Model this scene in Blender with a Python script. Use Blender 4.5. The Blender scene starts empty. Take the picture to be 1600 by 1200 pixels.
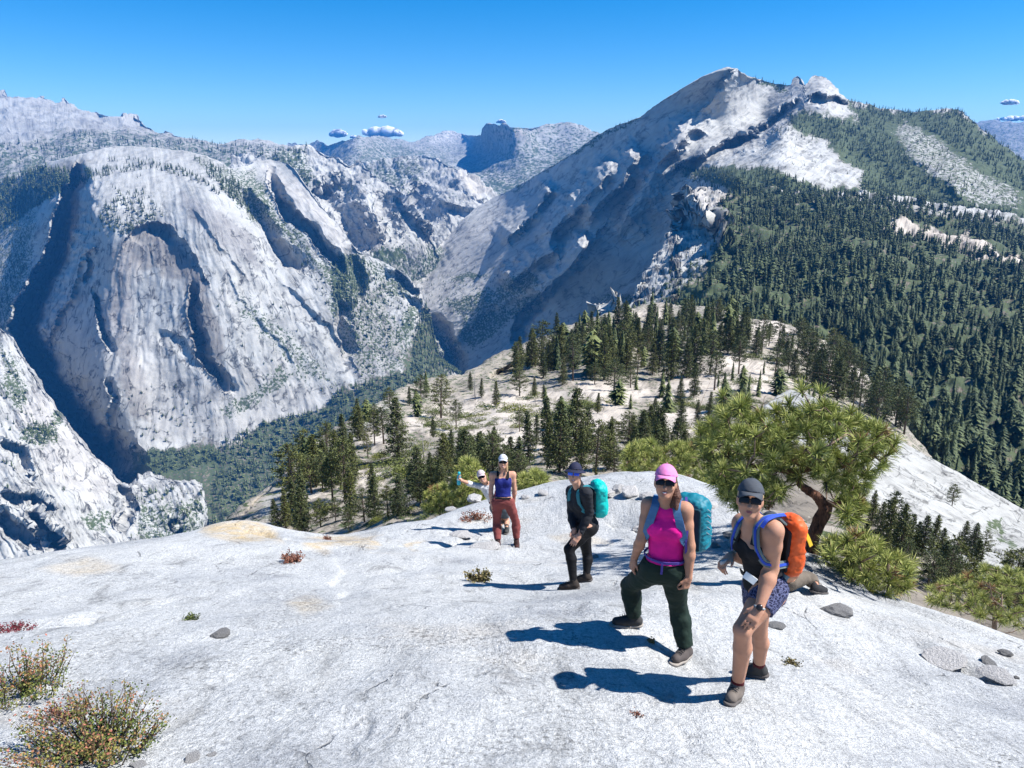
import bpy, math, random
import numpy as np
from mathutils import Vector, Matrix

# ------------------------------------------------------------------ camera, sky, sun, exposure
F, CX, CY = 1150.0, 800.0, 600.0
PITCH = math.radians(16.7)
CP, SP = math.cos(PITCH), math.sin(PITCH)
scene = bpy.context.scene
COL = scene.collection
cam_data = bpy.data.cameras.new('camera')
cam_data.sensor_width = 36.0
cam_data.lens = 36.0 * F / 1600.0
cam_data.clip_start = 0.05
cam_data.clip_end = 90000.0
cam = bpy.data.objects.new('camera', cam_data)
cam.rotation_euler = (math.pi / 2 - PITCH, 0, 0)
COL.objects.link(cam)
scene.camera = cam

SUN_EL = math.radians(52)
SUN_AZ = math.atan2(-0.04, 1.0)          # direction towards the sun in the xy plane, from +x
SUN = np.array([math.cos(SUN_EL) * math.cos(SUN_AZ), math.cos(SUN_EL) * math.sin(SUN_AZ), math.sin(SUN_EL)])
world = bpy.data.worlds.new('World')
scene.world = world
world.use_nodes = True
wn = world.node_tree
bg = wn.nodes['Background']
sky = wn.nodes.new('ShaderNodeTexSky')
sky.sky_type = 'NISHITA'
sky.sun_disc = False
sky.sun_elevation = SUN_EL
sky.sun_rotation = math.pi / 2 - SUN_AZ
sky.altitude = 2600
sky.air_density = 1.0
sky.dust_density = 0.3
sky.ozone_density = 2.5
hsv = wn.nodes.new('ShaderNodeHueSaturation')
hsv.inputs['Saturation'].default_value = 1.5
wn.links.new(sky.outputs[0], hsv.inputs['Color'])
wn.links.new(hsv.outputs[0], bg.inputs[0])
bg.inputs[1].default_value = 0.090
sun_data = bpy.data.lights.new('sun', 'SUN')
sun_data.energy = 5.0
sun_data.angle = math.radians(0.5)
sun_data.color = (1.0, 0.965, 0.92)
sun = bpy.data.objects.new('sun', sun_data)
sun.rotation_euler = Vector(SUN).to_track_quat('Z', 'Y').to_euler()
sun.location = (30, 0, 40)
COL.objects.link(sun)
vs = scene.view_settings
vs.view_transform = 'Standard'
vs.look = 'None'
vs.gamma = 1.0
vs.exposure = 0.9
scene.render.engine = 'CYCLES'
cy = scene.cycles
cy.max_bounces = 5
cy.diffuse_bounces = 1
cy.glossy_bounces = 2
cy.transmission_bounces = 3
cy.volume_bounces = 0
cy.transparent_max_bounces = 8
cy.use_denoising = True
cy.use_adaptive_sampling = True
cy.adaptive_threshold = 0.015
cy.sample_clamp_indirect = 4.0

# ------------------------------------------------------------------ helpers
rng = np.random.default_rng(7)
random.seed(7)


def at(px, py, Y):
    """world point(s) seen at photo pixel (px, py) whose forward distance is Y"""
    px, py, Y = np.broadcast_arrays(np.asarray(px, float), np.asarray(py, float), np.asarray(Y, float))
    xc, yc = (px - CX) / F, -(py - CY) / F
    dy, dz = CP + yc * SP, -SP + yc * CP
    return np.stack([xc / dy * Y, Y, dz / dy * Y], -1)


def pix(P):
    P = np.asarray(P, float)
    d = P[..., 1] * CP - P[..., 2] * SP
    v = P[..., 1] * SP + P[..., 2] * CP
    return CX + F * P[..., 0] / d, CY - F * v / d


_perm = np.random.default_rng(3).permutation(256)
_perm = np.concatenate([_perm, _perm, _perm])
_g = np.random.default_rng(5).normal(size=(256, 3))
_g /= np.linalg.norm(_g, axis=1)[:, None]


def noise3(p):
    p = np.asarray(p, float)
    sh = p.shape[:-1]
    p = p.reshape(-1, 3)
    i = np.floor(p).astype(np.int64)
    f = p - i
    i &= 255
    u = f * f * f * (f * (f * 6 - 15) + 10)
    out = np.zeros(len(p))
    for dx in (0, 1):
        wx = u[:, 0] if dx else 1 - u[:, 0]
        for dy in (0, 1):
            wy = u[:, 1] if dy else 1 - u[:, 1]
            for dz in (0, 1):
                wz = u[:, 2] if dz else 1 - u[:, 2]
                h = _perm[_perm[_perm[i[:, 0] + dx] + i[:, 1] + dy] + i[:, 2] + dz]
                g = _g[h]
                out += wx * wy * wz * (g[:, 0] * (f[:, 0] - dx) + g[:, 1] * (f[:, 1] - dy) + g[:, 2] * (f[:, 2] - dz))
    return (out * 1.6).reshape(sh)


def fbm(p, octaves=5, gain=0.5):
    p = np.asarray(p, float)
    a, s, out = 1.0, 1.0, 0.0
    for k in range(octaves):
        out = out + a * noise3(p * s + 17.3 * k)
        a *= gain
        s *= 2.03
    return out


def ridged(p, octaves=4, gain=0.5):
    a, s, out = 1.0, 1.0, 0.0
    for k in range(octaves):
        out = out + a * (1 - 2 * np.abs(noise3(p * s + 31.7 * k)))
        a *= gain
        s *= 2.1
    return out


def sstep(a, b, x):
    t = np.clip((x - a) / (b - a), 0, 1)
    return t * t * (3 - 2 * t)


def tps(ctrl, vals, smooth=1e-6):
    """thin plate spline through 2D control points"""
    c = np.asarray(ctrl, float)
    v = np.asarray(vals, float)
    n = len(c)
    d2 = ((c[:, None] - c[None]) ** 2).sum(-1)
    K = 0.5 * d2 * np.log(d2 + 1e-12) + np.eye(n) * smooth
    A = np.zeros((n + 3, n + 3))
    A[:n, :n] = K
    A[:n, n] = 1
    A[:n, n + 1:] = c
    A[n, :n] = 1
    A[n + 1:, :n] = c.T
    w = np.linalg.solve(A, np.concatenate([v, np.zeros(3)]))

    def ev(x, y):
        x = np.asarray(x, float)
        y = np.asarray(y, float)
        out = w[n] + w[n + 1] * x + w[n + 2] * y
        for k in range(n):
            q = (x - c[k, 0]) ** 2 + (y - c[k, 1]) ** 2
            out = out + w[k] * 0.5 * q * np.log(q + 1e-12)
        return out
    return ev


def poly_dist(PX, PY, pts, closed=False):
    """distance to a polyline and the signed side (+ = right of travel direction in the picture)"""
    pts = [np.array(p, float) for p in pts]
    if closed:
        pts = pts + [pts[0]]
    best = np.full(PX.shape, 1e9)
    side = np.zeros(PX.shape)
    par = np.zeros(PX.shape)
    n = len(pts) - 1
    for k in range(n):
        a, b = pts[k], pts[k + 1]
        d = b - a
        L2 = d @ d + 1e-9
        t = np.clip(((PX - a[0]) * d[0] + (PY - a[1]) * d[1]) / L2, 0, 1)
        ex, ey = PX - (a[0] + t * d[0]), PY - (a[1] + t * d[1])
        q = np.hypot(ex, ey)
        m = q < best
        best = np.where(m, q, best)
        side = np.where(m, np.sign(d[0] * ey - d[1] * ex), side)
        par = np.where(m, (k + t) / n, par)
    return best, side, par


def inside(PX, PY, pts):
    r = np.zeros(PX.shape, bool)
    n = len(pts)
    for k in range(n):
        x0, y0 = pts[k]
        x1, y1 = pts[(k + 1) % n]
        if y0 == y1:
            continue
        c = (y0 > PY) != (y1 > PY)
        r ^= c & (PX < (x1 - x0) * (PY - y0) / (y1 - y0) + x0)
    return r


def soft_poly(PX, PY, pts, feather=6.0):
    d, _, _ = poly_dist(PX, PY, pts, True)
    s = np.where(inside(PX, PY, pts), d, -d)
    return sstep(-feather, feather, s)


def interp(x, pts):
    p = np.array(pts, float)
    return np.interp(x, p[:, 0], p[:, 1])


def link(name, me, mat=None, parent=None):
    o = bpy.data.objects.new(name, me)
    COL.objects.link(o)
    if mat is not None and not me.materials:
        me.materials.append(mat)
    if parent is not None:
        o.parent = parent
    return o


def mesh_np(name, V, faces, mat=None, smooth=True, cols=None, mat_idx=None):
    """faces: (n,3) or (n,4) array, or a list of such arrays"""
    me = bpy.data.meshes.new(name)
    V = np.asarray(V, np.float32).reshape(-1, 3)
    fl = faces if isinstance(faces, list) else [faces]
    fl = [np.asarray(f, np.int32) for f in fl if len(f)]
    me.vertices.add(len(V))
    me.vertices.foreach_set('co', V.ravel())
    nl = sum(f.size for f in fl)
    nf = sum(len(f) for f in fl)
    me.loops.add(nl)
    me.loops.foreach_set('vertex_index', np.concatenate([f.ravel() for f in fl]))
    me.polygons.add(nf)
    sizes = np.concatenate([np.full(len(f), f.shape[1], np.int32) for f in fl])
    st = np.concatenate([[0], np.cumsum(sizes)[:-1]]).astype(np.int32)
    me.polygons.foreach_set('loop_start', st)
    me.polygons.foreach_set('use_smooth', np.full(nf, smooth))
    if mat_idx is not None:
        me.polygons.foreach_set('material_index', np.asarray(mat_idx, np.int32))
    me.update(calc_edges=True)
    me.validate()
    if cols is not None:
        for nm, c in cols.items():
            c = np.asarray(c, np.float32)
            if c.ndim == 1:
                at_ = me.attributes.new(nm, 'FLOAT', 'POINT')
                at_.data.foreach_set('value', c)
            else:
                at_ = me.attributes.new(nm, 'FLOAT_COLOR', 'POINT')
                c4 = np.ones((len(c), 4), np.float32)
                c4[:, :3] = c
                at_.data.foreach_set('color', c4.ravel())
    for m in (mat if isinstance(mat, (list, tuple)) else [mat]):
        if m is not None:
            me.materials.append(m)
    return me


def grid_faces(nv, nu):
    i = np.arange(nv * nu).reshape(nv, nu)
    return np.stack([i[:-1, :-1], i[1:, :-1], i[1:, 1:], i[:-1, 1:]], -1).reshape(-1, 4)


def tag(o, label=None, cat=None, group=None, kind=None):
    if label:
        o['label'] = label
    if cat:
        o['category'] = cat
    if group:
        o['group'] = group
    if kind:
        o['kind'] = kind
    return o


def empty(name, loc):
    o = bpy.data.objects.new(name, None)
    o.empty_display_size = 0.2
    COL.objects.link(o)
    o.location = loc
    return o


# ------------------------------------------------------------------ materials
class NT:
    """small wrapper that keeps node code short"""

    def __init__(self, name):
        self.m = bpy.data.materials.new(name)
        self.m.use_nodes = True
        self.t = self.m.node_tree
        self.b = self.t.nodes['Principled BSDF']
        self.b.inputs['Specular IOR Level'].default_value = 0.25

    def n(self, typ, ins=None, **kw):
        nd = self.t.nodes.new('ShaderNode' + typ)
        for k, v in kw.items():
            setattr(nd, k, v)
        for k, v in (ins or {}).items():
            self.set(nd.inputs[k], v)
        return nd

    def set(self, sock, v):
        if isinstance(v, bpy.types.NodeSocket):
            self.t.links.new(v, sock)
        elif isinstance(v, bpy.types.Node):
            self.t.links.new(v.outputs[0], sock)
        else:
            sock.default_value = v

    def noise(self, scale, detail=4, rough=0.55, vec=None, dist=0.0):
        nd = self.n('TexNoise', {'Scale': scale, 'Detail': detail, 'Roughness': rough, 'Distortion': dist})
        if vec is not None:
            self.set(nd.inputs['Vector'], vec)
        return nd.outputs['Fac']

    def obj(self, scale=(1, 1, 1), rot=(0, 0, 0)):
        tc = self.n('TexCoord')
        mp = self.n('Mapping', {'Vector': tc.outputs['Object'], 'Scale': scale, 'Rotation': rot})
        return mp.outputs[0]

    def ramp(self, fac, stops):
        r = self.n('ValToRGB', {'Fac': fac})
        e = r.color_ramp.elements
        while len(e) < len(stops):
            e.new(0.5)
        for k, (p, c) in enumerate(stops):
            e[k].position = p
            e[k].color = (c, c, c, 1) if isinstance(c, (int, float)) else tuple(c) + (1,)
        return r.outputs[0]

    def mix(self, fac, a, b, mode='MIX'):
        nd = self.n('Mix', data_type='RGBA', blend_type=mode)
        self.set(nd.inputs[0], fac)
        self.set(nd.inputs[6], a if not isinstance(a, tuple) else tuple(a) + (1,) * (4 - len(a)))
        self.set(nd.inputs[7], b if not isinstance(b, tuple) else tuple(b) + (1,) * (4 - len(b)))
        return nd.outputs[2]

    def math(self, op, a, b=0.0):
        nd = self.n('Math', operation=op)
        self.set(nd.inputs[0], a)
        self.set(nd.inputs[1], b)
        return nd.outputs[0]

    def attr(self, name, what='Color'):
        return self.n('Attribute', attribute_name=name).outputs[what]

    def bump(self, h, strength=0.5, dist=0.1):
        return self.n('Bump', {'Height': h, 'Strength': strength, 'Distance': dist}).outputs[0]

    def out(self, col=None, rough=0.8, normal=None, **kw):
        if col is not None:
            self.set(self.b.inputs['Base Color'], tuple(col) + (1,) if isinstance(col, tuple) and len(col) == 3 else col)
        self.set(self.b.inputs['Roughness'], rough)
        if normal is not None:
            self.set(self.b.inputs['Normal'], normal)
        for k, v in kw.items():
            self.set(self.b.inputs[k.replace('_', ' ')], v)
        return self.m


def mat_far_rock(name, s):
    """granite seen from far: vertex tint times streaks, cracks and patches; s = feature length in metres"""
    t = NT(name)
    P = t.obj()
    Pv = t.obj((1, 1, 0.22))
    tint = t.attr('tint')
    flow = t.attr('flow', 'Vector')
    fl1 = t.n('Mapping', {'Vector': flow, 'Scale': (0.30, 0.022, 1.0)}).outputs[0]
    fl2 = t.n('Mapping', {'Vector': flow, 'Scale': (0.085, 0.010, 1.0), 'Location': (7.0, 3.0, 0.0)}).outputs[0]
    streak = t.math('ADD', t.math('MULTIPLY', t.noise(1.0, 5, 0.62, fl1, 0.25), 0.6), t.math('MULTIPLY', t.noise(1.0, 5, 0.6, fl2, 0.3), 0.4))
    patch = t.noise(1.0 / (2.2 * s), 6, 0.6, P)
    fine = t.noise(1.0 / (0.08 * s), 5, 0.7, P)
    stk = t.attr('stk', 'Fac')
    k = t.ramp(streak, [(0.30, 0.55), (0.46, 0.97), (0.75, 1.10)])
    c = t.mix(stk, tint, k, 'MULTIPLY')
    k2 = t.ramp(patch, [(0.32, (0.66, 0.65, 0.64)), (0.47, (0.95, 0.93, 0.90)), (0.62, (1.06, 1.05, 1.03))])
    c = t.mix(1.0, c, k2, 'MULTIPLY')
    k3 = t.ramp(fine, [(0.32, 0.30), (0.43, 0.92), (0.6, 1.05), (0.8, 1.15)])
    c = t.mix(0.55, c, k3, 'MULTIPLY')
    # joints and sheeting cracks
    for sc, vec in ((1.0, t.n('Mapping', {'Vector': flow, 'Scale': (0.075 * s, 0.009 * s, 1.0)}).outputs[0]), (1.0, t.n('Mapping', {'Vector': flow, 'Scale': (0.030 * s, 0.022 * s, 1.0), 'Rotation': (0, 0, 0.5)}).outputs[0])):
        cn = t.noise(1.0 / (sc * s), 4, 0.55, vec)
        ck = t.ramp(t.math('ABSOLUTE', t.math('SUBTRACT', cn, 0.5)), [(0.0, 0.22), (0.008, 0.45), (0.024, 1.0)])
        gate = t.ramp(t.noise(1.0 / (1.3 * s), 3, 0.6, t.obj((1, 1, 1), (0.3 + sc, 0, 0))), [(0.42, 0.0), (0.56, 1.0)])
        c = t.mix(t.math('MULTIPLY', gate, stk), c, t.mix(1.0, c, ck, 'MULTIPLY'))
    # plants rooted on ledges
    veg = t.attr('veg', 'Fac')
    vn = t.noise(1.0 / (0.30 * s), 5, 0.66, P)
    vm = t.math('ADD', t.math('MULTIPLY', vn, 1.0), t.math('SUBTRACT', t.math('MULTIPLY', veg, 0.9), 0.77))
    vm = t.ramp(vm, [(0.0, 0.0), (0.05, 1.0)])
    vcol = t.mix(t.noise(1.0 / (0.5 * s), 3, 0.6, P), (0.022, 0.040, 0.020), (0.105, 0.130, 0.060))
    c = t.mix(vm, c, vcol)
    h = t.math('ADD', t.math('MULTIPLY', fine, 0.25), t.math('MULTIPLY', streak, 1.3))
    return t.out(c, 0.9, t.bump(h, 0.32, 0.13 * s))
# ------------------------------------------------------------------ far terrain
GRAN = np.array([0.415, 0.420, 0.408])
STAIN = np.array([0.20, 0.182, 0.165])
BRUSH = np.array([0.07, 0.095, 0.04])
DUFF = np.array([0.14, 0.115, 0.085])
SAND = np.array([0.50, 0.455, 0.40])


class Patch:
    """a mountain flank: rows run from its skyline down to its foot, every point has its own distance"""

    def __init__(s, name, top, bot, ctrl, nu, nv, relief, feats=(), tints=(), vegs=(), base=GRAN, veg0=0.0, scale=60.0, back=0.35, jag=0.0, flow=None, famp=0.0, stk=None):
        px0, px1 = top[0][0], top[-1][0]
        s.U = np.linspace(px0, px1, nu)
        s.top, s.bot = interp(s.U, top), interp(s.U, bot)
        s.top = s.top + jag * fbm(np.stack([s.U / 14.0, s.U * 0 + len(name), s.U * 0], -1), 5, 0.6)
        v = np.linspace(0, 1, nv)[:, None]
        PX = np.broadcast_to(s.U[None], (nv, nu)).copy()
        PY = s.top[None] + v * (s.bot - s.top)[None]
        ctrl = np.array(ctrl, float)
        ev = tps(ctrl[:, :2] / 100.0, np.log(ctrl[:, 2]), 1e-4)
        jit = 5.0
        q = np.stack([PX / 45.0, PY / 45.0, PX * 0 + 3.1], -1)
        WX, WY = PX + jit * fbm(q, 4), PY + jit * fbm(q + 9.7, 4)
        q2 = np.stack([PX / 16.0, PY / 16.0, PX * 0 + 7.7], -1)
        MX, MY = WX + 7.0 * fbm(q2, 4, 0.6), WY + 7.0 * fbm(q2 + 5.1, 4, 0.6)
        D = np.exp(ev(PX / 100.0, PY / 100.0))
        FX, FY = WX + 3.5 * fbm(q2 * 1.3 + 2.2, 3, 0.5), WY + 3.5 * fbm(q2 * 1.3 + 6.6, 3, 0.5)
        RW = np.clip(1 + 0.25 * fbm(q2 * 0.5 + 11.0, 2), 0.6, 1.5)
        for f in feats:
            pts, amt, wl, wr = f[:4]
            d, sd, par = poly_dist(FX, FY, pts)
            w = np.where(sd > 0, wr, wl) * RW
            fade = np.minimum(1, np.minimum(par, 1 - par) * 6 + (f[4] if len(f) > 4 else 0.0))
            D = D + amt * fade * (1 - sstep(0, 1, d / w))
        W = at(PX, PY, D)
        nb = 10
        hd = W[0, :, :2] / np.linalg.norm(W[0, :, :2], axis=1)[:, None]
        sk = []
        for k in range(nb, 0, -1):
            st = (k / nb) ** 1.6 * back * D[0]
            r = W[0].copy()
            r[:, :2] += hd * st[:, None]
            r[:, 2] -= 0.05 * st + 0.75 * st * (k / nb)
            sk.append(r)
        A = np.concatenate([np.array(sk), W], 0)
        gv, gu = np.gradient(A, axis=0), np.gradient(A, axis=1)
        N = np.cross(gv, gu)
        N /= np.linalg.norm(N, axis=-1)[..., None] + 1e-9
        N[N[..., 1] > 0.95] *= 1
        disp = relief(A, np.concatenate([np.broadcast_to(PX[:1], (nb, nu)), PX]), np.concatenate([np.broadcast_to(PY[:1], (nb, nu)), PY]))
        fa, fb = flow(WX, WY) if flow else (WX, WY)
        fa, fb = [np.concatenate([np.repeat(q_[:1], nb, 0), q_], 0) for q_ in (fa, fb)]
        FL = np.stack([fa, fb, fa * 0], -1)
        ST = np.ones(PX.shape) if stk is None else (stk(WX, WY) if callable(stk) else np.full(PX.shape, float(stk)))
        ST = np.concatenate([np.repeat(ST[:1], nb, 0), ST], 0)
        if famp:
            disp = disp - famp * (0.25 + 0.75 * ST) * ridged(FL * np.array([1 / 16.0, 1 / 150.0, 1]), 4, 0.55)
        A = A + N * disp[..., None]
        s.A, s.nb, s.nv, s.nu = A, nb, nv, nu
        col = np.broadcast_to(base, PX.shape + (3,)).copy()
        for pts, c, a, fe in tints:
            m = soft_poly(MX, MY, pts, fe)[..., None] * a
            col = col * (1 - m) + np.asarray(c) * m
        veg = np.full(PX.shape, veg0)
        for pts, a, fe in vegs:
            m = soft_poly(MX, MY, pts, fe * 1.3)
            veg = veg * (1 - m) + a * m
        col = np.concatenate([np.repeat(col[:1], nb, 0), col], 0)
        veg = np.concatenate([np.repeat(veg[:1], nb, 0), veg], 0)
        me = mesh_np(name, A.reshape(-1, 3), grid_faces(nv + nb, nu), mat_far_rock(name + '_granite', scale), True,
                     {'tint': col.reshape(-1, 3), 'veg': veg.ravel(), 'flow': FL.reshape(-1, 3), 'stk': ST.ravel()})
        s.o = tag(link(name, me), kind='structure')

    def at(s, px, py):
        """surface points under photo pixels"""
        u = np.clip((px - s.U[0]) / (s.U[-1] - s.U[0]) * (s.nu - 1), 0, s.nu - 1.001)
        t, b = np.interp(px, s.U, s.top), np.interp(px, s.U, s.bot)
        v = np.clip((py - t) / (b - t), 0, 0.9999) * (s.nv - 1) + s.nb
        i, j = v.astype(int), u.astype(int)
        fv, fu = (v - i)[:, None], (u - j)[:, None]
        A = s.A
        j1, i1 = np.minimum(j + 1, s.nu - 1), np.minimum(i + 1, s.A.shape[0] - 1)
        return (A[i, j] * (1 - fv) + A[i1, j] * fv) * (1 - fu) + (A[i, j1] * (1 - fv) + A[i1, j1] * fv) * fu


def relief_fn(a1, l1, a2, l2, a3, l3, zs=0.35):
    def fn(A, PX, PY):
        z = np.array([1, 1, zs])
        return a1 * fbm(A / l1, 4) + -a2 * ridged(A * z / l2, 5, 0.55) + a3 * fbm(A * np.array([1, 1, 0.6]) / l3, 4, 0.6)
    return fn


# --- farthest ranges
far_left = Patch('far_mountain_range',
    [(-80, 150), (0, 140), (8, 139), (12, 147), (60, 150), (66, 145), (72, 152), (90, 156), (98, 149), (108, 156), (116, 166), (142, 172), (150, 170), (170, 178), (191, 179), (193, 172), (198, 178), (212, 173), (219, 183), (245, 198), (262, 197), (285, 208), (320, 213), (360, 214), (398, 209), (404, 209), (420, 216), (445, 224), (480, 232), (520, 240)],
    [(-80, 290), (520, 300)],
    [(-80, 150, 8200), (0, 140, 8200), (200, 175, 7600), (400, 210, 7600), (520, 240, 8000), (-80, 290, 5200), (200, 270, 5200), (520, 300, 5600), (100, 210, 6600), (300, 240, 6300)],
    330, 80, relief_fn(45, 900, 24, 420, 12, 130, 0.6), veg0=0.14, base=GRAN * 0.84, stk=0.5,
    tints=[([(0, 225), (70, 205), (200, 185), (330, 210), (420, 225), (520, 240), (520, 300), (-80, 300), (-80, 230)], DUFF, 0.25, 15)],
    vegs=[([(-80, 232), (30, 226), (80, 200), (130, 205), (200, 190), (300, 215), (400, 222), (520, 240), (520, 300), (-80, 300)], 0.31, 10)], scale=110, jag=0.7, back=0.12)
far_center = Patch('far_mountain_crest',
    [(380, 232), (440, 228), (450, 220), (480, 224), (495, 219), (510, 224), (540, 216), (560, 210), (570, 214), (600, 211), (620, 214), (645, 219), (660, 213), (678, 209), (693, 203), (708, 206), (722, 207), (738, 211), (752, 211), (757, 198), (762, 191), (772, 194), (790, 194), (800, 197), (830, 196), (870, 191), (890, 192), (905, 193), (925, 202), (960, 215), (1000, 230)],
    [(380, 330), (700, 360), (1000, 350)],
    [(380, 235, 12500), (480, 224, 12500), (560, 212, 10000), (600, 212, 11500), (693, 203, 14500), (730, 210, 13800), (765, 192, 9800), (880, 191, 9500), (960, 215, 9000), (1000, 230, 8500), (380, 330, 6800), (600, 300, 7600), (700, 270, 8600), (700, 360, 6500), (780, 300, 7600), (880, 260, 8000), (1000, 350, 6000), (850, 220, 9000)],
    400, 110, relief_fn(40, 1100, 22, 500, 10, 150, 0.6), veg0=0.28, base=GRAN * 0.78, stk=0.4,
    vegs=[([(752, 250), (830, 225), (900, 215), (950, 225), (1000, 350), (700, 360), (700, 290)], 0.33, 14), ([(750, 284), (780, 282), (815, 288), (805, 296), (775, 298)], 0.42, 5), ([(520, 240), (600, 225), (700, 240), (700, 262), (560, 260)], 0.34, 8)],
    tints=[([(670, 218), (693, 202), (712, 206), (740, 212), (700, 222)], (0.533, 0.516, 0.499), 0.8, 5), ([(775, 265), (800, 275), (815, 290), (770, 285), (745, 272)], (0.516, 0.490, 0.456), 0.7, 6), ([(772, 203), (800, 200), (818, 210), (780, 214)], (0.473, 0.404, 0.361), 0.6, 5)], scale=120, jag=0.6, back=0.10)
far_right = Patch('far_ridge',
    [(1480, 215), (1530, 190), (1545, 187), (1570, 188), (1600, 191), (1640, 186), (1720, 200)], [(1480, 300), (1720, 320)],
    [(1480, 215, 12500), (1600, 190, 12500), (1720, 200, 12500), (1480, 300, 8500), (1720, 320, 8500)],
    130, 50, relief_fn(45, 1100, 22, 500, 10, 150, 0.6), veg0=0.3, base=GRAN * 0.7, stk=0.3, scale=120, jag=0.6, back=0.10)

# --- domes inside the canyon
canyon_domes_far = Patch('canyon_dome_ridge',
    [(540, 258), (580, 254), (620, 243), (650, 237), (668, 240), (690, 247), (710, 256), (728, 264), (742, 274), (760, 287), (776, 299), (800, 308), (830, 330)],
    [(540, 420), (700, 440), (830, 440)],
    [(540, 258, 6600), (650, 238, 6500), (720, 260, 6000), (776, 299, 5600), (830, 330, 5300), (540, 420, 5200), (640, 330, 5300), (660, 400, 4900), (700, 440, 4700), (830, 440, 4600), (740, 330, 5200), (600, 300, 6000), (700, 300, 5500)],
    240, 140, relief_fn(36, 700, 20, 230, 9, 70, 0.4), veg0=0.2, scale=75, flow=lambda x, y: (x * 0.82 - y * 0.57, x * 0.57 + y * 0.82), famp=5.0, stk=0.6,
    feats=[([(633, 292), (648, 315), (662, 330), (668, 352)], 260, 40, 8), ([(672, 330), (700, 326), (738, 335), (745, 352), (712, 366)], 130, 10, 22), ([(700, 262), (740, 300), (770, 310)], -90, 25, 16)],
    tints=[([(700, 255), (742, 276), (776, 300), (740, 300), (718, 280)], (0.516, 0.482, 0.430), 0.7, 6)],
    vegs=[([(700, 262), (742, 276), (776, 300), (745, 312), (712, 292)], 0.10, 6), ([(545, 258), (650, 242), (670, 262), (600, 300), (560, 310)], 0.34, 12)])
canyon_domes_near = Patch('canyon_dome',
    [(360, 238), (400, 236), (440, 233), (470, 226), (482, 225), (500, 233), (530, 244), (545, 252), (562, 248), (575, 262), (590, 274), (612, 287), (640, 304), (655, 322), (668, 352), (684, 378), (694, 402), (700, 440), (703, 500)],
    [(360, 420), (560, 470), (660, 560), (703, 600)],
    [(360, 238, 5200), (440, 233, 5100), (480, 225, 5200), (560, 250, 5000), (640, 304, 4600), (684, 378, 4450), (703, 500, 4500), (360, 420, 4000), (480, 400, 4000), (560, 470, 3900), (600, 380, 4100), (640, 380, 4250), (700, 600, 4200), (640, 520, 4200), (520, 300, 4600), (600, 320, 4400), (640, 430, 4250), (675, 420, 4400)],
    300, 200, relief_fn(22, 500, 16, 150, 7, 50, 0.3), veg0=0.16, scale=60, flow=lambda x, y: (x * 0.82 - y * 0.57, x * 0.57 + y * 0.82), famp=5.0, stk=0.6,
    feats=[([(494, 288), (505, 305), (530, 340), (548, 372), (556, 390)], 240, 60, 9), ([(588, 296), (596, 330), (610, 355), (600, 375)], 130, 26, 8), ([(548, 300), (580, 340), (604, 376)], -90, 22, 14), ([(612, 288), (650, 330), (682, 374)], -120, 26, 10)],
    tints=[([(545, 300), (575, 340), (606, 385), (585, 388), (552, 350)], (0.447, 0.430, 0.404), 0.6, 6)],
    vegs=[([(585, 385), (635, 385), (640, 410), (600, 425), (580, 405)], 0.45, 6), ([(440, 233), (482, 226), (480, 262), (505, 282), (470, 300), (400, 240)], 0.37, 8), ([(548, 300), (606, 386), (585, 388), (548, 345)], 0.16, 6), ([(600, 420), (650, 405), (690, 380), (760, 390), (760, 520), (620, 470)], 0.34, 8), ([(600, 350), (650, 340), (684, 375), (640, 385)], 0.22, 8)])

# --- the big dome on the left with its arch, down to the canyon floor


def dome_flow(x, y):
    th = np.arctan2(x - 215.0, y - 60.0)
    rr = np.hypot(x - 215.0, y - 60.0)
    return th * 330.0 + 0.06 * rr, rr


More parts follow.
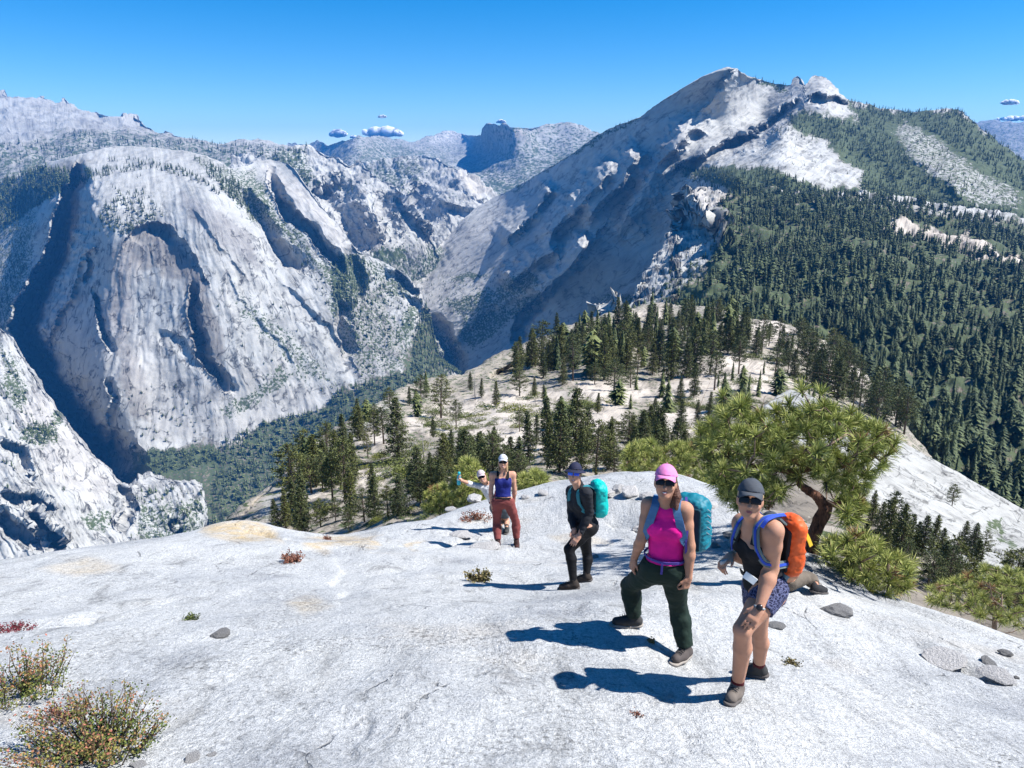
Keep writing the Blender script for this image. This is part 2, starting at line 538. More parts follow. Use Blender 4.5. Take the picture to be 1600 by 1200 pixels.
DOME_BASE = [(150, 690), (190, 748), (210, 712), (250, 700), (320, 690), (350, 702), (400, 668), (440, 652), (500, 640), (530, 607), (560, 600), (590, 585), (630, 578), (652, 520), (667, 470)]
dome = Patch('great_granite_dome',
    [(-160, 330), (-60, 300), (0, 285), (60, 258), (120, 240), (160, 231), (180, 227), (250, 229), (300, 236), (330, 246), (360, 262), (385, 258), (400, 249), (420, 247), (450, 251), (462, 262), (475, 282), (500, 318), (530, 350), (560, 392), (580, 398), (610, 412), (640, 432), (662, 455), (668, 475), (690, 560), (740, 600)],
    [(-160, 850), (200, 860), (420, 850), (600, 800), (740, 700)],
    [(-160, 330, 4300), (0, 285, 4400), (60, 258, 4300), (180, 227, 4200), (250, 229, 4100), (330, 246, 3900), (420, 247, 3950), (462, 262, 3800), (530, 350, 3550), (600, 405, 3600), (668, 475, 3560), (740, 600, 3500),
     (120, 320, 3480), (140, 400, 3330), (165, 460, 3200), (155, 560, 3020), (165, 640, 2860), (190, 740, 2680),
     (60, 330, 3900), (75, 400, 3760), (20, 500, 3700), (60, 590, 3480), (120, 680, 3200), (0, 400, 4000), (-100, 420, 4050), (-100, 600, 3800), (0, 600, 3700),
     (220, 300, 3480), (260, 340, 3320), (240, 400, 3240), (240, 480, 3120), (230, 560, 2990), (240, 640, 2880), (230, 690, 2790),
     (330, 300, 3420), (350, 380, 3260), (330, 480, 3080), (340, 560, 2980), (330, 640, 2890), (320, 690, 2820),
     (420, 330, 3580), (450, 400, 3420), (440, 500, 3180), (430, 580, 3040), (410, 660, 2930), (500, 640, 2990),
     (520, 400, 3440), (530, 480, 3290), (520, 560, 3160), (550, 600, 3080), (600, 480, 3440), (590, 560, 3210), (640, 560, 3260), (650, 500, 3420),
     (460, 730, 2720), (420, 800, 2450), (350, 760, 2600), (560, 680, 2800), (640, 620, 3020), (250, 780, 2540), (200, 850, 2350), (-160, 850, 2800), (600, 790, 2500), (740, 690, 2750)],
    500, 360, relief_fn(7, 330, 2.5, 90, 1.4, 22, 0.14),
    feats=[
        ([(104, 296), (72, 400), (18, 505), (60, 590), (125, 682), (190, 750)], 820, 56, 8, 0.5),
        ([(203, 372), (212, 358), (232, 350), (262, 356), (290, 385), (310, 420)], 28, 3, 60, 0.5),
        ([(234, 353), (252, 355), (268, 370)], 40, 4, 16, 0.4),
        ([(296, 452), (298, 480), (302, 520), (318, 560), (356, 608)], 105, 15, 4, 0.3),
        ([(246, 515), (285, 530), (320, 575)], 18, 3, 26),
        ([(146, 455), (152, 480), (160, 520), (170, 545)], 90, 9, 4, 0.3),
        ([(128, 408), (138, 400), (140, 425), (132, 440)], 80, 8, 4, 0.4),
        ([(168, 590), (178, 620), (172, 680)], 50, 9, 5),
        ([(102, 470), (128, 410), (145, 380)], -45, 14, 5),
        ([(60, 560), (88, 500), (120, 440)], -60, 10, 4),
        ([(282, 318), (330, 370), (370, 420), (400, 470)], 10, 5, 30),
        ([(372, 296), (395, 330), (420, 365), (445, 410), (468, 420)], 120, 24, 5, 0.2),
        ([(420, 268), (428, 300), (442, 330), (470, 352), (505, 390), (530, 420)], 130, 17, 5, 0.4),
        ([(395, 252), (440, 300), (490, 350), (545, 400), (562, 408)], -40, 30, 20),
        ([(532, 470), (530, 510), (545, 560)], 80, 20, 6),
        ([(540, 380), (560, 440), (556, 470)], 60, 18, 10),
        ([(430, 440), (480, 480), (520, 520), (560, 590)], 16, 5, 24),
        ([(340, 420), (400, 500), (470, 580)], 10, 4, 24),
        ([(600, 405), (640, 450), (664, 470), (668, 500)], -60, 40, 16),
        ([(615, 425), (640, 448), (652, 456)], 110, 8, 12),
        ([(0, 345), (50, 322), (110, 285), (180, 262), (240, 258)], 70, 40, 24),
    ],
    tints=[
        ([(205, 362), (228, 351), (262, 357), (300, 400), (325, 455), (345, 525), (352, 590), (310, 570), (290, 520), (285, 440), (260, 440), (240, 420), (215, 420), (204, 400)], STAIN, 0.75, 7),
        ([(228, 352), (262, 357), (300, 400), (325, 455), (300, 450), (270, 400), (240, 380)], (0.17, 0.16, 0.155), 0.7, 6),
        ([(185, 545), (205, 540), (228, 590), (235, 660), (205, 650), (190, 600)], STAIN, 0.75, 6),
        ([(160, 400), (205, 370), (215, 430), (190, 540), (160, 500)], (0.396, 0.344, 0.301), 0.6, 12),
        ([(275, 300), (320, 310), (385, 360), (410, 420), (340, 380), (290, 340)], (0.292, 0.284, 0.284), 0.7, 7),
        ([(410, 255), (470, 280), (560, 400), (545, 430), (490, 380), (440, 320)], (0.447, 0.430, 0.413), 0.5, 10),
        ([(160, 500), (230, 520), (280, 600), (440, 560), (520, 620), (400, 670), (240, 690), (190, 600)], (0.447, 0.430, 0.408), 0.45, 20),
        ([(530, 470), (600, 440), (640, 560), (560, 600), (530, 540)], (0.292, 0.280, 0.271), 0.7, 12),
        (DOME_BASE + [(740, 700), (600, 800), (420, 850), (200, 860)], DUFF, 0.9, 5),
        ([(-160, 330), (0, 290), (80, 262), (150, 240), (90, 290), (30, 340), (-160, 400)], DUFF, 0.6, 8),
    ],
    vegs=[
        ([(-160, 330), (0, 285), (60, 262), (130, 262), (70, 310), (50, 350), (45, 430), (15, 520), (-160, 640)], 0.30, 8),
        ([(20, 380), (60, 330), (50, 400), (20, 480), (0, 520)], 0.34, 8),
        (DOME_BASE + [(740, 700), (600, 800), (420, 850), (200, 860)], 0.39, 4),
        ([(198, 715), (250, 700), (330, 700), (345, 720), (240, 745)], 0.45, 4),
        ([(360, 262), (400, 262), (430, 320), (500, 400), (540, 440), (530, 460), (480, 410), (420, 350), (380, 320)], 0.35, 8),
        ([(520, 400), (565, 395), (580, 430), (560, 470), (520, 500), (515, 460)], 0.42, 7),
        ([(560, 395), (600, 405), (640, 440), (650, 470), (600, 470)], 0.33, 8),
        ([(600, 560), (640, 470), (660, 480), (640, 560), (610, 590)], 0.39, 8),
        ([(530, 470), (600, 440), (640, 560), (560, 600), (530, 540)], 0.31, 12),
        ([(340, 640), (440, 570), (470, 585), (360, 660)], 0.34, 6),
        ([(360, 440), (440, 500), (540, 600), (480, 600), (380, 500)], 0.30, 12),
        ([(290, 240), (330, 248), (370, 270), (430, 360), (400, 350), (330, 280)], 0.33, 8),
    ], veg0=0.08, scale=34, jag=0.4, flow=dome_flow, famp=4.5, stk=lambda x, y: 0.25 + 0.75 * sstep(265, 400, y - 0.10 * np.abs(x - 230)))

# --- the nearer buttress in the lower left
buttress = Patch('lower_left_buttress',
    [(-160, 440), (-60, 478), (0, 508), (20, 528), (40, 560), (62, 592), (95, 640), (130, 684), (160, 722), (188, 752), (200, 760), (215, 745), (235, 738), (270, 748), (300, 752), (318, 760), (325, 790), (322, 830), (330, 850)],
    [(-160, 960), (200, 960), (330, 930)],
    [(-160, 440, 3000), (0, 508, 2700), (62, 592, 2540), (130, 684, 2420), (188, 752, 2330), (235, 738, 2420), (318, 760, 2330), (330, 850, 2220), (-160, 960, 1700), (0, 860, 1900), (200, 960, 1800), (330, 930, 1950), (100, 800, 2030), (0, 700, 2200), (80, 700, 2260), (-160, 700, 2200), (230, 830, 2080), (280, 800, 2180)],
    330, 280, relief_fn(14, 280, 5, 90, 2.2, 26, 0.25), veg0=0.14, scale=30,
    feats=[([(0, 690), (30, 700), (45, 730)], 60, 8, 18, 0.3), ([(0, 800), (30, 830), (80, 840)], 90, 10, 26, 0.3), ([(55, 795), (60, 820), (90, 835), (80, 850)], 100, 6, 12, 0.3), ([(190, 755), (200, 790), (190, 820)], 60, 14, 8), ([(262, 830), (275, 815), (282, 835)], 50, 8, 6), ([(0, 770), (50, 775), (80, 790)], 50, 5, 18)],
    vegs=[([(0, 540), (30, 560), (50, 620), (30, 640), (0, 610)], 0.35, 8), ([(30, 660), (90, 655), (95, 690), (40, 690)], 0.37, 7), ([(130, 800), (180, 790), (170, 815), (140, 820)], 0.39, 6), ([(210, 790), (320, 770), (320, 850), (220, 850)], 0.33, 9), ([(80, 640), (100, 630), (105, 655), (85, 660)], 0.39, 5)],
    tints=[([(60, 600), (190, 755), (150, 790), (80, 740), (20, 640)], (0.447, 0.430, 0.413), 0.6, 10)], flow=lambda x, y: (x * 0.86 - y * 0.5, x * 0.5 + y * 0.86), famp=6.0)
# --- the long ridge with the big slab face, and the forested hill below it
FOREST = [(1140, 300), (1060, 262), (1150, 258), (1210, 262), (1290, 296), (1350, 285), (1345, 262), (1290, 215), (1240, 195), (1230, 182), (1262, 170), (1300, 178), (1345, 190), (1325, 160), (1400, 170), (1500, 168), (1540, 200), (1600, 245), (1720, 310), (1720, 880), (1500, 760), (1380, 640), (1250, 540), (1150, 510), (1000, 500), (960, 470), (1010, 450), (1080, 400), (1130, 350)]


def ridge_relief(A, PX, PY):
    x, y, z = A[..., 0], A[..., 1], A[..., 2]
    S = np.stack([y / 70.0 + 0.2 * x / 70.0, (x + z) / 420.0, (x - z) / 150.0], -1)
    face = sstep(1150, 1050, PX)
    g = np.stack([x / 100.0, y / 100.0, z / 200.0], -1)
    return 4 * fbm(A / 320.0, 4) - (3 * face) * ridged(S, 5, 0.5) - 5 * (1 - face) * ridged(g, 5, 0.5) + 1.0 * fbm(A / 24.0, 3)


ridge = Patch('long_granite_ridge',
    [(600, 430), (640, 416), (665, 400), (690, 378), (712, 355), (740, 326), (770, 307), (800, 294), (830, 278), (860, 258), (890, 240), (915, 222), (930, 210), (945, 202), (965, 193), (1000, 180), (1030, 158), (1060, 140), (1095, 120), (1120, 110), (1140, 103), (1152, 104), (1160, 110), (1172, 118), (1200, 126), (1225, 131), (1235, 130), (1238, 121), (1246, 117), (1254, 122), (1257, 131), (1263, 124), (1272, 115), (1285, 116), (1295, 122), (1310, 138), (1320, 150), (1330, 156), (1345, 158), (1380, 165), (1420, 171), (1450, 171), (1480, 166), (1500, 169), (1515, 178), (1540, 200), (1570, 225), (1600, 245), (1720, 310)],
    [(600, 640), (700, 640), (800, 620), (900, 600), (960, 560), (1100, 420), (1250, 340), (1400, 350), (1720, 420)],
    [(600, 430, 4500), (640, 416, 4600), (690, 378, 4700), (780, 303, 5000), (860, 258, 4380), (930, 210, 4000), (1000, 180, 3720), (1080, 130, 3550), (1145, 103, 3530), (1200, 126, 3950), (1246, 117, 3900), (1285, 116, 3800), (1330, 156, 3600), (1420, 171, 3400), (1500, 169, 3300), (1600, 245, 2900), (1720, 310, 2600),
     (600, 640, 3150), (655, 585, 3780), (670, 500, 3900), (650, 450, 4200), (750, 540, 3780), (720, 460, 3950), (800, 450, 3900), (850, 540, 3600), (900, 400, 3600), (850, 330, 4080), (780, 380, 4120), (950, 340, 3600), (930, 480, 3500), (960, 440, 3480), (1000, 270, 3590), (1050, 200, 3580), (1020, 360, 3450), (800, 600, 3200), (900, 590, 3000),
     (1060, 290, 3350), (1100, 200, 3600), (1150, 170, 3650), (1200, 190, 3500), (1110, 235, 3250), (1150, 245, 2950), (1215, 200, 2950), (1250, 160, 3450), (1290, 150, 3350), (1330, 190, 3150), (1270, 200, 3050), (1250, 235, 2600), (1340, 265, 2400), (1230, 275, 2150), (1150, 275, 2250),
     (1400, 240, 2700), (1480, 215, 2900), (1540, 270, 2450), (1600, 310, 2300), (1500, 300, 2250), (1600, 400, 2200), (1500, 350, 2150), (1400, 340, 2100), (1300, 330, 2080), (1200, 310, 2150), (1200, 350, 2200), (1720, 420, 2250), (1100, 420, 2700), (960, 560, 2500)],
    660, 320, ridge_relief,
    feats=[
        ([(1235, 168), (1190, 206), (1130, 230), (1062, 264)], 260, 26, 10, 0.4),
        ([(1155, 108), (1125, 140), (1098, 172)], -70, 26, 8, 0.5),
        ([(1100, 170), (1040, 240), (1000, 300), (960, 380)], -170, 50, 26),
        ([(1095, 205), (1075, 232), (1020, 262)], 110, 22, 8),
        ([(1270, 150), (1290, 152), (1316, 158)], 130, 5, 15, 0.6),
        ([(1010, 230), (960, 290), (900, 350)], -210, 20, 40),
        ([(960, 250), (900, 320), (840, 380)], -190, 18, 36),
        ([(870, 285), (830, 330), (780, 380)], -180, 16, 34),
        ([(930, 370), (880, 430), (830, 470)], -280, 16, 44, 0.2),
        ([(880, 380), (830, 410), (790, 450)], -190, 15, 34),
        ([(850, 455), (810, 500), (800, 540)], 130, 24, 6),
        ([(655, 590), (700, 540), (760, 480), (860, 440)], -50, 30, 16),
        ([(660, 500), (690, 520), (700, 560), (720, 590)], 160, 24, 10),
        ([(720, 340), (690, 400), (650, 440)], 60, 18, 10),
        ([(1320, 195), (1335, 240), (1400, 290)], 80, 30, 20),
        ([(1400, 200), (1450, 250), (1520, 300)], -60, 30, 30),
    ],
    tints=[
        (FOREST, DUFF, 0.85, 8),
        ([(1165, 240), (1210, 200), (1260, 225), (1345, 270), (1330, 280), (1250, 270)], GRAN * 1.08, 1.0, 4),
        ([(1385, 195), (1420, 180), (1450, 200), (1530, 260), (1600, 300), (1600, 325), (1530, 320), (1430, 260)], GRAN * 0.95, 0.85, 8),
        ([(1380, 350), (1420, 342), (1500, 365), (1600, 400), (1720, 430), (1720, 445), (1600, 412), (1480, 380), (1400, 362)], SAND, 0.9, 4),
        ([(1010, 450), (1060, 380), (1110, 340), (1140, 420), (1100, 460), (1020, 480)], GRAN, 0.6, 10),
        ([(1150, 410), (1230, 420), (1260, 440), (1200, 450), (1150, 440)], SAND, 0.5, 8),
        ([(650, 400), (760, 330), (820, 400), (880, 420), (850, 520), (740, 580), (660, 560)], (0.430, 0.413, 0.387), 0.5, 16),
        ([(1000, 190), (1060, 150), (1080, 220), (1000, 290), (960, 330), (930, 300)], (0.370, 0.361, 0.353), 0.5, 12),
        ([(1060, 270), (1110, 284), (1140, 300), (1120, 340), (1080, 310)], (0.482, 0.456, 0.421), 0.6, 6),
    ],
    vegs=[
        (FOREST, 0.62, 8),
        ([(1165, 240), (1210, 200), (1260, 225), (1345, 270), (1330, 280), (1250, 270)], 0.05, 4),
        ([(1385, 195), (1420, 180), (1450, 200), (1530, 260), (1600, 300), (1600, 325), (1530, 320), (1430, 260)], 0.32, 8),
        ([(1380, 350), (1420, 342), (1500, 365), (1600, 400), (1720, 430), (1720, 445), (1600, 412), (1480, 380), (1400, 362)], 0.12, 4),
        ([(1060, 270), (1110, 284), (1140, 300), (1120, 340), (1080, 310)], 0.10, 6),
        ([(660, 430), (700, 395), (740, 370), (690, 400), (640, 430)], 0.35, 5),
        ([(690, 440), (740, 420), (770, 425), (720, 440)], 0.39, 4),
        ([(690, 470), (760, 450), (820, 425), (850, 430), (800, 470), (720, 500)], 0.37, 5),
        ([(720, 500), (800, 475), (850, 440), (840, 480), (790, 510), (740, 545), (720, 530)], 0.37, 5),
        ([(640, 560), (680, 500), (720, 540), (720, 600), (640, 620)], 0.33, 8),
        ([(600, 430), (660, 405), (690, 385), (700, 395), (660, 425), (610, 445)], 0.40, 6),
        ([(930, 212), (965, 194), (1000, 182), (1000, 186), (950, 210), (900, 240), (860, 262), (800, 300), (790, 298), (860, 255)], 0.39, 3),
        ([(1170, 118), (1230, 133), (1225, 142), (1180, 130)], 0.41, 3),
        ([(920, 470), (960, 450), (980, 470), (930, 510), (880, 560)], 0.31, 6),
        ([(970, 500), (1050, 480), (1050, 500), (980, 515)], 0.10, 5),
    ], veg0=0.10, scale=36, jag=0.5, flow=lambda x, y: (x * 0.58 + y * 0.81, -x * 0.81 + y * 0.58), famp=4.0, stk=0.65)

hill = Patch('forested_hillside',
    [(830, 640), (850, 600), (880, 548), (895, 520), (912, 480), (922, 464), (932, 457), (942, 455), (952, 462), (962, 466), (980, 455), (1000, 425), (1020, 395), (1040, 365), (1050, 338), (1058, 300), (1066, 290), (1085, 286), (1100, 284), (1125, 290), (1140, 299), (1150, 297), (1160, 290), (1200, 284), (1250, 288), (1300, 294), (1345, 288), (1400, 298), (1500, 316), (1600, 340), (1720, 375)],
    [(830, 700), (960, 620), (1100, 600), (1250, 640), (1300, 690), (1500, 800), (1600, 870), (1720, 940)],
    [(830, 640, 1000), (880, 548, 1150), (932, 457, 1300), (962, 466, 1250), (1000, 425, 1450), (1040, 365, 1700), (1066, 290, 2100), (1100, 284, 2080), (1140, 299, 1900), (1200, 284, 2000), (1300, 294, 1950), (1400, 298, 1950), (1500, 316, 1980), (1600, 340, 1950), (1720, 375, 1900),
     (960, 500, 1000), (1000, 470, 1080), (1050, 420, 1250), (1100, 350, 1600), (1600, 400, 1450), (1500, 380, 1450), (1420, 350, 1580), (1300, 340, 1500), (1200, 330, 1580), (1200, 400, 1150), (1400, 430, 1020), (1520, 500, 830), (1600, 560, 680), (1600, 700, 440), (1600, 870, 320), (1720, 500, 800), (1720, 940, 280), (1450, 600, 560), (1400, 700, 400), (1300, 480, 880), (1300, 690, 500), (1250, 560, 700), (1150, 420, 1080), (1100, 500, 800), (1100, 600, 700), (1150, 350, 1450), (830, 700, 900), (960, 600, 750)],
    560, 330, relief_fn(12, 300, 12, 110, 4, 26, 0.5),
    feats=[([(1066, 291), (1082, 322), (1106, 349)], -150, 70, 10, 0.6), ([(1052, 330), (1075, 345), (1110, 352), (1130, 345)], 60, 6, 10, 0.5), ([(932, 457), (950, 480), (962, 500)], -70, 30, 12, 0.5), ([(1380, 352), (1500, 372), (1720, 436)], -30, 60, 20)],
    tints=[
        ([(1120, 310), (1150, 290), (1200, 280), (1720, 370), (1720, 940), (1400, 760), (1250, 640), (1000, 620), (960, 500), (1020, 470), (1100, 400), (1130, 350)], DUFF, 0.9, 10),
        ([(1380, 350), (1420, 342), (1500, 365), (1600, 400), (1720, 430), (1720, 445), (1600, 412), (1480, 380), (1400, 362)], SAND, 0.95, 4),
        ([(1150, 410), (1230, 420), (1260, 440), (1200, 450), (1150, 440)], SAND, 0.7, 8),
        ([(1230, 312), (1290, 318), (1320, 330), (1260, 330)], SAND, 0.6, 6),
        ([(1060, 270), (1110, 284), (1140, 300), (1120, 340), (1080, 310)], (0.482, 0.456, 0.421), 0.6, 6)],
    vegs=[
        ([(1120, 310), (1150, 290), (1200, 280), (1720, 370), (1720, 940), (1400, 760), (1250, 640), (1000, 620), (960, 500), (1020, 470), (1100, 400), (1130, 350)], 0.42, 10),
        ([(1380, 350), (1420, 342), (1500, 365), (1600, 400), (1720, 430), (1720, 445), (1600, 412), (1480, 380), (1400, 362)], 0.05, 4),
        ([(1060, 270), (1110, 284), (1140, 300), (1120, 340), (1080, 310)], 0.10, 6),
        ([(980, 470), (1020, 440), (1060, 400), (1100, 380), (1080, 430), (1020, 470)], 0.31, 10)],
    veg0=0.16, scale=30, jag=0.6, back=0.12)

# --- the wooded shoulder below the viewpoint
SANDS = [
    [(640, 650), (700, 625), (780, 615), (860, 610), (900, 630), (860, 650), (900, 690), (820, 720), (760, 690), (690, 680), (640, 672)],
    [(900, 600), (1000, 600), (1020, 620), (960, 640), (900, 620)], [(905, 640), (970, 640), (990, 680), (930, 700), (900, 670)],
    [(560, 690), (600, 675), (615, 690), (580, 710)], [(470, 780), (500, 750), (540, 740), (500, 790)],
    [(1030, 590), (1120, 575), (1170, 590), (1130, 620), (1060, 625), (1020, 640)], [(1170, 515), (1210, 505), (1240, 520), (1200, 545), (1170, 535)],
    [(1130, 560), (1230, 580), (1250, 600), (1180, 610), (1130, 590)], [(1020, 640), (1110, 640), (1130, 680), (1080, 700), (1030, 680)],
    [(560, 740), (600, 735), (600, 760), (560, 765)], [(700, 740), (760, 735), (760, 770), (700, 775)], [(960, 500), (1010, 495), (1040, 485), (1020, 505)],
    [(1240, 520), (1280, 545), (1370, 590), (1390, 618), (1340, 600), (1260, 560)],
]
shoulder = Patch('wooded_shoulder',
    [(300, 880), (350, 836), (400, 792), (440, 757), (480, 708), (510, 682), (560, 652), (620, 616), (660, 600), (720, 590), (760, 568), (800, 551), (850, 533), (900, 517), (960, 496), (1010, 482), (1060, 480), (1120, 488), (1180, 508), (1215, 512), (1250, 521), (1300, 556), (1350, 590), (1390, 622), (1430, 690), (1480, 760)],
    [(300, 960), (500, 900), (800, 850), (1480, 900)],
    [(300, 880, 95), (350, 836, 105), (440, 757, 135), (510, 682, 180), (620, 616, 260), (720, 590, 310), (800, 551, 390), (900, 517, 470), (960, 496, 530), (1060, 480, 650), (1180, 508, 520), (1250, 521, 500), (1300, 556, 440), (1390, 622, 350), (1480, 760, 220),
     (300, 960, 62), (500, 900, 58), (800, 850, 48), (1480, 900, 60), (450, 820, 100), (600, 700, 160), (700, 650, 215), (600, 780, 105), (700, 720, 130), (850, 620, 250), (850, 700, 140), (1000, 620, 250), (1000, 700, 140), (1100, 560, 340), (1100, 640, 215), (1200, 600, 270), (1250, 640, 220), (1000, 780, 75), (1200, 740, 105), (1330, 660, 230), (1000, 540, 400), (1100, 520, 450), (900, 570, 330), (800, 590, 300)],
    460, 260, lambda A, PX, PY: 1.6 * fbm(A / 45.0, 4) + 0.7 * fbm(A / 9.0, 4) + (A[..., 1] > 330) * 3.0 * ridged(A / 60.0, 3) * sstep(330, 480, A[..., 1]),
    feats=[([(990, 560), (1020, 545), (1060, 560)], 40, 14, 26, 0.4), ([(840, 575), (900, 545), (960, 520)], 40, 10, 20), ([(770, 590), (830, 560)], 30, 8, 18)],
    tints= [(p, SAND, 0.95, 5) for p in SANDS] + [([(400, 800), (520, 690), (560, 655), (620, 620), (560, 680), (480, 760), (420, 820)], GRAN * 0.9, 0.7, 8)],
    vegs= [(p, 0.02, 5) for p in SANDS], base=np.array([0.32, 0.29, 0.25]), veg0=0.27, scale=7.0, back=0.5, flow=lambda x, y: (y * 1.5 + 0.5 * x, x - 0.3 * y), stk=0.6)
slab = Patch('bare_granite_slab',
    [(1120, 720), (1180, 655), (1215, 622), (1235, 612), (1262, 619), (1320, 650), (1400, 691), (1500, 746), (1600, 803), (1720, 872), (1800, 920)],
    [(1120, 960), (1300, 960), (1500, 1040), (1800, 1150)],
    [(1120, 720, 110), (1215, 622, 190), (1262, 619, 190), (1400, 691, 170), (1500, 746, 160), (1600, 803, 148), (1720, 872, 135), (1800, 920, 128), (1450, 760, 128), (1550, 850, 105), (1400, 800, 90), (1330, 720, 115), (1260, 680, 125), (1300, 860, 55), (1600, 950, 58), (1480, 900, 62), (1120, 960, 38), (1300, 960, 34), (1500, 1040, 34), (1800, 1150, 32), (1700, 1000, 55)],
    300, 200, lambda A, PX, PY: 0.7 * fbm(A / 22.0, 4) + 0.35 * ridged(A * np.array([1, 0.5, 1]) / 9.0, 3) * 0.6,
    tints=[([(1100, 700), (1250, 690), (1340, 760), (1420, 870), (1600, 960), (1800, 1000), (1800, 1200), (1100, 1000)], DUFF * 1.2, 0.8, 10),
           ([(1370, 790), (1400, 790), (1420, 830), (1380, 840)], SAND * 0.9, 0.7, 5)],
    vegs=[([(1540, 810), (1565, 810), (1575, 835), (1550, 830)], 0.43, 4), ([(1555, 835), (1580, 840), (1590, 870), (1570, 865)], 0.41, 4), ([(1100, 700), (1250, 690), (1340, 760), (1420, 870), (1600, 960), (1800, 1000), (1800, 1200), (1100, 1000)], 0.14, 10)],
    base=GRAN * 0.86, veg0=0.03, scale=3.0, back=0.5, stk=0.8, flow=lambda x, y: (-x * 0.5 + y * 0.86, x * 0.86 + y * 0.5), famp=0.12)

# ------------------------------------------------------------------ the granite dome top in the foreground
def plane_z(y):
    return -1.75 - 0.40 * y


SIL = [(-150, 900, 9.0), (0, 874, 9.5), (100, 859, 10), (200, 846, 10.5), (300, 829, 11.5), (345, 818, 12.3), (392, 816, 12.6), (418, 824, 11.8), (460, 838, 11.2), (520, 837, 12), (600, 822, 13), (700, 801, 15), (760, 784, 16.5), (830, 778, 18), (900, 766, 21), (1000, 766, 21), (1100, 785, 17), (1180, 805, 13.5), (1240, 835, 11.2), (1290, 874, 9.4), (1330, 918, 8.2), (1400, 946, 7.8), (1460, 953, 7.9), (1530, 976, 7.5), (1600, 1000, 7.1), (1750, 1060, 6.5)]
fc, fz = [], []
for px_, py_, Y_ in SIL:
    p = at(px_, py_, Y_)
    fc.append(p[:2]); fz.append(p[2])
    for k_, dr in ((1.25, 0.07), (1.7, 0.42), (2.4, 1.1)):
        p2 = at(px_, py_, Y_ * k_)
        fc.append(p2[:2]); fz.append(p2[2] - dr * Y_)
FEET = [(1140, 1108, 3.92), (1182, 1062, 4.58), (1062, 1042, 4.85), (972, 981, 5.22), (988, 979, 5.22), (886, 923, 7.45), (914, 911, 7.75), (777, 854, 11.0), (806, 851, 11.1), (795, 830, 12.6), (1272, 932, 7.05), (1215, 915, 7.2), (1130, 930, 6.6), (1000, 850, 11.0)]
for px_, py_, Y_ in FEET:
    p = at(px_, py_, Y_)
    fc.append(p[:2]); fz.append(p[2])
for px_, py_, Y_ in [(0, 1200, 3.05), (400, 1200, 3.0), (800, 1200, 3.05), (1200, 1200, 3.25), (1600, 1200, 3.7), (1600, 1100, 4.9), (100, 1000, 5.0), (300, 940, 6.6), (500, 1000, 5.0), (500, 900, 8.1), (700, 900, 8.2), (1400, 1050, 5.3), (1400, 1180, 3.6)]:
    p = at(px_, py_, Y_)
    fc.append(p[:2]); fz.append(p[2])
for x_, y_, z_ in [(0, 0, -1.75), (0, -3, -0.9), (5, -3, -1.5), (-5, -3, -1.3), (4, 0, -2.1), (-4, 0, -2.0), (-9, 2, -3.3), (9, 2, -3.9)]:
    fc.append(np.array([x_, y_])); fz.append(z_)
fc = np.array(fc); fz = np.array(fz)
_fev = tps(fc / 5.0, fz, 2e-3)
LEDGES = [  # exfoliation steps: (pixel polyline, height, width down side)
    ([(700, 855), (730, 848), (762, 842), (790, 850), (840, 842)], 0.16, 0.5), ([(690, 838), (720, 833), (745, 840)], 0.10, 0.4),
    ([(935, 815), (1000, 838), (1040, 850)], 0.10, 0.5), ([(1110, 840), (1150, 862), (1190, 880)], 0.10, 0.5), ([(1330, 905), (1480, 975), (1560, 1000)], 0.10, 0.5),
    ([(1440, 1022), (1490, 1035), (1515, 1052)], 0.09, 0.35), ([(1280, 940), (1380, 990), (1500, 1050), (1600, 1110)], 0.06, 0.5), ([(1220, 1000), (1330, 1060), (1430, 1120)], 0.045, 0.4), ([(560, 905), (700, 880), (820, 880)], 0.04, 0.5), ([(240, 1030), (420, 985), (560, 960)], 0.035, 0.5), ([(700, 1010), (800, 1040), (900, 1100)], 0.03, 0.4), ([(130, 975), (170, 962), (300, 935)], 0.055, 0.35), ([(0, 985), (120, 978), (230, 962)], 0.055, 0.35),
    ([(1200, 905), (1240, 920), (1262, 935)], 0.06, 0.3), ([(345, 820), (400, 832), (440, 845), (470, 842)], 0.08, 0.4), ([(520, 860), (524, 900), (520, 950)], 0.04, 0.5),
    ([(1250, 985), (1330, 1020), (1450, 1080)], 0.03, 0.3), ([(560, 1200), (570, 1150), (590, 1110)], 0.04, 0.3), ([(1030, 1120), (1060, 1150), (1055, 1180)], 0.04, 0.2)]


def ground_raw(x, y, detail=True):
    x = np.asarray(x, float)
    y = np.asarray(y, float)
    z = _fev(x / 5.0, y / 5.0)
    if detail:
        P = np.stack([x, y, x * 0], -1)
        jx, jy = x + 0.12 * fbm(P / 0.5 + 3.3, 3), y + 0.12 * fbm(P / 0.5 + 8.8, 3)
        z = z + 0.035 * fbm(P / 1.3, 3) + 0.012 * fbm(P / 0.35, 3)
        for pts, h, w in LED_W:
            d, sd, par = poly_dist(jx, jy, pts)
            fade = np.clip(np.minimum(par, 1 - par) * 5, 0, 1)
            z = z + h * fade * np.where(sd > 0, -(1 - sstep(0.0, 1, d / w)) * sstep(0, 0.06, d), 0)
    return z


LED_W = []
GRID = []


def ground_z(x, y):
    X, Y, Z = GRID
    x = np.asarray(x, float)
    y = np.asarray(y, float)
    j = np.clip(np.searchsorted(X, x) - 1, 0, len(X) - 2)
    i = np.clip(np.searchsorted(Y, y) - 1, 0, len(Y) - 2)
    u = np.clip((x - X[j]) / (X[j + 1] - X[j]), 0, 1)
    v = np.clip((y - Y[i]) / (Y[i + 1] - Y[i]), 0, 1)
    return (Z[i, j] * (1 - u) + Z[i, j + 1] * u) * (1 - v) + (Z[i + 1, j] * (1 - u) + Z[i + 1, j + 1] * u) * v


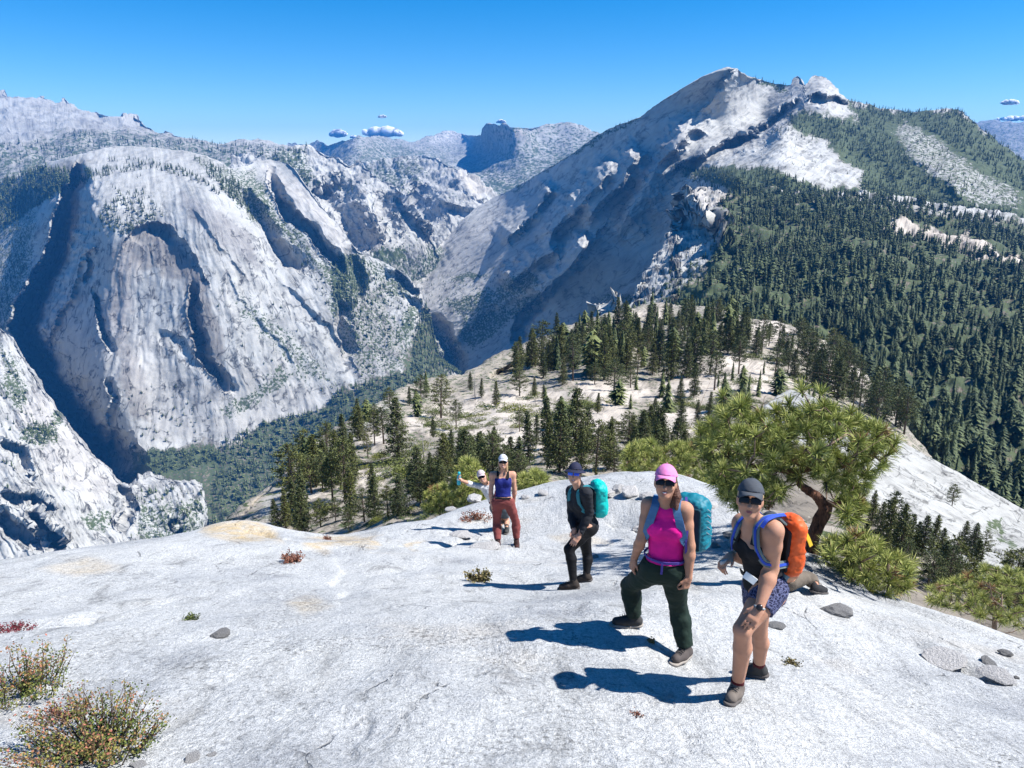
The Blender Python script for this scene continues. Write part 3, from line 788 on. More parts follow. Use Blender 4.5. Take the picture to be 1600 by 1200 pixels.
def ground_px(px, py):
    """foreground surface point under a photo pixel"""
    Y = np.concatenate([np.linspace(1.2, 30, 3000)])
    P = at(float(px), float(py), Y)
    h = P[:, 2] - ground_z(P[:, 0], P[:, 1])
    k = np.nonzero(h <= 0)[0]
    k = k[0] if len(k) else int(np.argmin(np.abs(h)))
    if k == 0:
        return P[0]
    t = h[k - 1] / (h[k - 1] - h[k] + 1e-12) if h[k] <= 0 else 1.0
    return P[k - 1] * (1 - t) + P[k] * t



def build_foreground():
    for pts, h, w in LEDGES:
        q = []
        for a in pts:
            Yv = 1.5
            for _ in range(300):
                p = at(a[0], a[1], Yv)
                hh = p[2] - float(_fev(p[0] / 5.0, p[1] / 5.0))
                if hh < 0.003 or Yv > 40:
                    break
                Yv += max(hh * 0.7, 0.002)
            q.append((p[0], p[1]))
        LED_W.append((q, h, w))
    nx, ny = 620, 560
    t = np.linspace(-1, 1, nx)
    X = 30 * np.sinh(3.6 * t) / math.sinh(3.6)
    s_ = np.linspace(0, 1, ny)
    Y = -3.0 + 45.0 * (np.exp(2.6 * s_) - 1) / (math.exp(2.6) - 1)
    XX, YY = np.meshgrid(X, Y)
    ZZ = ground_raw(XX, YY)
    GRID.extend([X, Y, ZZ])
    V = np.stack([XX, YY, ZZ], -1)
    pxx, pyy = pix(V)
    pxx = np.where(YY > 1.2, pxx, -999)
    warm = np.zeros(XX.shape)
    q = np.stack([XX, YY, XX * 0], -1)
    j = 14 * fbm(q / 0.8, 4)
    for pts, a, fe in [([(310, 822), (400, 812), (425, 828), (440, 845), (370, 845), (320, 835)], 1.0, 7), ([(470, 850), (520, 838), (600, 838), (580, 852), (500, 862)], 0.8, 6), ([(60, 890), (140, 872), (190, 885), (120, 900)], 0.5, 8), ([(445, 940), (490, 930), (515, 945), (480, 962)], 0.5, 8), ([(860, 838), (920, 836), (960, 850), (880, 850)], 0.45, 6), ([(640, 845), (655, 842), (655, 858), (640, 858)], 0.9, 4), ([(1040, 890), (1110, 900), (1090, 930), (1040, 920)], 0.2, 12)]:
        warm = np.maximum(warm, a * soft_poly(pxx + j, pyy + 0.5 * j, pts, fe))
    f = grid_faces(ny, nx)[:, ::-1]
    t = NT('foreground_granite')
    P = t.obj()
    gr1 = t.noise(150.0, 3, 0.7, P)
    gr2 = t.noise(46.0, 4, 0.65, P)
    mott = t.noise(15.0, 6, 0.72, P, 0.5)
    big = t.noise(0.7, 5, 0.6, P)
    strk = t.noise(3.2, 6, 0.7, t.obj((1.0, 0.22, 1.0), (0, 0, 0.5)), 0.6)
    c = t.ramp(gr1, [(0.30, (0.12, 0.127, 0.14)), (0.43, (0.435, 0.45, 0.455)), (0.62, (0.61, 0.612, 0.60))])
    zone = t.ramp(t.noise(0.55, 4, 0.6, t.obj((1, 1, 1), (0, 0, 0.8))), [(0.36, 0.35), (0.60, 1.0)])
    c = t.mix(0.55, c, t.ramp(gr2, [(0.32, 0.20), (0.44, 0.85), (0.62, 1.15)]), 'MULTIPLY')
    c = t.mix(t.math('MULTIPLY', zone, 0.85), c, t.ramp(mott, [(0.30, 0.28), (0.43, 0.86), (0.65, 1.10)]), 'MULTIPLY')
    c = t.mix(t.math('MULTIPLY', zone, 0.9), c, t.ramp(strk, [(0.30, 0.35), (0.45, 0.94), (0.7, 1.08)]), 'MULTIPLY')
    c = t.mix(1.0, c, t.ramp(big, [(0.3, (0.70, 0.71, 0.74)), (0.45, (0.97, 0.97, 0.97)), (0.6, (1.08, 1.07, 1.05))]), 'MULTIPLY')
    lich = t.math('MULTIPLY', t.ramp(t.noise(26.0, 4, 0.7, P), [(0.52, 0.0), (0.60, 1.0)]), t.ramp(t.noise(0.9, 4, 0.6, t.obj((1, 1, 1), (0.4, 0, 2.0))), [(0.52, 0.0), (0.66, 1.0)]))
    c = t.mix(t.math('MULTIPLY', lich, 0.75), c, (0.10, 0.10, 0.095))
    stain = t.ramp(t.noise(0.8, 5, 0.6, t.obj((0.6, 1.2, 1), (0, 0, 1.2))), [(0.58, 0.0), (0.76, 0.40)])
    c = t.mix(stain, c, t.mix(1.0, c, (1.05, 0.90, 0.72), 'MULTIPLY'))
    wn_ = t.math('MULTIPLY', t.attr('warm', 'Fac'), t.ramp(t.noise(4.0, 5, 0.65, P), [(0.3, 0.2), (0.6, 1.0)]))
    c = t.mix(wn_, c, t.mix(1.0, c, (1.12, 0.86, 0.52), 'MULTIPLY'))
    # hairline cracks that follow the sheeting
    vo = t.n('TexVoronoi', {'Vector': t.mix(0.16, t.obj((0.55, 0.2, 0.55), (0, 0, 0.62)), t.n('TexNoise', {'Scale': 1.7, 'Detail': 5.0, 'Vector': P}).outputs['Color']), 'Scale': 1.6}, feature='DISTANCE_TO_EDGE')
    crk = t.ramp(vo.outputs['Distance'], [(0.0, 0.25), (0.002, 0.35), (0.008, 1.0)])
    crk = t.math('MAXIMUM', crk, t.ramp(t.noise(1.1, 4, 0.6, t.obj((1, 1, 1), (0, 0, 1))), [(0.56, 1.0), (0.66, 0.0)]))
    crk = t.math('MAXIMUM', crk, t.ramp(t.noise(11.0, 3, 0.6, P), [(0.42, 1.0), (0.5, 0.0)]))
    c = t.mix(t.math('SUBTRACT', 1.0, crk), c, (0.07, 0.068, 0.066))
    h = t.math('ADD', t.math('MULTIPLY', gr2, 0.5), t.math('ADD', t.math('MULTIPLY', mott, 1.2), t.math('ADD', t.math('MULTIPLY', strk, 1.4), t.math('MULTIPLY', crk, 0.9))))
    m = t.out(c, 0.82, t.bump(h, 1.0, 0.027))
    me = mesh_np('foreground_dome', V.reshape(-1, 3), f, m, True, {'warm': warm.ravel()})
    return tag(link('foreground_dome', me), kind='structure')


fore = build_foreground()
# ------------------------------------------------------------------ plants
def mat_leaf(name, a, b, rough=0.75, trans=0.0):
    t = NT(name)
    oi = t.n('ObjectInfo').outputs['Random']
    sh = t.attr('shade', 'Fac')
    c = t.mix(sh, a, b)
    c = t.mix(1.0, c, t.ramp(oi, [(0.0, (0.72, 0.78, 0.85)), (0.5, (1.0, 1.0, 1.0)), (1.0, (1.22, 1.12, 0.85))]), 'MULTIPLY')
    return t.out(c, rough)


def mat_plain(name, col, rough=0.8, bump=None, var=None, spec=0.25):
    t = NT(name)
    c = tuple(col)
    if var:
        c = t.mix(1.0, c, t.ramp(t.noise(var[0], 5, 0.65, t.obj()), [(0.3, 1 - var[1]), (0.7, 1 + var[1])]), 'MULTIPLY')
    nrm = None
    if bump:
        nrm = t.bump(t.noise(bump[0], 5, 0.65, t.obj()), bump[1], bump[2])
    t.b.inputs['Specular IOR Level'].default_value = spec
    return t.out(c, rough, nrm)


def mat_bark(name, a, b, sc):
    t = NT(name)
    n1 = t.noise(sc, 5, 0.7, t.obj((1, 1, 0.25)))
    c = t.mix(t.ramp(n1, [(0.35, 0.0), (0.6, 1.0)]), a, b)
    return t.out(c, 0.9, t.bump(n1, 1.0, 0.4 / sc))


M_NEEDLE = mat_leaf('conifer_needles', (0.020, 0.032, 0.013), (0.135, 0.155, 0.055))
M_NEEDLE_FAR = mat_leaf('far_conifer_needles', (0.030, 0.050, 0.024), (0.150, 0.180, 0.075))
M_BARK = mat_bark('conifer_bark', (0.06, 0.045, 0.035), (0.20, 0.15, 0.115), 6.0)
M_SNAG = mat_bark('dead_wood', (0.22, 0.20, 0.18), (0.42, 0.40, 0.37), 6.0)
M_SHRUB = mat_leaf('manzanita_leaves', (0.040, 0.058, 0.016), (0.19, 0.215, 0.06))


def tube(pts, rad, n=6):
    pts = np.asarray(pts, float)
    rad = np.asarray(rad, float)
    T = np.gradient(pts, axis=0)
    T /= np.linalg.norm(T, axis=1)[:, None] + 1e-9
    up = np.array([0, 0, 1.0]) if abs(T[0][2]) < 0.9 else np.array([1.0, 0, 0])
    V = []
    A = np.cross(T[0], up)
    for k in range(len(pts)):
        A = A - T[k] * (A @ T[k])
        A /= np.linalg.norm(A) + 1e-9
        B = np.cross(T[k], A)
        th = np.arange(n) * 2 * math.pi / n
        V.append(pts[k] + rad[k] * (np.cos(th)[:, None] * A + np.sin(th)[:, None] * B))
    V = np.concatenate(V)
    Fq = []
    for k in range(len(pts) - 1):
        for j in range(n):
            Fq.append((k * n + j, k * n + (j + 1) % n, (k + 1) * n + (j + 1) % n, (k + 1) * n + j))
    c0 = len(V)
    V = np.concatenate([V, pts[:1], pts[-1:]])
    Ft = [(c0, (j + 1) % n, j) for j in range(n)] + [(c0 + 1, (len(pts) - 1) * n + j, (len(pts) - 1) * n + (j + 1) % n) for j in range(n)]
    return V, np.array(Fq), np.array(Ft)


class Bag:
    """collects vertices, faces and a shade value"""

    def __init__(s):
        s.V, s.Q, s.T, s.S, s.n = [], [], [], [], 0

    def add(s, V, Q=None, T=None, shade=0.5):
        V = np.asarray(V, float).reshape(-1, 3)
        if Q is not None and len(Q):
            s.Q.append(np.asarray(Q) + s.n)
        if T is not None and len(T):
            s.T.append(np.asarray(T) + s.n)
        s.V.append(V)
        s.S.append(np.broadcast_to(np.asarray(shade, float), (len(V),)))
        s.n += len(V)
        return s

    def tube(s, pts, rad, n=6, shade=0.5):
        return s.add(*tube(pts, rad, n), shade=shade)

    def tris(s, C, U, W, shade):
        """triangle fan leaves: tip at C+U, base C+-W"""
        n = len(C)
        V = np.stack([C - W, C + W, C + U], 1).reshape(-1, 3)
        return s.add(V, None, np.arange(3 * n).reshape(-1, 3), np.repeat(shade, 3))

    def mesh(s, name, mat, smooth=False):
        fl = []
        if s.Q:
            fl.append(np.concatenate(s.Q))
        if s.T:
            fl.append(np.concatenate(s.T))
        return mesh_np(name, np.concatenate(s.V), fl, mat, smooth, {'shade': np.concatenate(s.S)})


def unit(v):
    return v / (np.linalg.norm(v, axis=-1)[..., None] + 1e-9)


def rdir(r, n):
    return unit(r.normal(size=(n, 3)))


def conifer(seed, kind):
    """unit height tree: returns crown and trunk meshes"""
    r = np.random.default_rng(seed)
    b = Bag()
    tk = Bag()
    lean = r.normal(0, 0.02, 2)
    tk.tube([(0, 0, -0.03), (lean[0] * 0.3, lean[1] * 0.3, 0.35), (lean[0], lean[1], 0.75), (lean[0], lean[1], 0.97)], [0.022, 0.017, 0.010, 0.003], 7)
    z0 = {'fir': 0.06, 'pine': 0.28, 'slim': 0.10, 'round': 0.16}[kind]
    wid = {'fir': 0.28, 'pine': 0.28, 'slim': 0.19, 'round': 0.34}[kind]
    z = z0
    while z < 0.985:
        t = (z - z0) / (1 - z0)
        if kind in ('fir', 'slim'):
            L = wid * (1 - t) ** 0.85 * (0.5 + 0.5 * min(1, t * 6)) + 0.012
        else:
            L = wid * (max(0.0, math.sin(math.pi * (0.16 + 0.84 * t))) ** 0.7) * (1.05 - 0.35 * t) + 0.012
        nb = r.integers(4, 7)
        a0 = r.uniform(0, 6.28)
        for k in range(nb):
            if kind in ('pine', 'round') and r.random() < 0.2:
                continue
            a = a0 + k * 6.283 / nb + r.normal(0, 0.25)
            l = L * r.uniform(0.55, 1.15)
            droop = r.uniform(-0.35, 0.05) if kind in ('fir', 'slim') else r.uniform(-0.1, 0.45)
            d = np.array([math.cos(a), math.sin(a), droop])
            o = np.array([lean[0] * z, lean[1] * z, z])
            tk.tube([o, o + d * l * 0.85], [0.004, 0.0015], 3)
            nt = int(7 + l * 130)
            s = r.uniform(0.25, 1.0, nt) if kind in ('fir', 'slim') else r.uniform(0.45, 1.05, nt)
            C = o + d * (l * s)[:, None] + r.normal(0, 0.011 + 0.05 * l, (nt, 3)) * np.array([1, 1, 0.55])
            U = unit(d * 0.9 + r.normal(0, 0.75, (nt, 3)) + np.array([0, 0, 0.25])) * r.uniform(0.018, 0.036, nt)[:, None]
            Wd = unit(np.cross(U, rdir(r, nt))) * r.uniform(0.006, 0.013, nt)[:, None]
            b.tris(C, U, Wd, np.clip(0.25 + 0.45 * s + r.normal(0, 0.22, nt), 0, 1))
        z += (0.030 if kind in ('fir', 'slim') else 0.036) * r.uniform(0.8, 1.25)
    top = np.array([lean[0], lean[1], 0.955])
    C = top + r.normal(0, 0.008, (14, 3)) * np.array([1, 1, 2.0])
    b.tris(C, np.tile([0, 0, 0.045], (14, 1)) + r.normal(0, 0.008, (14, 3)), unit(np.cross(rdir(r, 14), [0, 0, 1.0])) * 0.007, r.uniform(0.4, 0.9, 14))
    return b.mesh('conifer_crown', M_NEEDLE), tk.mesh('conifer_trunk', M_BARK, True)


PROTO = {k: [conifer(10 * i + j, k) for j in range(3)] for i, k in enumerate(('fir', 'pine', 'slim', 'round'))}


def snag_mesh(seed):
    r = np.random.default_rng(seed)
    b = Bag()
    b.tube([(0, 0, -0.03), (0.01, 0, 0.5), (0.02, 0.01, 1.0)], [0.02, 0.014, 0.003], 7)
    for k in range(16):
        z = r.uniform(0.3, 0.95)
        a = r.uniform(0, 6.28)
        l = 0.12 * (1.1 - z) + 0.03
        b.tube([(0, 0, z), (math.cos(a) * l, math.sin(a) * l, z + r.uniform(-0.03, 0.05))], [0.004, 0.001], 4)
    return b.mesh('dead_trunk', M_SNAG, True)


SNAGS = [snag_mesh(k) for k in range(2)]

G_SHO = 'conifers on the sandy shoulder below the dome'
G_LEFT = 'conifers on the left edge of the shoulder above the canyon'
G_SLAB = 'conifers below the bare slab at the lower right'


def on_ground(px, py):
    if (px > 1340 and py > 700) or (px > 1230 and py > 700):
        return slab.at(np.array([px]), np.array([py]))[0]
    return shoulder.at(np.array([px]), np.array([py]))[0]


def put_tree(px, py, h, kind, label, group, r):
    p = on_ground(px, py)
    D = p[1] * CP - p[2] * SP
    H = h * D / F / 0.96
    e = empty('conifer_tree' if kind != 'snag' else 'dead_tree', p)
    e.rotation_euler = (0, 0, r.uniform(0, 6.28))
    w = H * r.uniform(0.85, 1.2)
    e.scale = (w, w, H)
    if kind == 'snag':
        link('trunk', SNAGS[r.integers(0, 2)], None, e)
        tag(e, label, 'dead tree', group)
    else:
        cr, tr = PROTO[kind][r.integers(0, 3)]
        link('crown', cr, None, e)
        link('trunk', tr, None, e)
        tag(e, label or 'green conifer', 'tree', group)
    return e


KEY = [  # px, py of the base, pixel height, kind
    (689, 648, 68, 'pine', 'tall pine with bare lower trunk on the sandy crest of the shoulder'),
    (658, 628, 44, 'round', 'round-crowned pine on the shoulder rim left of the tall bare-trunked pine'),
    (713, 671, 46, 'pine', 'small lone pine with thin trunk on open sand mid shoulder'),
    (677, 684, 34, 'slim', 'short slim conifer on open sand below the tall bare-trunked pine'),
    (624, 724, 98, 'fir', 'largest dense conifer at the left end of the sandy shoulder'),
    (600, 698, 58, 'pine', None), (586, 700, 56, 'pine', None), (560, 678, 46, 'pine', None), (610, 640, 36, 'round', None), (640, 632, 30, 'slim', None),
    (514, 762, 56, 'fir', None), (492, 752, 62, 'pine', None), (466, 746, 40, 'pine', None), (478, 742, 45, 'slim', None), (460, 815, 72, 'fir', None), (446, 822, 66, 'slim', None), (470, 828, 78, 'fir', None), (432, 826, 50, 'fir', None),
    (552, 762, 36, 'slim', None), (530, 754, 36, 'slim', None), (642, 772, 50, 'fir', None), (662, 772, 42, 'pine', None), (570, 818, 54, 'round', None), (588, 818, 74, 'fir', None), (628, 818, 66, 'fir', None), (524, 812, 40, 'round', None), (610, 822, 52, 'round', None), (500, 820, 48, 'round', None), (545, 828, 42, 'round', None),
    (720, 732, 58, 'fir', None), (696, 726, 46, 'pine', None), (740, 735, 52, 'fir', None), (752, 722, 46, 'fir', None), (719, 770, 60, 'round', None), (690, 790, 62, 'round', None), (660, 800, 60, 'round', None),
    (874, 742, 112, 'fir', 'tallest dark fir behind the woman with the turquoise pack'), (899, 714, 108, 'fir', 'dark bushy fir just right of the tallest fir mid shoulder'), (856, 708, 84, 'slim', None), (917, 708, 70, 'fir', None), (838, 700, 48, 'slim', None), (812, 677, 34, 'pine', 'small pine alone on sand above the woman in the blue tank top'),
    (775, 630, 40, 'fir', None), (812, 619, 46, 'round', None), (835, 622, 32, 'slim', None), (850, 626, 26, 'slim', None), (880, 605, 38, 'fir', None), (929, 604, 34, 'round', None), (959, 615, 50, 'round', None), (985, 607, 34, 'round', None), (934, 645, 32, 'slim', None), (752, 620, 30, 'slim', None), (735, 612, 30, 'slim', None),
    (1116, 609, 60, 'pine', None), (1154, 585, 58, 'pine', None), (1084, 619, 54, 'fir', None), (1062, 630, 42, 'fir', None), (1107, 667, 48, 'slim', None), (1090, 667, 38, 'slim', None), (1064, 679, 52, 'fir', None), (1022, 660, 40, 'fir', None), (1128, 656, 44, 'slim', None), (1003, 690, 52, 'fir', None), (985, 700, 56, 'slim', None), (1020, 700, 40, 'slim', None), (955, 700, 44, 'slim', None),
    (1270, 604, 52, 'pine', None), (1311, 607, 50, 'pine', None), (1345, 637, 58, 'pine', None), (1362, 649, 56, 'fir', None), (1397, 667, 60, 'round', None), (1300, 574, 52, 'pine', None), (1330, 620, 48, 'fir', None), (1240, 590, 46, 'fir', None), (1210, 590, 48, 'pine', None), (1225, 575, 42, 'slim', None), (1380, 660, 50, 'slim', None), (1250, 545, 42, 'pine', None), (1215, 540, 40, 'pine', None), (1180, 560, 44, 'fir', None),
    (1487, 791, 36, 'round', 'lone small pine growing on the bare granite slab'),
    (1390, 844, 80, 'pine', None), (1364, 816, 58, 'slim', None), (1420, 862, 64, 'fir', None), (1437, 876, 70, 'fir', None), (1456, 862, 62, 'slim', None), (1467, 880, 60, 'fir', None), (1514, 876, 58, 'fir', None), (1500, 868, 52, 'fir', None), (1530, 880, 50, 'round', None), (1574, 896, 36, 'pine', None), (1446, 925, 66, 'round', None), (1410, 905, 62, 'round', None), (1490, 930, 54, 'round', None), (1550, 935, 52, 'round', None), (1598, 910, 44, 'round', None), (1380, 880, 60, 'fir', None), (1585, 960, 54, 'round', None), (1525, 960, 48, 'round', None), (1350, 860, 50, 'fir', None),
    (527, 735, 58, 'snag', 'bare grey snag among shrubs near the left edge of the shoulder'), (663, 722, 46, 'snag', 'thin bare snag on sand right of the largest conifer'), (672, 724, 34, 'snag', 'shorter thin bare snag beside another on the sand'), (742, 622, 46, 'snag', 'tall bare snag on the shoulder rim above the canyon'), (738, 752, 62, 'snag', 'grey snag standing behind the waving hiker'), (484, 744, 54, 'snag', 'bare snag at the canyon rim on the far left of the shoulder'),
]
FILL = [  # polygon, how many, height at 100 m in px (scaled by distance), kinds, group
    ([(770, 600), (830, 565), (900, 535), (960, 515), (1010, 500), (1100, 500), (1170, 520), (1160, 560), (1090, 590), (1000, 590), (900, 600)], 92, 19.0, ('fir', 'fir', 'slim', 'pine'), G_SHO),
    ([(1180, 540), (1250, 530), (1310, 570), (1400, 640), (1420, 690), (1340, 650), (1240, 600), (1190, 580)], 34, 17.0, ('pine', 'fir', 'round'), G_SHO),
    ([(440, 790), (500, 710), (560, 665), (600, 650), (600, 700), (560, 740), (600, 800), (480, 830)], 26, 9.0, ('fir', 'slim', 'pine'), G_LEFT),
    ([(900, 700), (1120, 680), (1120, 740), (960, 760), (800, 770), (720, 800), (640, 800), (700, 740)], 44, 8.0, ('round', 'fir', 'slim'), G_SHO),
    ([(1360, 830), (1420, 860), (1600, 920), (1600, 980), (1450, 930), (1370, 880)], 12, 5.0, ('round', 'fir'), G_SLAB),
]


ORD = ('leftmost', 'second', 'third', 'fourth', 'fifth', 'sixth', 'seventh', 'eighth', 'ninth', 'tenth', 'eleventh', 'twelfth', 'thirteenth', 'fourteenth', 'fifteenth', 'sixteenth')
KINDW = {'fir': 'dense conical', 'slim': 'slim', 'pine': 'tall open-crowned', 'round': 'round-crowned', 'snag': 'bare'}


def zone_of(px, py):
    if px > 1230 and py > 700:
        return ('below the bare slab' if py > 850 else 'on the slab foot behind the gnarled pine'), G_SLAB
    if px < 540:
        return ('low on the left rim' if py > 780 else 'high on the left rim'), G_LEFT
    if px < 640:
        return ('near the rim left of the hikers' if py > 740 else 'at the left end of the sand'), G_LEFT
    if px > 1180:
        return ('on the rocky knob at right' if px < 1270 else 'behind the slab crest at right'), G_SHO
    if py < 602:
        for lim, nm in ((830, 'at the far grove left end'), (880, 'in the grove over the blue tank'), (930, 'in the grove above the bucket hat'), (980, 'in the grove above the turquoise pack'), (1030, 'in the grove left of the pink cap'), (1080, 'in the grove above the pink cap'), (1130, 'in the grove right of the pink cap'), (1200, 'at the far grove right end')):
            if px < lim:
                return nm, G_SHO
    for lim, nm in ((760, 'on sand above the waving hiker'), (850, 'on sand above the blue tank top'), (940, 'beside the tallest dark firs'), (1040, 'left of the pink cap'), (1181, 'behind the gnarled pine')):
        if px < lim:
            return nm + (' near the rim' if py > 690 else ''), G_SHO


def build_trees():
    r = np.random.default_rng(21)
    used, rows = [], []
    for px, py, h, k, lab in KEY:
        z, grp = zone_of(px, py)
        e = put_tree(px, py, h, k, lab, grp if k != 'snag' else 'bare snags on the shoulder', r)
        used.append((px, py))
        if lab is None:
            rows.append((z, k, px, e))
    for poly, cnt, hp, kinds, _g in FILL:
        P = np.array(poly, float)
        lo, hi = P.min(0), P.max(0)
        c = 0
        tries = 0
        while c < cnt and tries < 4000:
            tries += 1
            q = r.uniform(lo, hi)
            if not inside(np.array([q[0]]), np.array([q[1]]), poly)[0]:
                continue
            if min(math.hypot(q[0] - u[0], (q[1] - u[1]) * 1.4) for u in used) < 7:
                continue
            p = on_ground(q[0], q[1])
            H = hp * r.uniform(0.6, 1.15)
            h = H * F / (p[1] * CP - p[2] * SP)
            z, grp = zone_of(q[0], q[1])
            k = kinds[r.integers(0, len(kinds))]
            rows.append((z, k, q[0], put_tree(q[0], q[1], h, k, 'green conifer', grp, r)))
            used.append(tuple(q))
            c += 1
    sets = {}
    for z, k, px, e in rows:
        sets.setdefault((z, k), []).append((px, e))
    for (z, k), m in sets.items():
        m.sort(key=lambda t: t[0])
        for i, (px, e) in enumerate(m):
            e['label'] = ('%s%s of %s conifers %s' % (ORD[i], ' from left' if i else '', KINDW[k], z)) if len(m) > 1 and i < len(ORD) else ('%s conifer %s' % (KINDW[k], z) if len(m) == 1 else '%s conifer farther right %s' % (KINDW[k], z))


build_trees()


# --- the forest too far off to count
def far_tree_proto(seed, ntri, kind):
    r = np.random.default_rng(seed)
    t = np.sort(r.uniform(0.03, 0.98, ntri))
    w = (0.17 if kind else 0.13) * (1 - t) ** 0.8 + 0.015
    if kind == 2:
        w = 0.24 * np.sin(np.pi * (0.15 + 0.83 * t)) ** 0.7
    a = r.uniform(0, 6.28, ntri)
    rad = np.stack([np.cos(a), np.sin(a), 0 * a], 1)
    tan = np.stack([-np.sin(a), np.cos(a), 0 * a], 1)
    C = rad * (w * 0.25)[:, None] + np.stack([0 * t, 0 * t, t + 0.04], 1)
    U = rad * (w * r.uniform(0.7, 1.25, ntri))[:, None] + np.stack([0 * t, 0 * t, -0.05 - 0.05 * r.random(ntri)], 1)
    fine = min(1.0, (46.0 / ntri) ** 0.55)
    W = tan * ((w * 0.55 + 0.012) * fine)[:, None]
    V = np.stack([C - W, C + W + np.array([0, 0, 0.02]), C + U], 1).reshape(-1, 3)
    # solid core so that little shows through
    th = np.arange(6) * 6.283 / 6
    core = [np.stack([np.cos(th) * k * 0.45, np.sin(th) * k * 0.45, 0 * th + z], 1) for k, z in ((w.max() * 0.9, 0.04), (w.max() * 0.75, 0.4), (0.012, 0.98))]
    nV = len(V)
    V = np.concatenate([V] + core)
    T = [np.arange(3 * ntri).reshape(-1, 3)]
    for k in range(2):
        for j in range(6):
            p, q = nV + k * 6 + j, nV + k * 6 + (j + 1) % 6
            T.append(np.array([(p, q, q + 6), (p, q + 6, p + 6)]))
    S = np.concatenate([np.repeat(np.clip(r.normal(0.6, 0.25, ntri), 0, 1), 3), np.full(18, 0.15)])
    return V, np.concatenate(T), S


FARP = [far_tree_proto(50 + k, 46, k % 3) for k in range(6)]
FARP_HI = [far_tree_proto(120 + k, 150, k % 3) for k in range(6)]
FARP_LO = [far_tree_proto(80 + k, 12, k % 3) for k in range(6)]


def scatter(pos, H, r, bag, lo=False, hi=False):
    pr = FARP_LO if lo else (FARP_HI if hi else FARP)
    for p, h in zip(pos, H):
        V, T, S = pr[r.integers(0, 6)]
        a = r.uniform(0, 6.28)
        c, s_ = math.cos(a), math.sin(a)
        w = h * r.uniform(0.8, 1.45)
        Q = np.stack([(V[:, 0] * c - V[:, 1] * s_) * w, (V[:, 0] * s_ + V[:, 1] * c) * w, V[:, 2] * h - 0.02 * h], 1) + p
        bag.add(Q, None, T, np.clip(S + r.normal(0, 0.2), 0, 1))


def fill_poly(patch, poly, step_m, Hm, r, hs=(0.6, 1.2), clump=0.0, cap=6000):
    """jittered trees inside a pixel polygon; spacing given in metres and turned into pixels by distance"""
    P = np.array(poly, float)
    lo, hi = P.min(0), P.max(0)
    n = int((hi - lo).prod() * 0.6)
    n = min(max(n, 400), 120000)
    q = r.uniform(lo, hi, (n, 2))
    q = q[inside(q[:, 0], q[:, 1], poly)]
    W = patch.at(q[:, 0], q[:, 1])
    D = W[:, 1] * CP - W[:, 2] * SP
    area = (hi - lo).prod() / max(n, 1)                       # px^2 per candidate
    spx = step_m * F / D
    prob = area / (spx * spx * 0.45)
    if clump:
        prob = prob * np.clip(1 + clump * 3 * fbm(W / (12 * step_m), 3), 0, 3)
    k = r.random(len(q)) < prob
    W, D = W[k][:cap], D[k][:cap]
    return W, Hm * r.uniform(hs[0], hs[1], len(W))


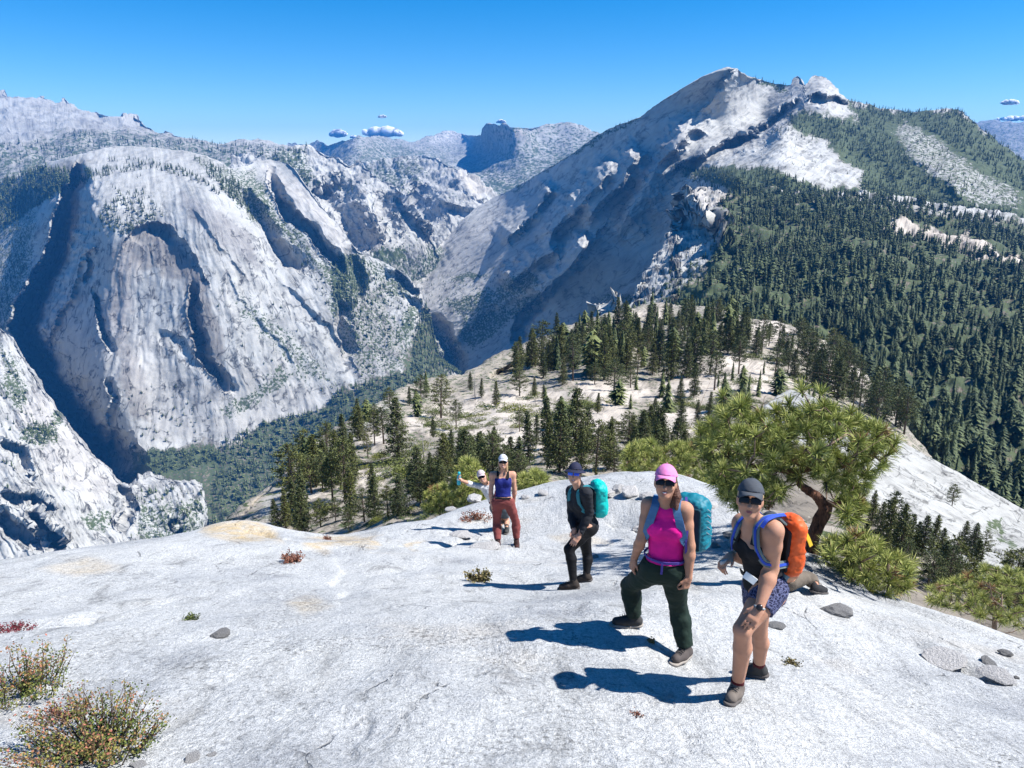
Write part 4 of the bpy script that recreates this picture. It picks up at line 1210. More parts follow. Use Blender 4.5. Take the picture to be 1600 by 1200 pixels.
def build_far_forest():
    r = np.random.default_rng(33)
    hb = Bag()
    W, H = fill_poly(hill, [(1120, 320), (1150, 292), (1200, 284), (1300, 294), (1400, 300), (1720, 378), (1720, 940), (1500, 780), (1380, 640), (1250, 560), (1000, 560), (960, 510), (1040, 470), (1110, 420), (1130, 360)], 7.3, 18, r, (0.40, 1.3), clump=0.45, cap=10000)
    px, py = pix(W)
    bare = inside(px, py, [(1380, 352), (1420, 344), (1500, 366), (1600, 400), (1720, 430), (1720, 445), (1600, 412), (1480, 380), (1400, 362)])
    k = ~bare | (r.random(len(W)) < 0.12)
    thin = inside(px, py, [(960, 520), (1010, 440), (1060, 380), (1120, 340), (1160, 420), (1120, 480)])
    k &= ~thin | (r.random(len(W)) < 0.45)
    W, H = W[k], H[k]
    near = W[:, 1] < 900
    scatter(W[~near], H[~near], r, hb)
    scatter(W[near], H[near], r, hb, False, True)
    W, H = fill_poly(hill, [(950, 500), (1000, 440), (1060, 370), (1110, 350), (1130, 380), (1060, 470), (980, 520)], 26, 12, r)
    scatter(W, H, r, hb, True)
    W, H = fill_poly(hill, [(1075, 290), (1130, 295), (1140, 330), (1110, 345)], 40, 11, r)
    scatter(W, H, r, hb, True)
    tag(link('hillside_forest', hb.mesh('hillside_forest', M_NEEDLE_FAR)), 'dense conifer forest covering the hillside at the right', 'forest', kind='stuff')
    sb = Bag()
    for poly, st, Hm in [([(770, 592), (830, 562), (900, 532), (960, 512), (1010, 498), (1100, 498), (1170, 516), (1160, 550), (1090, 575), (1000, 580), (900, 592)], 11.0, 17),
                         ([(1180, 525), (1250, 530), (1310, 565), (1400, 640), (1340, 640), (1240, 590)], 22.0, 15), ([(440, 765), (510, 690), (600, 635), (600, 650), (500, 740)], 14.0, 7),
                         ([(640, 640), (900, 600), (1150, 560), (1230, 600), (1100, 690), (900, 700), (700, 700)], 19.0, 8), ([(470, 760), (560, 670), (640, 620), (700, 600), (760, 580), (700, 640), (600, 720), (520, 790)], 12.0, 8), ([(1020, 610), (1230, 570), (1330, 620), (1240, 650), (1060, 690)], 14.0, 9)]:
        W, H = fill_poly(shoulder, poly, st, Hm, r, clump=0.3, cap=700)
        scatter(W, H, r, sb, False, True)
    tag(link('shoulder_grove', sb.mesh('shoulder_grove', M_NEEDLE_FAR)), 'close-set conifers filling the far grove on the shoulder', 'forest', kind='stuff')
    rb = Bag()
    for poly, st, Hm in [
        ([(1050, 262), (1150, 258), (1210, 262), (1290, 296), (1350, 285), (1400, 300), (1340, 320), (1100, 300)], 11, 17),
        ([(1345, 262), (1290, 215), (1240, 195), (1230, 182), (1262, 170), (1300, 182), (1345, 192), (1325, 156), (1400, 168), (1380, 195), (1430, 262), (1530, 322), (1600, 330), (1600, 350), (1350, 300)], 12, 16),
        ([(1385, 195), (1450, 200), (1530, 260), (1600, 300), (1600, 325), (1530, 320), (1430, 260)], 24, 12),
        ([(1400, 169), (1500, 168), (1540, 200), (1600, 245), (1720, 310), (1720, 380), (1600, 300), (1450, 200), (1385, 185)], 12, 15),
        ([(1170, 240), (1212, 203), (1260, 228), (1340, 270), (1250, 268)], 42, 9),
        ([(1172, 119), (1232, 132), (1225, 140), (1180, 128)], 18, 16),
        ([(930, 213), (965, 195), (1000, 182), (990, 192), (940, 215), (880, 250), (820, 288), (795, 298), (860, 260)], 22, 14),
        ([(1200, 205), (1235, 185), (1265, 205), (1300, 225), (1270, 225)], 20, 14),
        ([(660, 440), (700, 400), (850, 440), (820, 530), (740, 560), (680, 480)], 90, 12),
    ]:
        W, H = fill_poly(ridge, poly, st, Hm, r, clump=0.2, cap=2500)
        scatter(W, H, r, rb, True)
    tag(link('ridge_forest', rb.mesh('ridge_forest', M_NEEDLE_FAR)), 'far conifers on the long granite ridge below its summit', 'forest', kind='stuff')
    db = Bag()
    for patch, poly, st, Hm, cl in [
        (dome, [(335, 705), (350, 690), (400, 668), (440, 652), (500, 640), (530, 607), (640, 580), (740, 640), (700, 720), (600, 800), (420, 850), (330, 850)], 13, 30, 0.0),
        (dome, [(652, 508), (668, 472), (725, 560), (725, 650), (640, 610)], 14, 24, 0.0),
        (dome, [(198, 715), (250, 702), (330, 702), (345, 720), (240, 742)], 16, 24, 0.0),
        (dome, [(-20, 290), (60, 262), (140, 268), (60, 320), (-20, 370)], 15, 35, 0.1),
        (dome, [(-20, 370), (30, 340), (45, 430), (15, 520), (-20, 520)], 26, 24, 0.3),
        (dome, [(90, 290), (140, 268), (150, 275), (90, 305), (40, 330)], 13, 35, 0.0),
        (dome, [(150, 248), (240, 245), (290, 262), (350, 300), (290, 270), (200, 262)], 34, 23, 0.5),
        (dome, [(100, 300), (160, 262), (240, 252), (300, 268), (370, 318), (300, 282), (240, 262), (170, 274)], 17, 22, 0.3),
        (dome, [(150, 350), (170, 310), (220, 295), (245, 320), (240, 350), (180, 370)], 19, 21, 0.3),
        (dome, [(120, 300), (220, 270), (260, 330), (250, 345), (140, 380)], 46, 18, 0.3),
        (dome, [(300, 246), (360, 268), (420, 340), (400, 345), (350, 300)], 18, 26, 0.3),
        (dome, [(420, 330), (480, 400), (540, 450), (530, 500), (470, 420)], 34, 21, 0.3),
        (dome, [(520, 410), (560, 400), (580, 440), (555, 480), (520, 500)], 15, 24, 0.2),
        (dome, [(330, 440), (440, 480), (540, 600), (450, 640), (360, 560)], 70, 16, 0.4),
        (dome, [(170, 600), (330, 600), (330, 690), (190, 700)], 60, 16, 0.4),
        (dome, [(560, 400), (660, 470), (650, 560), (560, 590), (540, 500)], 30, 19, 0.4),
        (canyon_domes_near, [(580, 385), (640, 385), (690, 378), (740, 395), (700, 500), (620, 470), (580, 420)], 26, 16, 0.4),
        (ridge, [(650, 430), (760, 430), (860, 430), (800, 520), (720, 560), (660, 600), (640, 560)], 40, 14, 0.5),
        (buttress, [(0, 540), (60, 620), (100, 700), (180, 800), (100, 840), (0, 760)], 46, 19, 0.6),
        (buttress, [(210, 760), (318, 765), (320, 840), (200, 860)], 24, 21, 0.4),
        (buttress, [(30, 660), (90, 655), (95, 690), (40, 690)], 18, 21, 0.2),
        (canyon_domes_near, [(400, 236), (482, 227), (480, 262), (505, 285), (470, 300), (400, 250)], 24, 30, 0.3),
        (canyon_domes_near, [(500, 260), (600, 290), (660, 340), (600, 340), (520, 290)], 46, 24, 0.4),
        (far_left, [(0, 232), (130, 205), (330, 215), (480, 235), (520, 290), (0, 290)], 55, 35, 0.4),
    ]:
        W, H = fill_poly(patch, poly, st, Hm, r, clump=cl, cap=2200)
        scatter(W, H, r, db, True)
    tag(link('canyon_forest', db.mesh('canyon_forest', M_NEEDLE_FAR)), 'far conifers on the great dome and along the canyon floor', 'forest', kind='stuff')


build_far_forest()
# ------------------------------------------------------------------ shrubs, rocks, clouds
def shrub_mesh(seed, n=700, flat=0.42, mat=None, leaf=0.05):
    """unit-radius low evergreen mound"""
    r = np.random.default_rng(seed)
    b = Bag()
    lob = r.normal(0, 0.42, (9, 2))
    lr = r.uniform(0.30, 0.55, 9)
    k = r.integers(0, 9, n)
    d = rdir(r, n)
    d[:, 2] = np.abs(d[:, 2])
    rad = lr[k] * r.uniform(0.75, 1.05, n)
    C = np.stack([lob[k, 0], lob[k, 1], 0 * rad], 1) + d * rad[:, None] * np.array([1, 1, flat * 2])
    U = unit(d + r.normal(0, 0.6, (n, 3)) + [0, 0, 0.4]) * r.uniform(leaf * 0.8, leaf * 1.8, n)[:, None]
    W = unit(np.cross(U, rdir(r, n))) * r.uniform(leaf * 0.4, leaf * 0.8, n)[:, None]
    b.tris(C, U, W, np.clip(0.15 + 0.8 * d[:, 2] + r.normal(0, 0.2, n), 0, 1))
    # inner twig mass
    for q in range(9):
        for w in range(4):
            e = np.array([lob[q, 0], lob[q, 1], 0]) + rdir(r, 1)[0] * lr[q] * np.array([0.9, 0.9, flat])
            e[2] = abs(e[2])
            b.tube([(lob[q, 0] * 0.3, lob[q, 1] * 0.3, -0.05), e], [0.018, 0.006], 3, 0.05)
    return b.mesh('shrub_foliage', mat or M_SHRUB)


SHRUBS = [shrub_mesh(k) for k in range(5)]
SHRUB_POLY = [
    ([(620, 670), (700, 630), (800, 620), (900, 615), (940, 640), (860, 660), (800, 690), (700, 690)], 34), ([(560, 730), (640, 690), (680, 700), (700, 740), (600, 790)], 26),
    ([(480, 790), (540, 720), (600, 700), (600, 740), (520, 810)], 12), ([(760, 700), (860, 690), (960, 660), (1030, 640), (1040, 690), (940, 740)], 26),
    ([(1020, 640), (1120, 600), (1230, 590), (1240, 620), (1130, 660), (1050, 690)], 30), ([(1150, 560), (1250, 550), (1330, 600), (1400, 660), (1300, 625), (1200, 590)], 18),
    ([(1240, 720), (1300, 720), (1400, 800), (1440, 880), (1360, 860), (1280, 800)], 22), ([(1440, 890), (1600, 930), (1600, 975), (1450, 930)], 10),
    ([(560, 800), (660, 780), (760, 770), (740, 800), (600, 830)], 12)]
SHRUB_KEY = [(742, 650, 13), (770, 692, 15), (800, 642, 20), (690, 668, 12), (720, 650, 16), (650, 735, 24), (660, 700, 12), (905, 650, 12), (830, 660, 16), (765, 640, 14), (630, 742, 26), (700, 690, 13), (860, 655, 18), (905, 632, 12), (680, 728, 12), (955, 632, 14), (1165, 600, 12), (1255, 590, 14)]


def build_shrubs():
    r = np.random.default_rng(5)
    spots = [(x, y, w) for x, y, w in SHRUB_KEY]
    for poly, cnt in SHRUB_POLY:
        P = np.array(poly, float)
        c = 0
        while c < cnt:
            q = r.uniform(P.min(0), P.max(0))
            if inside(q[:1], q[1:], poly)[0]:
                spots.append((q[0], q[1], r.uniform(7, 15)))
                c += 1
    rows = {}
    for px, py, w in spots:
        p = on_ground(px, py)
        D = p[1] * CP - p[2] * SP
        R = 1.65 * w * D / F
        o = link('manzanita_shrub', SHRUBS[r.integers(0, 5)])
        o.location = p
        o.rotation_euler = (0, 0, r.uniform(0, 6.28))
        o.scale = (R * r.uniform(0.9, 1.3), R * r.uniform(0.9, 1.3), R * 0.75)
        tag(o, 'manzanita mound', 'shrub', 'manzanita mounds on the sandy shoulder')
        rows.setdefault((zone_of(px, py)[0], 'broad' if w > 13.5 else ('mid-sized' if w > 10.5 else 'small')), []).append((px, o))
    for (z, k), m in rows.items():
        m.sort(key=lambda t: t[0])
        for i, (px, o) in enumerate(m):
            o['label'] = '%s%s of %s manzanita mounds %s' % (ORD[min(i, 15)], ' from left' if i else '', k, z) if len(m) > 1 else '%s green manzanita mound %s' % (k, z)


build_shrubs()

M_ROCK = mat_plain('loose_granite', (0.43, 0.42, 0.41), 0.85, (9.0, 0.9, 0.05), (14.0, 0.35))
M_DARKROCK = mat_plain('dark_weathered_granite', (0.27, 0.265, 0.26), 0.9, (30.0, 1.0, 0.03), (45.0, 0.55))


def rock_mesh(seed, mat, sub=3, flat=0.6, cut=0.55):
    import bmesh
    bm = bmesh.new()
    bmesh.ops.create_icosphere(bm, subdivisions=sub, radius=1.0)
    V = np.array([v.co for v in bm.verts])
    r = np.random.default_rng(seed)
    for _ in range(9):                        # planar breaks
        n = rdir(r, 1)[0]
        d = V @ n
        lim = r.uniform(cut, 0.95)
        V = V - np.outer(np.clip(d - lim, 0, None), n)
    V = V * (1 + 0.16 * fbm(V * 1.6 + seed, 5, 0.6)[:, None])
    V = V * [1, 0.8, flat]
    Ff = np.array([[v.index for v in f.verts] for f in bm.faces])
    bm.free()
    return mesh_np('boulder', V, Ff, mat, False)


ROCKS = [rock_mesh(k, M_ROCK) for k in range(5)]
DROCKS = [rock_mesh(20 + k, M_DARKROCK) for k in range(2)]
FLAKES = [rock_mesh(40 + k, M_ROCK, 3, 0.22, 0.6) for k in range(3)]


def put_rock(px, py, wpx, label, me, sz=1.0, sink=0.25, yaw=None, name='boulder', Y=None):
    r = np.random.default_rng(int(px * 7 + py))
    p = ground_px(px, py) if Y is None else at(px, py, Y)
    D = p[1] * CP - p[2] * SP
    R = 0.5 * wpx * D / F
    o = link(name, me)
    o.location = (p[0], p[1], p[2] + R * 0.5 * sz * (1 - 2 * sink))
    o.rotation_euler = (r.uniform(-0.15, 0.15), r.uniform(-0.15, 0.15), r.uniform(0, 6.28) if yaw is None else yaw)
    o.scale = (R, R, R * sz)
    tag(o, label, 'rock', 'loose granite rocks on the dome')
    return o


RK = [
    (985, 772, 40, 'pale angular boulder on the rim behind the pink-shirted woman, left of her head', ROCKS[0], 0.8, 0.2), (952, 774, 34, 'flat pale boulder on the rim beside the turquoise backpack', ROCKS[1], 0.6, 0.2), (1012, 778, 26, 'small pale boulder on the rim hidden partly by the pink-capped woman', ROCKS[2], 0.8, 0.2), (965, 768, 26, 'pale boulder at the back of the rim group', ROCKS[3], 0.8, 0.1),
    (998, 830, 24, 'small pale rock casting shadow beside the pink-shirted woman, on her left in the picture', ROCKS[3], 0.9, 0.2), (1102, 790, 46, 'rounded pale hump of rock on the rim below the distant hikers', ROCKS[4], 0.55, 0.3),
    (1570, 1024, 22, 'dark grey block resting on the slab at the right edge', DROCKS[0], 0.9, 0.15), (1545, 1036, 30, 'low dark stone beside the dark grey block at the right edge', DROCKS[1], 0.5, 0.2), (1556, 1062, 56, 'long loose granite flake at the right edge below the dark block', FLAKES[0], 0.8, 0.1, -0.5), (1588, 1060, 9, 'pebble near the right edge of the picture', DROCKS[0], 0.9, 0.1),
    (1480, 1036, 74, 'long thin granite flake with dark undercut at the right', FLAKES[1], 0.6, 0.2, -0.45), (1306, 958, 52, 'rough mottled stone set in the slab right of the orange-pack woman', DROCKS[1], 0.7, 0.3, -0.5), (1212, 980, 30, 'dark weathered stone behind the bare-legged woman', DROCKS[0], 0.7, 0.3, -0.3), (1387, 930, 24, 'small stone by the low pine boughs at the right rim', ROCKS[2], 0.7, 0.2),
    (345, 993, 32, 'small dark stone alone on the left of the slab', DROCKS[1], 0.7, 0.2, 0.1), (930, 872, 18, 'small dark stone on the slab right of the woman in black', DROCKS[0], 0.5, 0.3), (848, 772, 22, 'small pale rock on the rim under the pine shrubs, right of the blue tank top', ROCKS[1], 0.7, 0.2), (820, 778, 18, 'smallest pale rock on the rim right of the blue tank top', ROCKS[2], 0.7, 0.2),
    (742, 782, 30, 'pale rock on the rim below the teal bottle', ROCKS[4], 0.7, 0.2), (705, 797, 20, 'low pale rock on the rim left of the waving hiker', ROCKS[0], 0.6, 0.2), (1140, 838, 30, 'broken stone in the shade behind the orange-pack woman', DROCKS[1], 0.5, 0.3), (1118, 855, 22, 'second broken stone in the shade behind the orange-pack woman', DROCKS[0], 0.5, 0.3),
    (300, 1188, 30, 'pale stone under the red and green bush', ROCKS[3], 0.6, 0.3), (215, 1196, 26, 'pale stone at the foot of the red and green bush, at the bottom edge', ROCKS[1], 0.6, 0.3), (330, 1180, 16, 'smaller pale stone right of the red and green bush', ROCKS[0], 0.6, 0.3),
    (758, 856, 46, 'low rock slab with a dark gap under it before the blue tank top woman', FLAKES[2], 0.7, 0.3, 0.2), (722, 838, 40, 'low rock lip left of the blue tank top woman', FLAKES[0], 0.8, 0.3, 0.1),
]
for a in RK:
    put_rock(*a[:5], sz=a[5], sink=a[6], yaw=a[7] if len(a) > 7 else None)


def mat_twig_leaf(name, stops):
    t = NT(name)
    c = t.ramp(t.attr('shade', 'Fac'), stops)
    return t.out(c, 0.7)


M_BUCK = mat_twig_leaf('red_green_leaves', [(0.0, (0.03, 0.05, 0.012)), (0.3, (0.10, 0.14, 0.03)), (0.55, (0.20, 0.19, 0.05)), (0.78, (0.30, 0.15, 0.07)), (1.0, (0.36, 0.13, 0.09))])
M_RED = mat_twig_leaf('rust_leaves', [(0.0, (0.06, 0.02, 0.015)), (0.5, (0.22, 0.08, 0.05)), (1.0, (0.36, 0.20, 0.13))])
M_CRIM = mat_twig_leaf('crimson_leaves', [(0.0, (0.07, 0.01, 0.015)), (1.0, (0.30, 0.05, 0.07))])
M_DRY = mat_twig_leaf('dry_grass', [(0.0, (0.05, 0.05, 0.02)), (0.5, (0.16, 0.14, 0.05)), (1.0, (0.36, 0.27, 0.14))])
M_TWIG = mat_plain('twig', (0.09, 0.06, 0.045), 0.9)


def bush(px, py, rpx, label, mat, seed, nst=60, leaf=0.016, per=26, h=0.8, name='bush', redtop=True, cat='shrub', group=None, spread=1.0):
    """a low twiggy bush rooted under a pixel: stems part and foliage part"""
    r = np.random.default_rng(seed)
    p = ground_px(px, py)
    D = p[1] * CP - p[2] * SP
    R = rpx * D / F
    e = empty(name, p)
    st, lf = Bag(), Bag()
    for k in range(nst):
        a = r.uniform(0, 6.283)
        o = np.array([math.cos(a), math.sin(a), 0]) * R * r.uniform(0, 0.55) * spread
        o[2] = float(ground_z(p[0] + o[0], p[1] + o[1])) - p[2] - 0.01
        d = unit(np.array([math.cos(a) * r.uniform(0.2, 1.1), math.sin(a) * r.uniform(0.2, 1.1), r.uniform(0.45, 1.2)]))
        L = R * r.uniform(0.45, 1.0) * h
        bend = r.normal(0, 0.12, 3) * L
        m, t_ = o + d * L * 0.5 + bend, o + d * L + bend * 0.6
        st.tube([o, m, t_], [0.004, 0.003, 0.0012], 4)
        s = r.uniform(0.15, 1.05, per)
        C = np.where(s[:, None] < 0.5, o + (m - o) * (s * 2)[:, None], m + (t_ - m) * (s * 2 - 1)[:, None]) + r.normal(0, 0.035 * R + 0.006, (per, 3))
        U = unit(rdir(r, per) + [0, 0, 0.5]) * (leaf * r.uniform(0.7, 1.4, per))[:, None]
        W = unit(np.cross(U, rdir(r, per))) * (leaf * 0.42 * r.uniform(0.7, 1.3, per))[:, None]
        hh = (C[:, 2] - 0) / (R * h + 1e-6)
        sh = np.clip((0.15 + 0.75 * hh if redtop else 0.5) + r.normal(0, 0.2, per), 0, 1)
        V = np.stack([C, C + U * 0.5 + W, C + U, C + U * 0.5 - W], 1).reshape(-1, 3)
        lf.add(V, np.arange(4 * per).reshape(-1, 4), None, np.repeat(sh, 4))
    link('stems', st.mesh('stems', M_TWIG, True), None, e)
    link('foliage', lf.mesh('foliage', mat), None, e)
    tag(e, label, cat, group)
    return e


bush(150, 1172, 118, 'large red and green leafy bush at the bottom left corner', M_BUCK, 1, 150, 0.014, 40, 0.8, spread=1.25)
bush(32, 1082, 84, 'second red-tipped bush behind the large one at the left edge', M_BUCK, 2, 90, 0.015, 36, 0.8, spread=1.2)
bush(20, 985, 30, 'small crimson plant in a crack at the left edge', M_CRIM, 3, 40, 0.014, 18, 0.4, redtop=False, spread=1.8)
bush(298, 968, 16, 'tiny green plant in the slab left of centre', M_SHRUB, 4, 26, 0.014, 18, 0.6)
bush(455, 877, 20, 'small rust-red bush on the slab near the yellow-stained rim', M_RED, 5, 50, 0.022, 18, 0.95, redtop=False)
bush(748, 908, 20, 'tuft of dry yellow-green grass in the slab left of the woman in black', M_DRY, 6, 40, 0.03, 16, 1.2, redtop=False)
bush(742, 812, 26, 'rusty low plant on the rim below the waving hiker', M_RED, 7, 40, 0.03, 16, 0.5, redtop=False, spread=1.6)
bush(512, 843, 14, 'small grey-brown plant in the rim crack left of centre', M_RED, 8, 24, 0.02, 10, 0.5, redtop=False)
bush(1018, 1003, 9, 'tiny dry tuft between the feet of the pink-shirted woman', M_DRY, 9, 16, 0.015, 12, 0.7, redtop=False)
bush(1235, 1037, 20, 'dry pinkish tuft in a hollow right of the bare-legged woman', M_DRY, 10, 30, 0.016, 10, 0.4, redtop=False, spread=1.4)
bush(995, 1118, 13, 'small dark dry sprig at the bottom right of centre', M_RED, 11, 16, 0.012, 8, 0.5, redtop=False)
bush(100, 1120, 40, 'faded pink sprigs between the two red-tipped bushes', M_RED, 12, 40, 0.014, 16, 0.6, redtop=False, spread=1.5)


def build_cloud(px, py, wpx, hpx, Y, label, seed):
    r = np.random.default_rng(seed)
    import bmesh
    c = at(px, py, Y)
    s = Y / F
    bm = bmesh.new()
    for k in range(14):
        x = -0.42 + 0.84 * k / 13 + r.uniform(-0.03, 0.03)
        rad = (0.36 * (1 - (2 * abs(x)) ** 1.5) + 0.16) * r.uniform(0.75, 1.1) * hpx
        m = Matrix.Translation((x * wpx, r.uniform(-0.1, 0.1) * wpx, -hpx * 0.2 + rad * 0.45)) @ Matrix.Diagonal((max(rad * 1.3, 0.06 * wpx), max(rad * 1.3, 0.09 * wpx), rad * 0.8, 1))
        bmesh.ops.create_icosphere(bm, subdivisions=3, radius=1.0, matrix=m)
    V = np.array([v.co for v in bm.verts])
    Ff = np.array([[v.index for v in f.verts] for f in bm.faces])
    bm.free()
    V = V + 0.10 * hpx * np.stack([fbm(V / (0.35 * hpx) + 3 * q, 4) for q in range(3)], 1)
    V = V * s
    t = NT('cloud_white')
    t.b.inputs['Subsurface Weight'].default_value = 1.0
    t.b.inputs['Subsurface Radius'].default_value = (1.0, 1.0, 1.0)
    t.b.inputs['Subsurface Scale'].default_value = 0.8 * hpx * s
    t.b.inputs['Specular IOR Level'].default_value = 0.0
    m = t.out((0.995, 0.995, 0.995), 1.0)
    o = link('cloud', mesh_np('cloud', V, Ff, m, True))
    o.location = c
    tag(o, label, 'cloud', 'small white clouds above the far crest')


build_cloud(598, 206, 56, 20, 17500, 'largest small white cloud above the far crest', 1)
build_cloud(528, 209, 24, 13, 17500, 'small puffy cloud left of the largest one', 2)
build_cloud(597, 182, 12, 6, 17500, 'tiny cloud high above the largest cloud', 3)
build_cloud(553, 214, 10, 6, 17500, 'tiny cloud wisp between the two puffy clouds on the crest', 6)
build_cloud(783, 190, 14, 6, 17500, 'tiny cloud peeping over the far flat summit', 7)
build_cloud(1592, 185, 62, 9, 17500, 'long low cloud at the right edge of the sky', 4)
build_cloud(1578, 160, 26, 9, 17500, 'small cloud above the long low cloud at the right', 5)
# ------------------------------------------------------------------ implicit surfaces for bodies, clothes and packs
class Sdf:
    def __init__(s, lo, hi, vox):
        s.lo = np.asarray(lo, float)
        s.vox = vox
        s.n = np.maximum(4, np.ceil((np.asarray(hi, float) - s.lo) / vox).astype(int) + 1)
        s.d = np.full(s.n, 0.5)

    def _slice(s, lo, hi):
        a = np.clip(np.floor((lo - s.lo) / s.vox).astype(int), 0, s.n - 1)
        b = np.clip(np.ceil((hi - s.lo) / s.vox).astype(int) + 1, 1, s.n)
        sl = tuple(slice(a[i], b[i]) for i in range(3))
        g = np.meshgrid(*[s.lo[i] + s.vox * np.arange(a[i], b[i]) for i in range(3)], indexing='ij')
        return sl, np.stack(g, -1)

    def _put(s, sl, d, k, sub=False):
        c = s.d[sl]
        if sub:
            s.d[sl] = np.maximum(c, -d)
            return
        h = np.maximum(k - np.abs(c - d), 0) / k
        s.d[sl] = np.minimum(c, d) - h * h * k * 0.25

    def cone(s, a, b, ra, rb, k=0.02, sub=False):
        a, b = np.asarray(a, float), np.asarray(b, float)
        m = max(ra, rb) + k + 3 * s.vox
        sl, P = s._slice(np.minimum(a, b) - m, np.maximum(a, b) + m)
        ab = b - a
        t = np.clip(((P - a) @ ab) / (ab @ ab + 1e-12), 0, 1)
        d = np.linalg.norm(P - a - t[..., None] * ab, axis=-1) - (ra + (rb - ra) * t)
        s._put(sl, d, k, sub)
        return s

    def ell(s, c, r, R=None, k=0.02, sub=False):
        c, r = np.asarray(c, float), np.asarray(r, float)
        R = np.eye(3) if R is None else R
        m = r.max() + k + 3 * s.vox
        sl, P = s._slice(c - m, c + m)
        q = (P - c) @ R.T
        k0 = np.linalg.norm(q / r, axis=-1)
        k1 = np.linalg.norm(q / (r * r), axis=-1)
        d = k0 * (k0 - 1) / (k1 + 1e-9)
        d = np.where(k0 < 1e-6, -r.min(), d)
        s._put(sl, d, k, sub)
        return s

    def box(s, c, h, R=None, rnd=0.01, k=0.01, sub=False):
        c, h = np.asarray(c, float), np.asarray(h, float)
        R = np.eye(3) if R is None else R
        m = np.linalg.norm(h) + k + 3 * s.vox
        sl, P = s._slice(c - m, c + m)
        q = np.abs((P - c) @ R.T) - (h - rnd)
        d = np.linalg.norm(np.maximum(q, 0), axis=-1) + np.minimum(q.max(-1), 0) - rnd
        s._put(sl, d, k, sub)
        return s

    def cut(s, p, n, k=0.0):
        """remove everything on the side the normal points to"""
        n = np.asarray(n, float) / np.linalg.norm(n)
        g = np.meshgrid(*[s.lo[i] + s.vox * np.arange(s.n[i]) for i in range(3)], indexing='ij')
        d = (g[0] - p[0]) * n[0] + (g[1] - p[1]) * n[1] + (g[2] - p[2]) * n[2]
        s.d = np.maximum(s.d, d)
        return s

    def trim(s, p, n, rad, k=0.25):
        """cut off what lies beyond p along n, only inside a tube of the given radius"""
        p = np.asarray(p, float)
        n = unit(np.asarray(n, float))
        m = rad + k
        sl, P = s._slice(p - m, p + m)
        P = P - p
        dd = P @ n
        r_ = np.linalg.norm(P - dd[..., None] * n, axis=-1)
        s.d[sl] = np.where((r_ < rad) & (dd > 0) & (dd < k), np.maximum(s.d[sl], dd), s.d[sl])
        return s

    def mesh(s, name, mat, wrinkle=None, origin=(0, 0, 0), seed=0):
        d = s.d
        d = d.copy()
        for ax in range(3):
            sl0 = [slice(None)] * 3
            sl0[ax] = 0
            d[tuple(sl0)] = 0.5
            sl0[ax] = -1
            d[tuple(sl0)] = 0.5
        ins = d < 0
        n = np.array(d.shape) - 1
        corners = [(i, j, k) for i in (0, 1) for j in (0, 1) for k in (0, 1)]
        cnt = np.zeros(n, int)
        for i, j, k in corners:
            cnt += ins[i:i + n[0], j:j + n[1], k:k + n[2]]
        act = (cnt > 0) & (cnt < 8)
        I, J, K = np.nonzero(act)
        idx = np.full(n, -1, np.int64)
        idx[I, J, K] = np.arange(len(I))
        acc = np.zeros((len(I), 3))
        w = np.zeros(len(I))
        for a in corners:
            for ax in range(3):
                if a[ax]:
                    continue
                b = list(a)
                b[ax] = 1
                da = d[I + a[0], J + a[1], K + a[2]]
                db = d[I + b[0], J + b[1], K + b[2]]
                m = (da < 0) != (db < 0)
                t = np.where(m, da / np.where(da - db == 0, 1, da - db), 0)
                pos = np.stack([np.full(len(I), float(a[q])) for q in range(3)], 1)
                pos[:, ax] += t
                acc += pos * m[:, None]
                w += m
        V = (np.stack([I, J, K], 1) + acc / w[:, None]) * s.vox + s.lo
        Fs = []
        for ax in range(3):
            u, v = [(1, 2), (2, 0), (0, 1)][ax]
            A = [slice(1, -1)] * 3
            A[ax] = slice(0, -1)
            B = [slice(1, -1)] * 3
            B[ax] = slice(1, None)
            a_, b_ = ins[tuple(A)], ins[tuple(B)]
            for sgn, msk in ((1, a_ & ~b_), (0, ~a_ & b_)):
                q = np.argwhere(msk)
                if not len(q):
                    continue
                q = q + np.array([0 if x == ax else 1 for x in range(3)])
                du, dv = np.eye(3, dtype=int)[u], np.eye(3, dtype=int)[v]
                c = [q - du - dv, q - dv, q, q - du]
                f = np.stack([idx[x[:, 0], x[:, 1], x[:, 2]] for x in c], 1)
                f = f[(f >= 0).all(1)]
                Fs.append(f if sgn else f[:, ::-1])
        Fs = np.concatenate(Fs)
        # light smoothing removes the voxel steps
        E = np.concatenate([Fs[:, [e, (e + 1) % 4]] for e in range(4)])
        E = np.concatenate([E, E[:, ::-1]])
        ct = np.maximum(np.bincount(E[:, 0], minlength=len(V)), 1)[:, None]
        for it in range(3):
            sm = np.stack([np.bincount(E[:, 0], V[E[:, 1], q], len(V)) for q in range(3)], 1)
            V = V + (0.5 if it != 1 else -0.25) * (sm / ct - V)
        if wrinkle:
            N = np.zeros_like(V)
            fn = np.cross(V[Fs[:, 2]] - V[Fs[:, 0]], V[Fs[:, 3]] - V[Fs[:, 1]])
            N = unit(np.stack([np.bincount(Fs.ravel(), np.repeat(fn[:, q], 4), len(V)) for q in range(3)], 1))
            amp, L = wrinkle
            V = V + N * (amp * -ridged(V * np.array([1, 1, 1.7]) / L + seed, 3))[:, None]
        return mesh_np(name, V - np.asarray(origin), Fs, mat, True)


def frame(fwd, up):
    """rows: right-hand side is (left, fwd, up) of the person"""
    f = unit(np.asarray(fwd, float))
    u = np.asarray(up, float)
    l = unit(np.cross(u, f))
    u = np.cross(f, l)
    return np.stack([l, f, u])


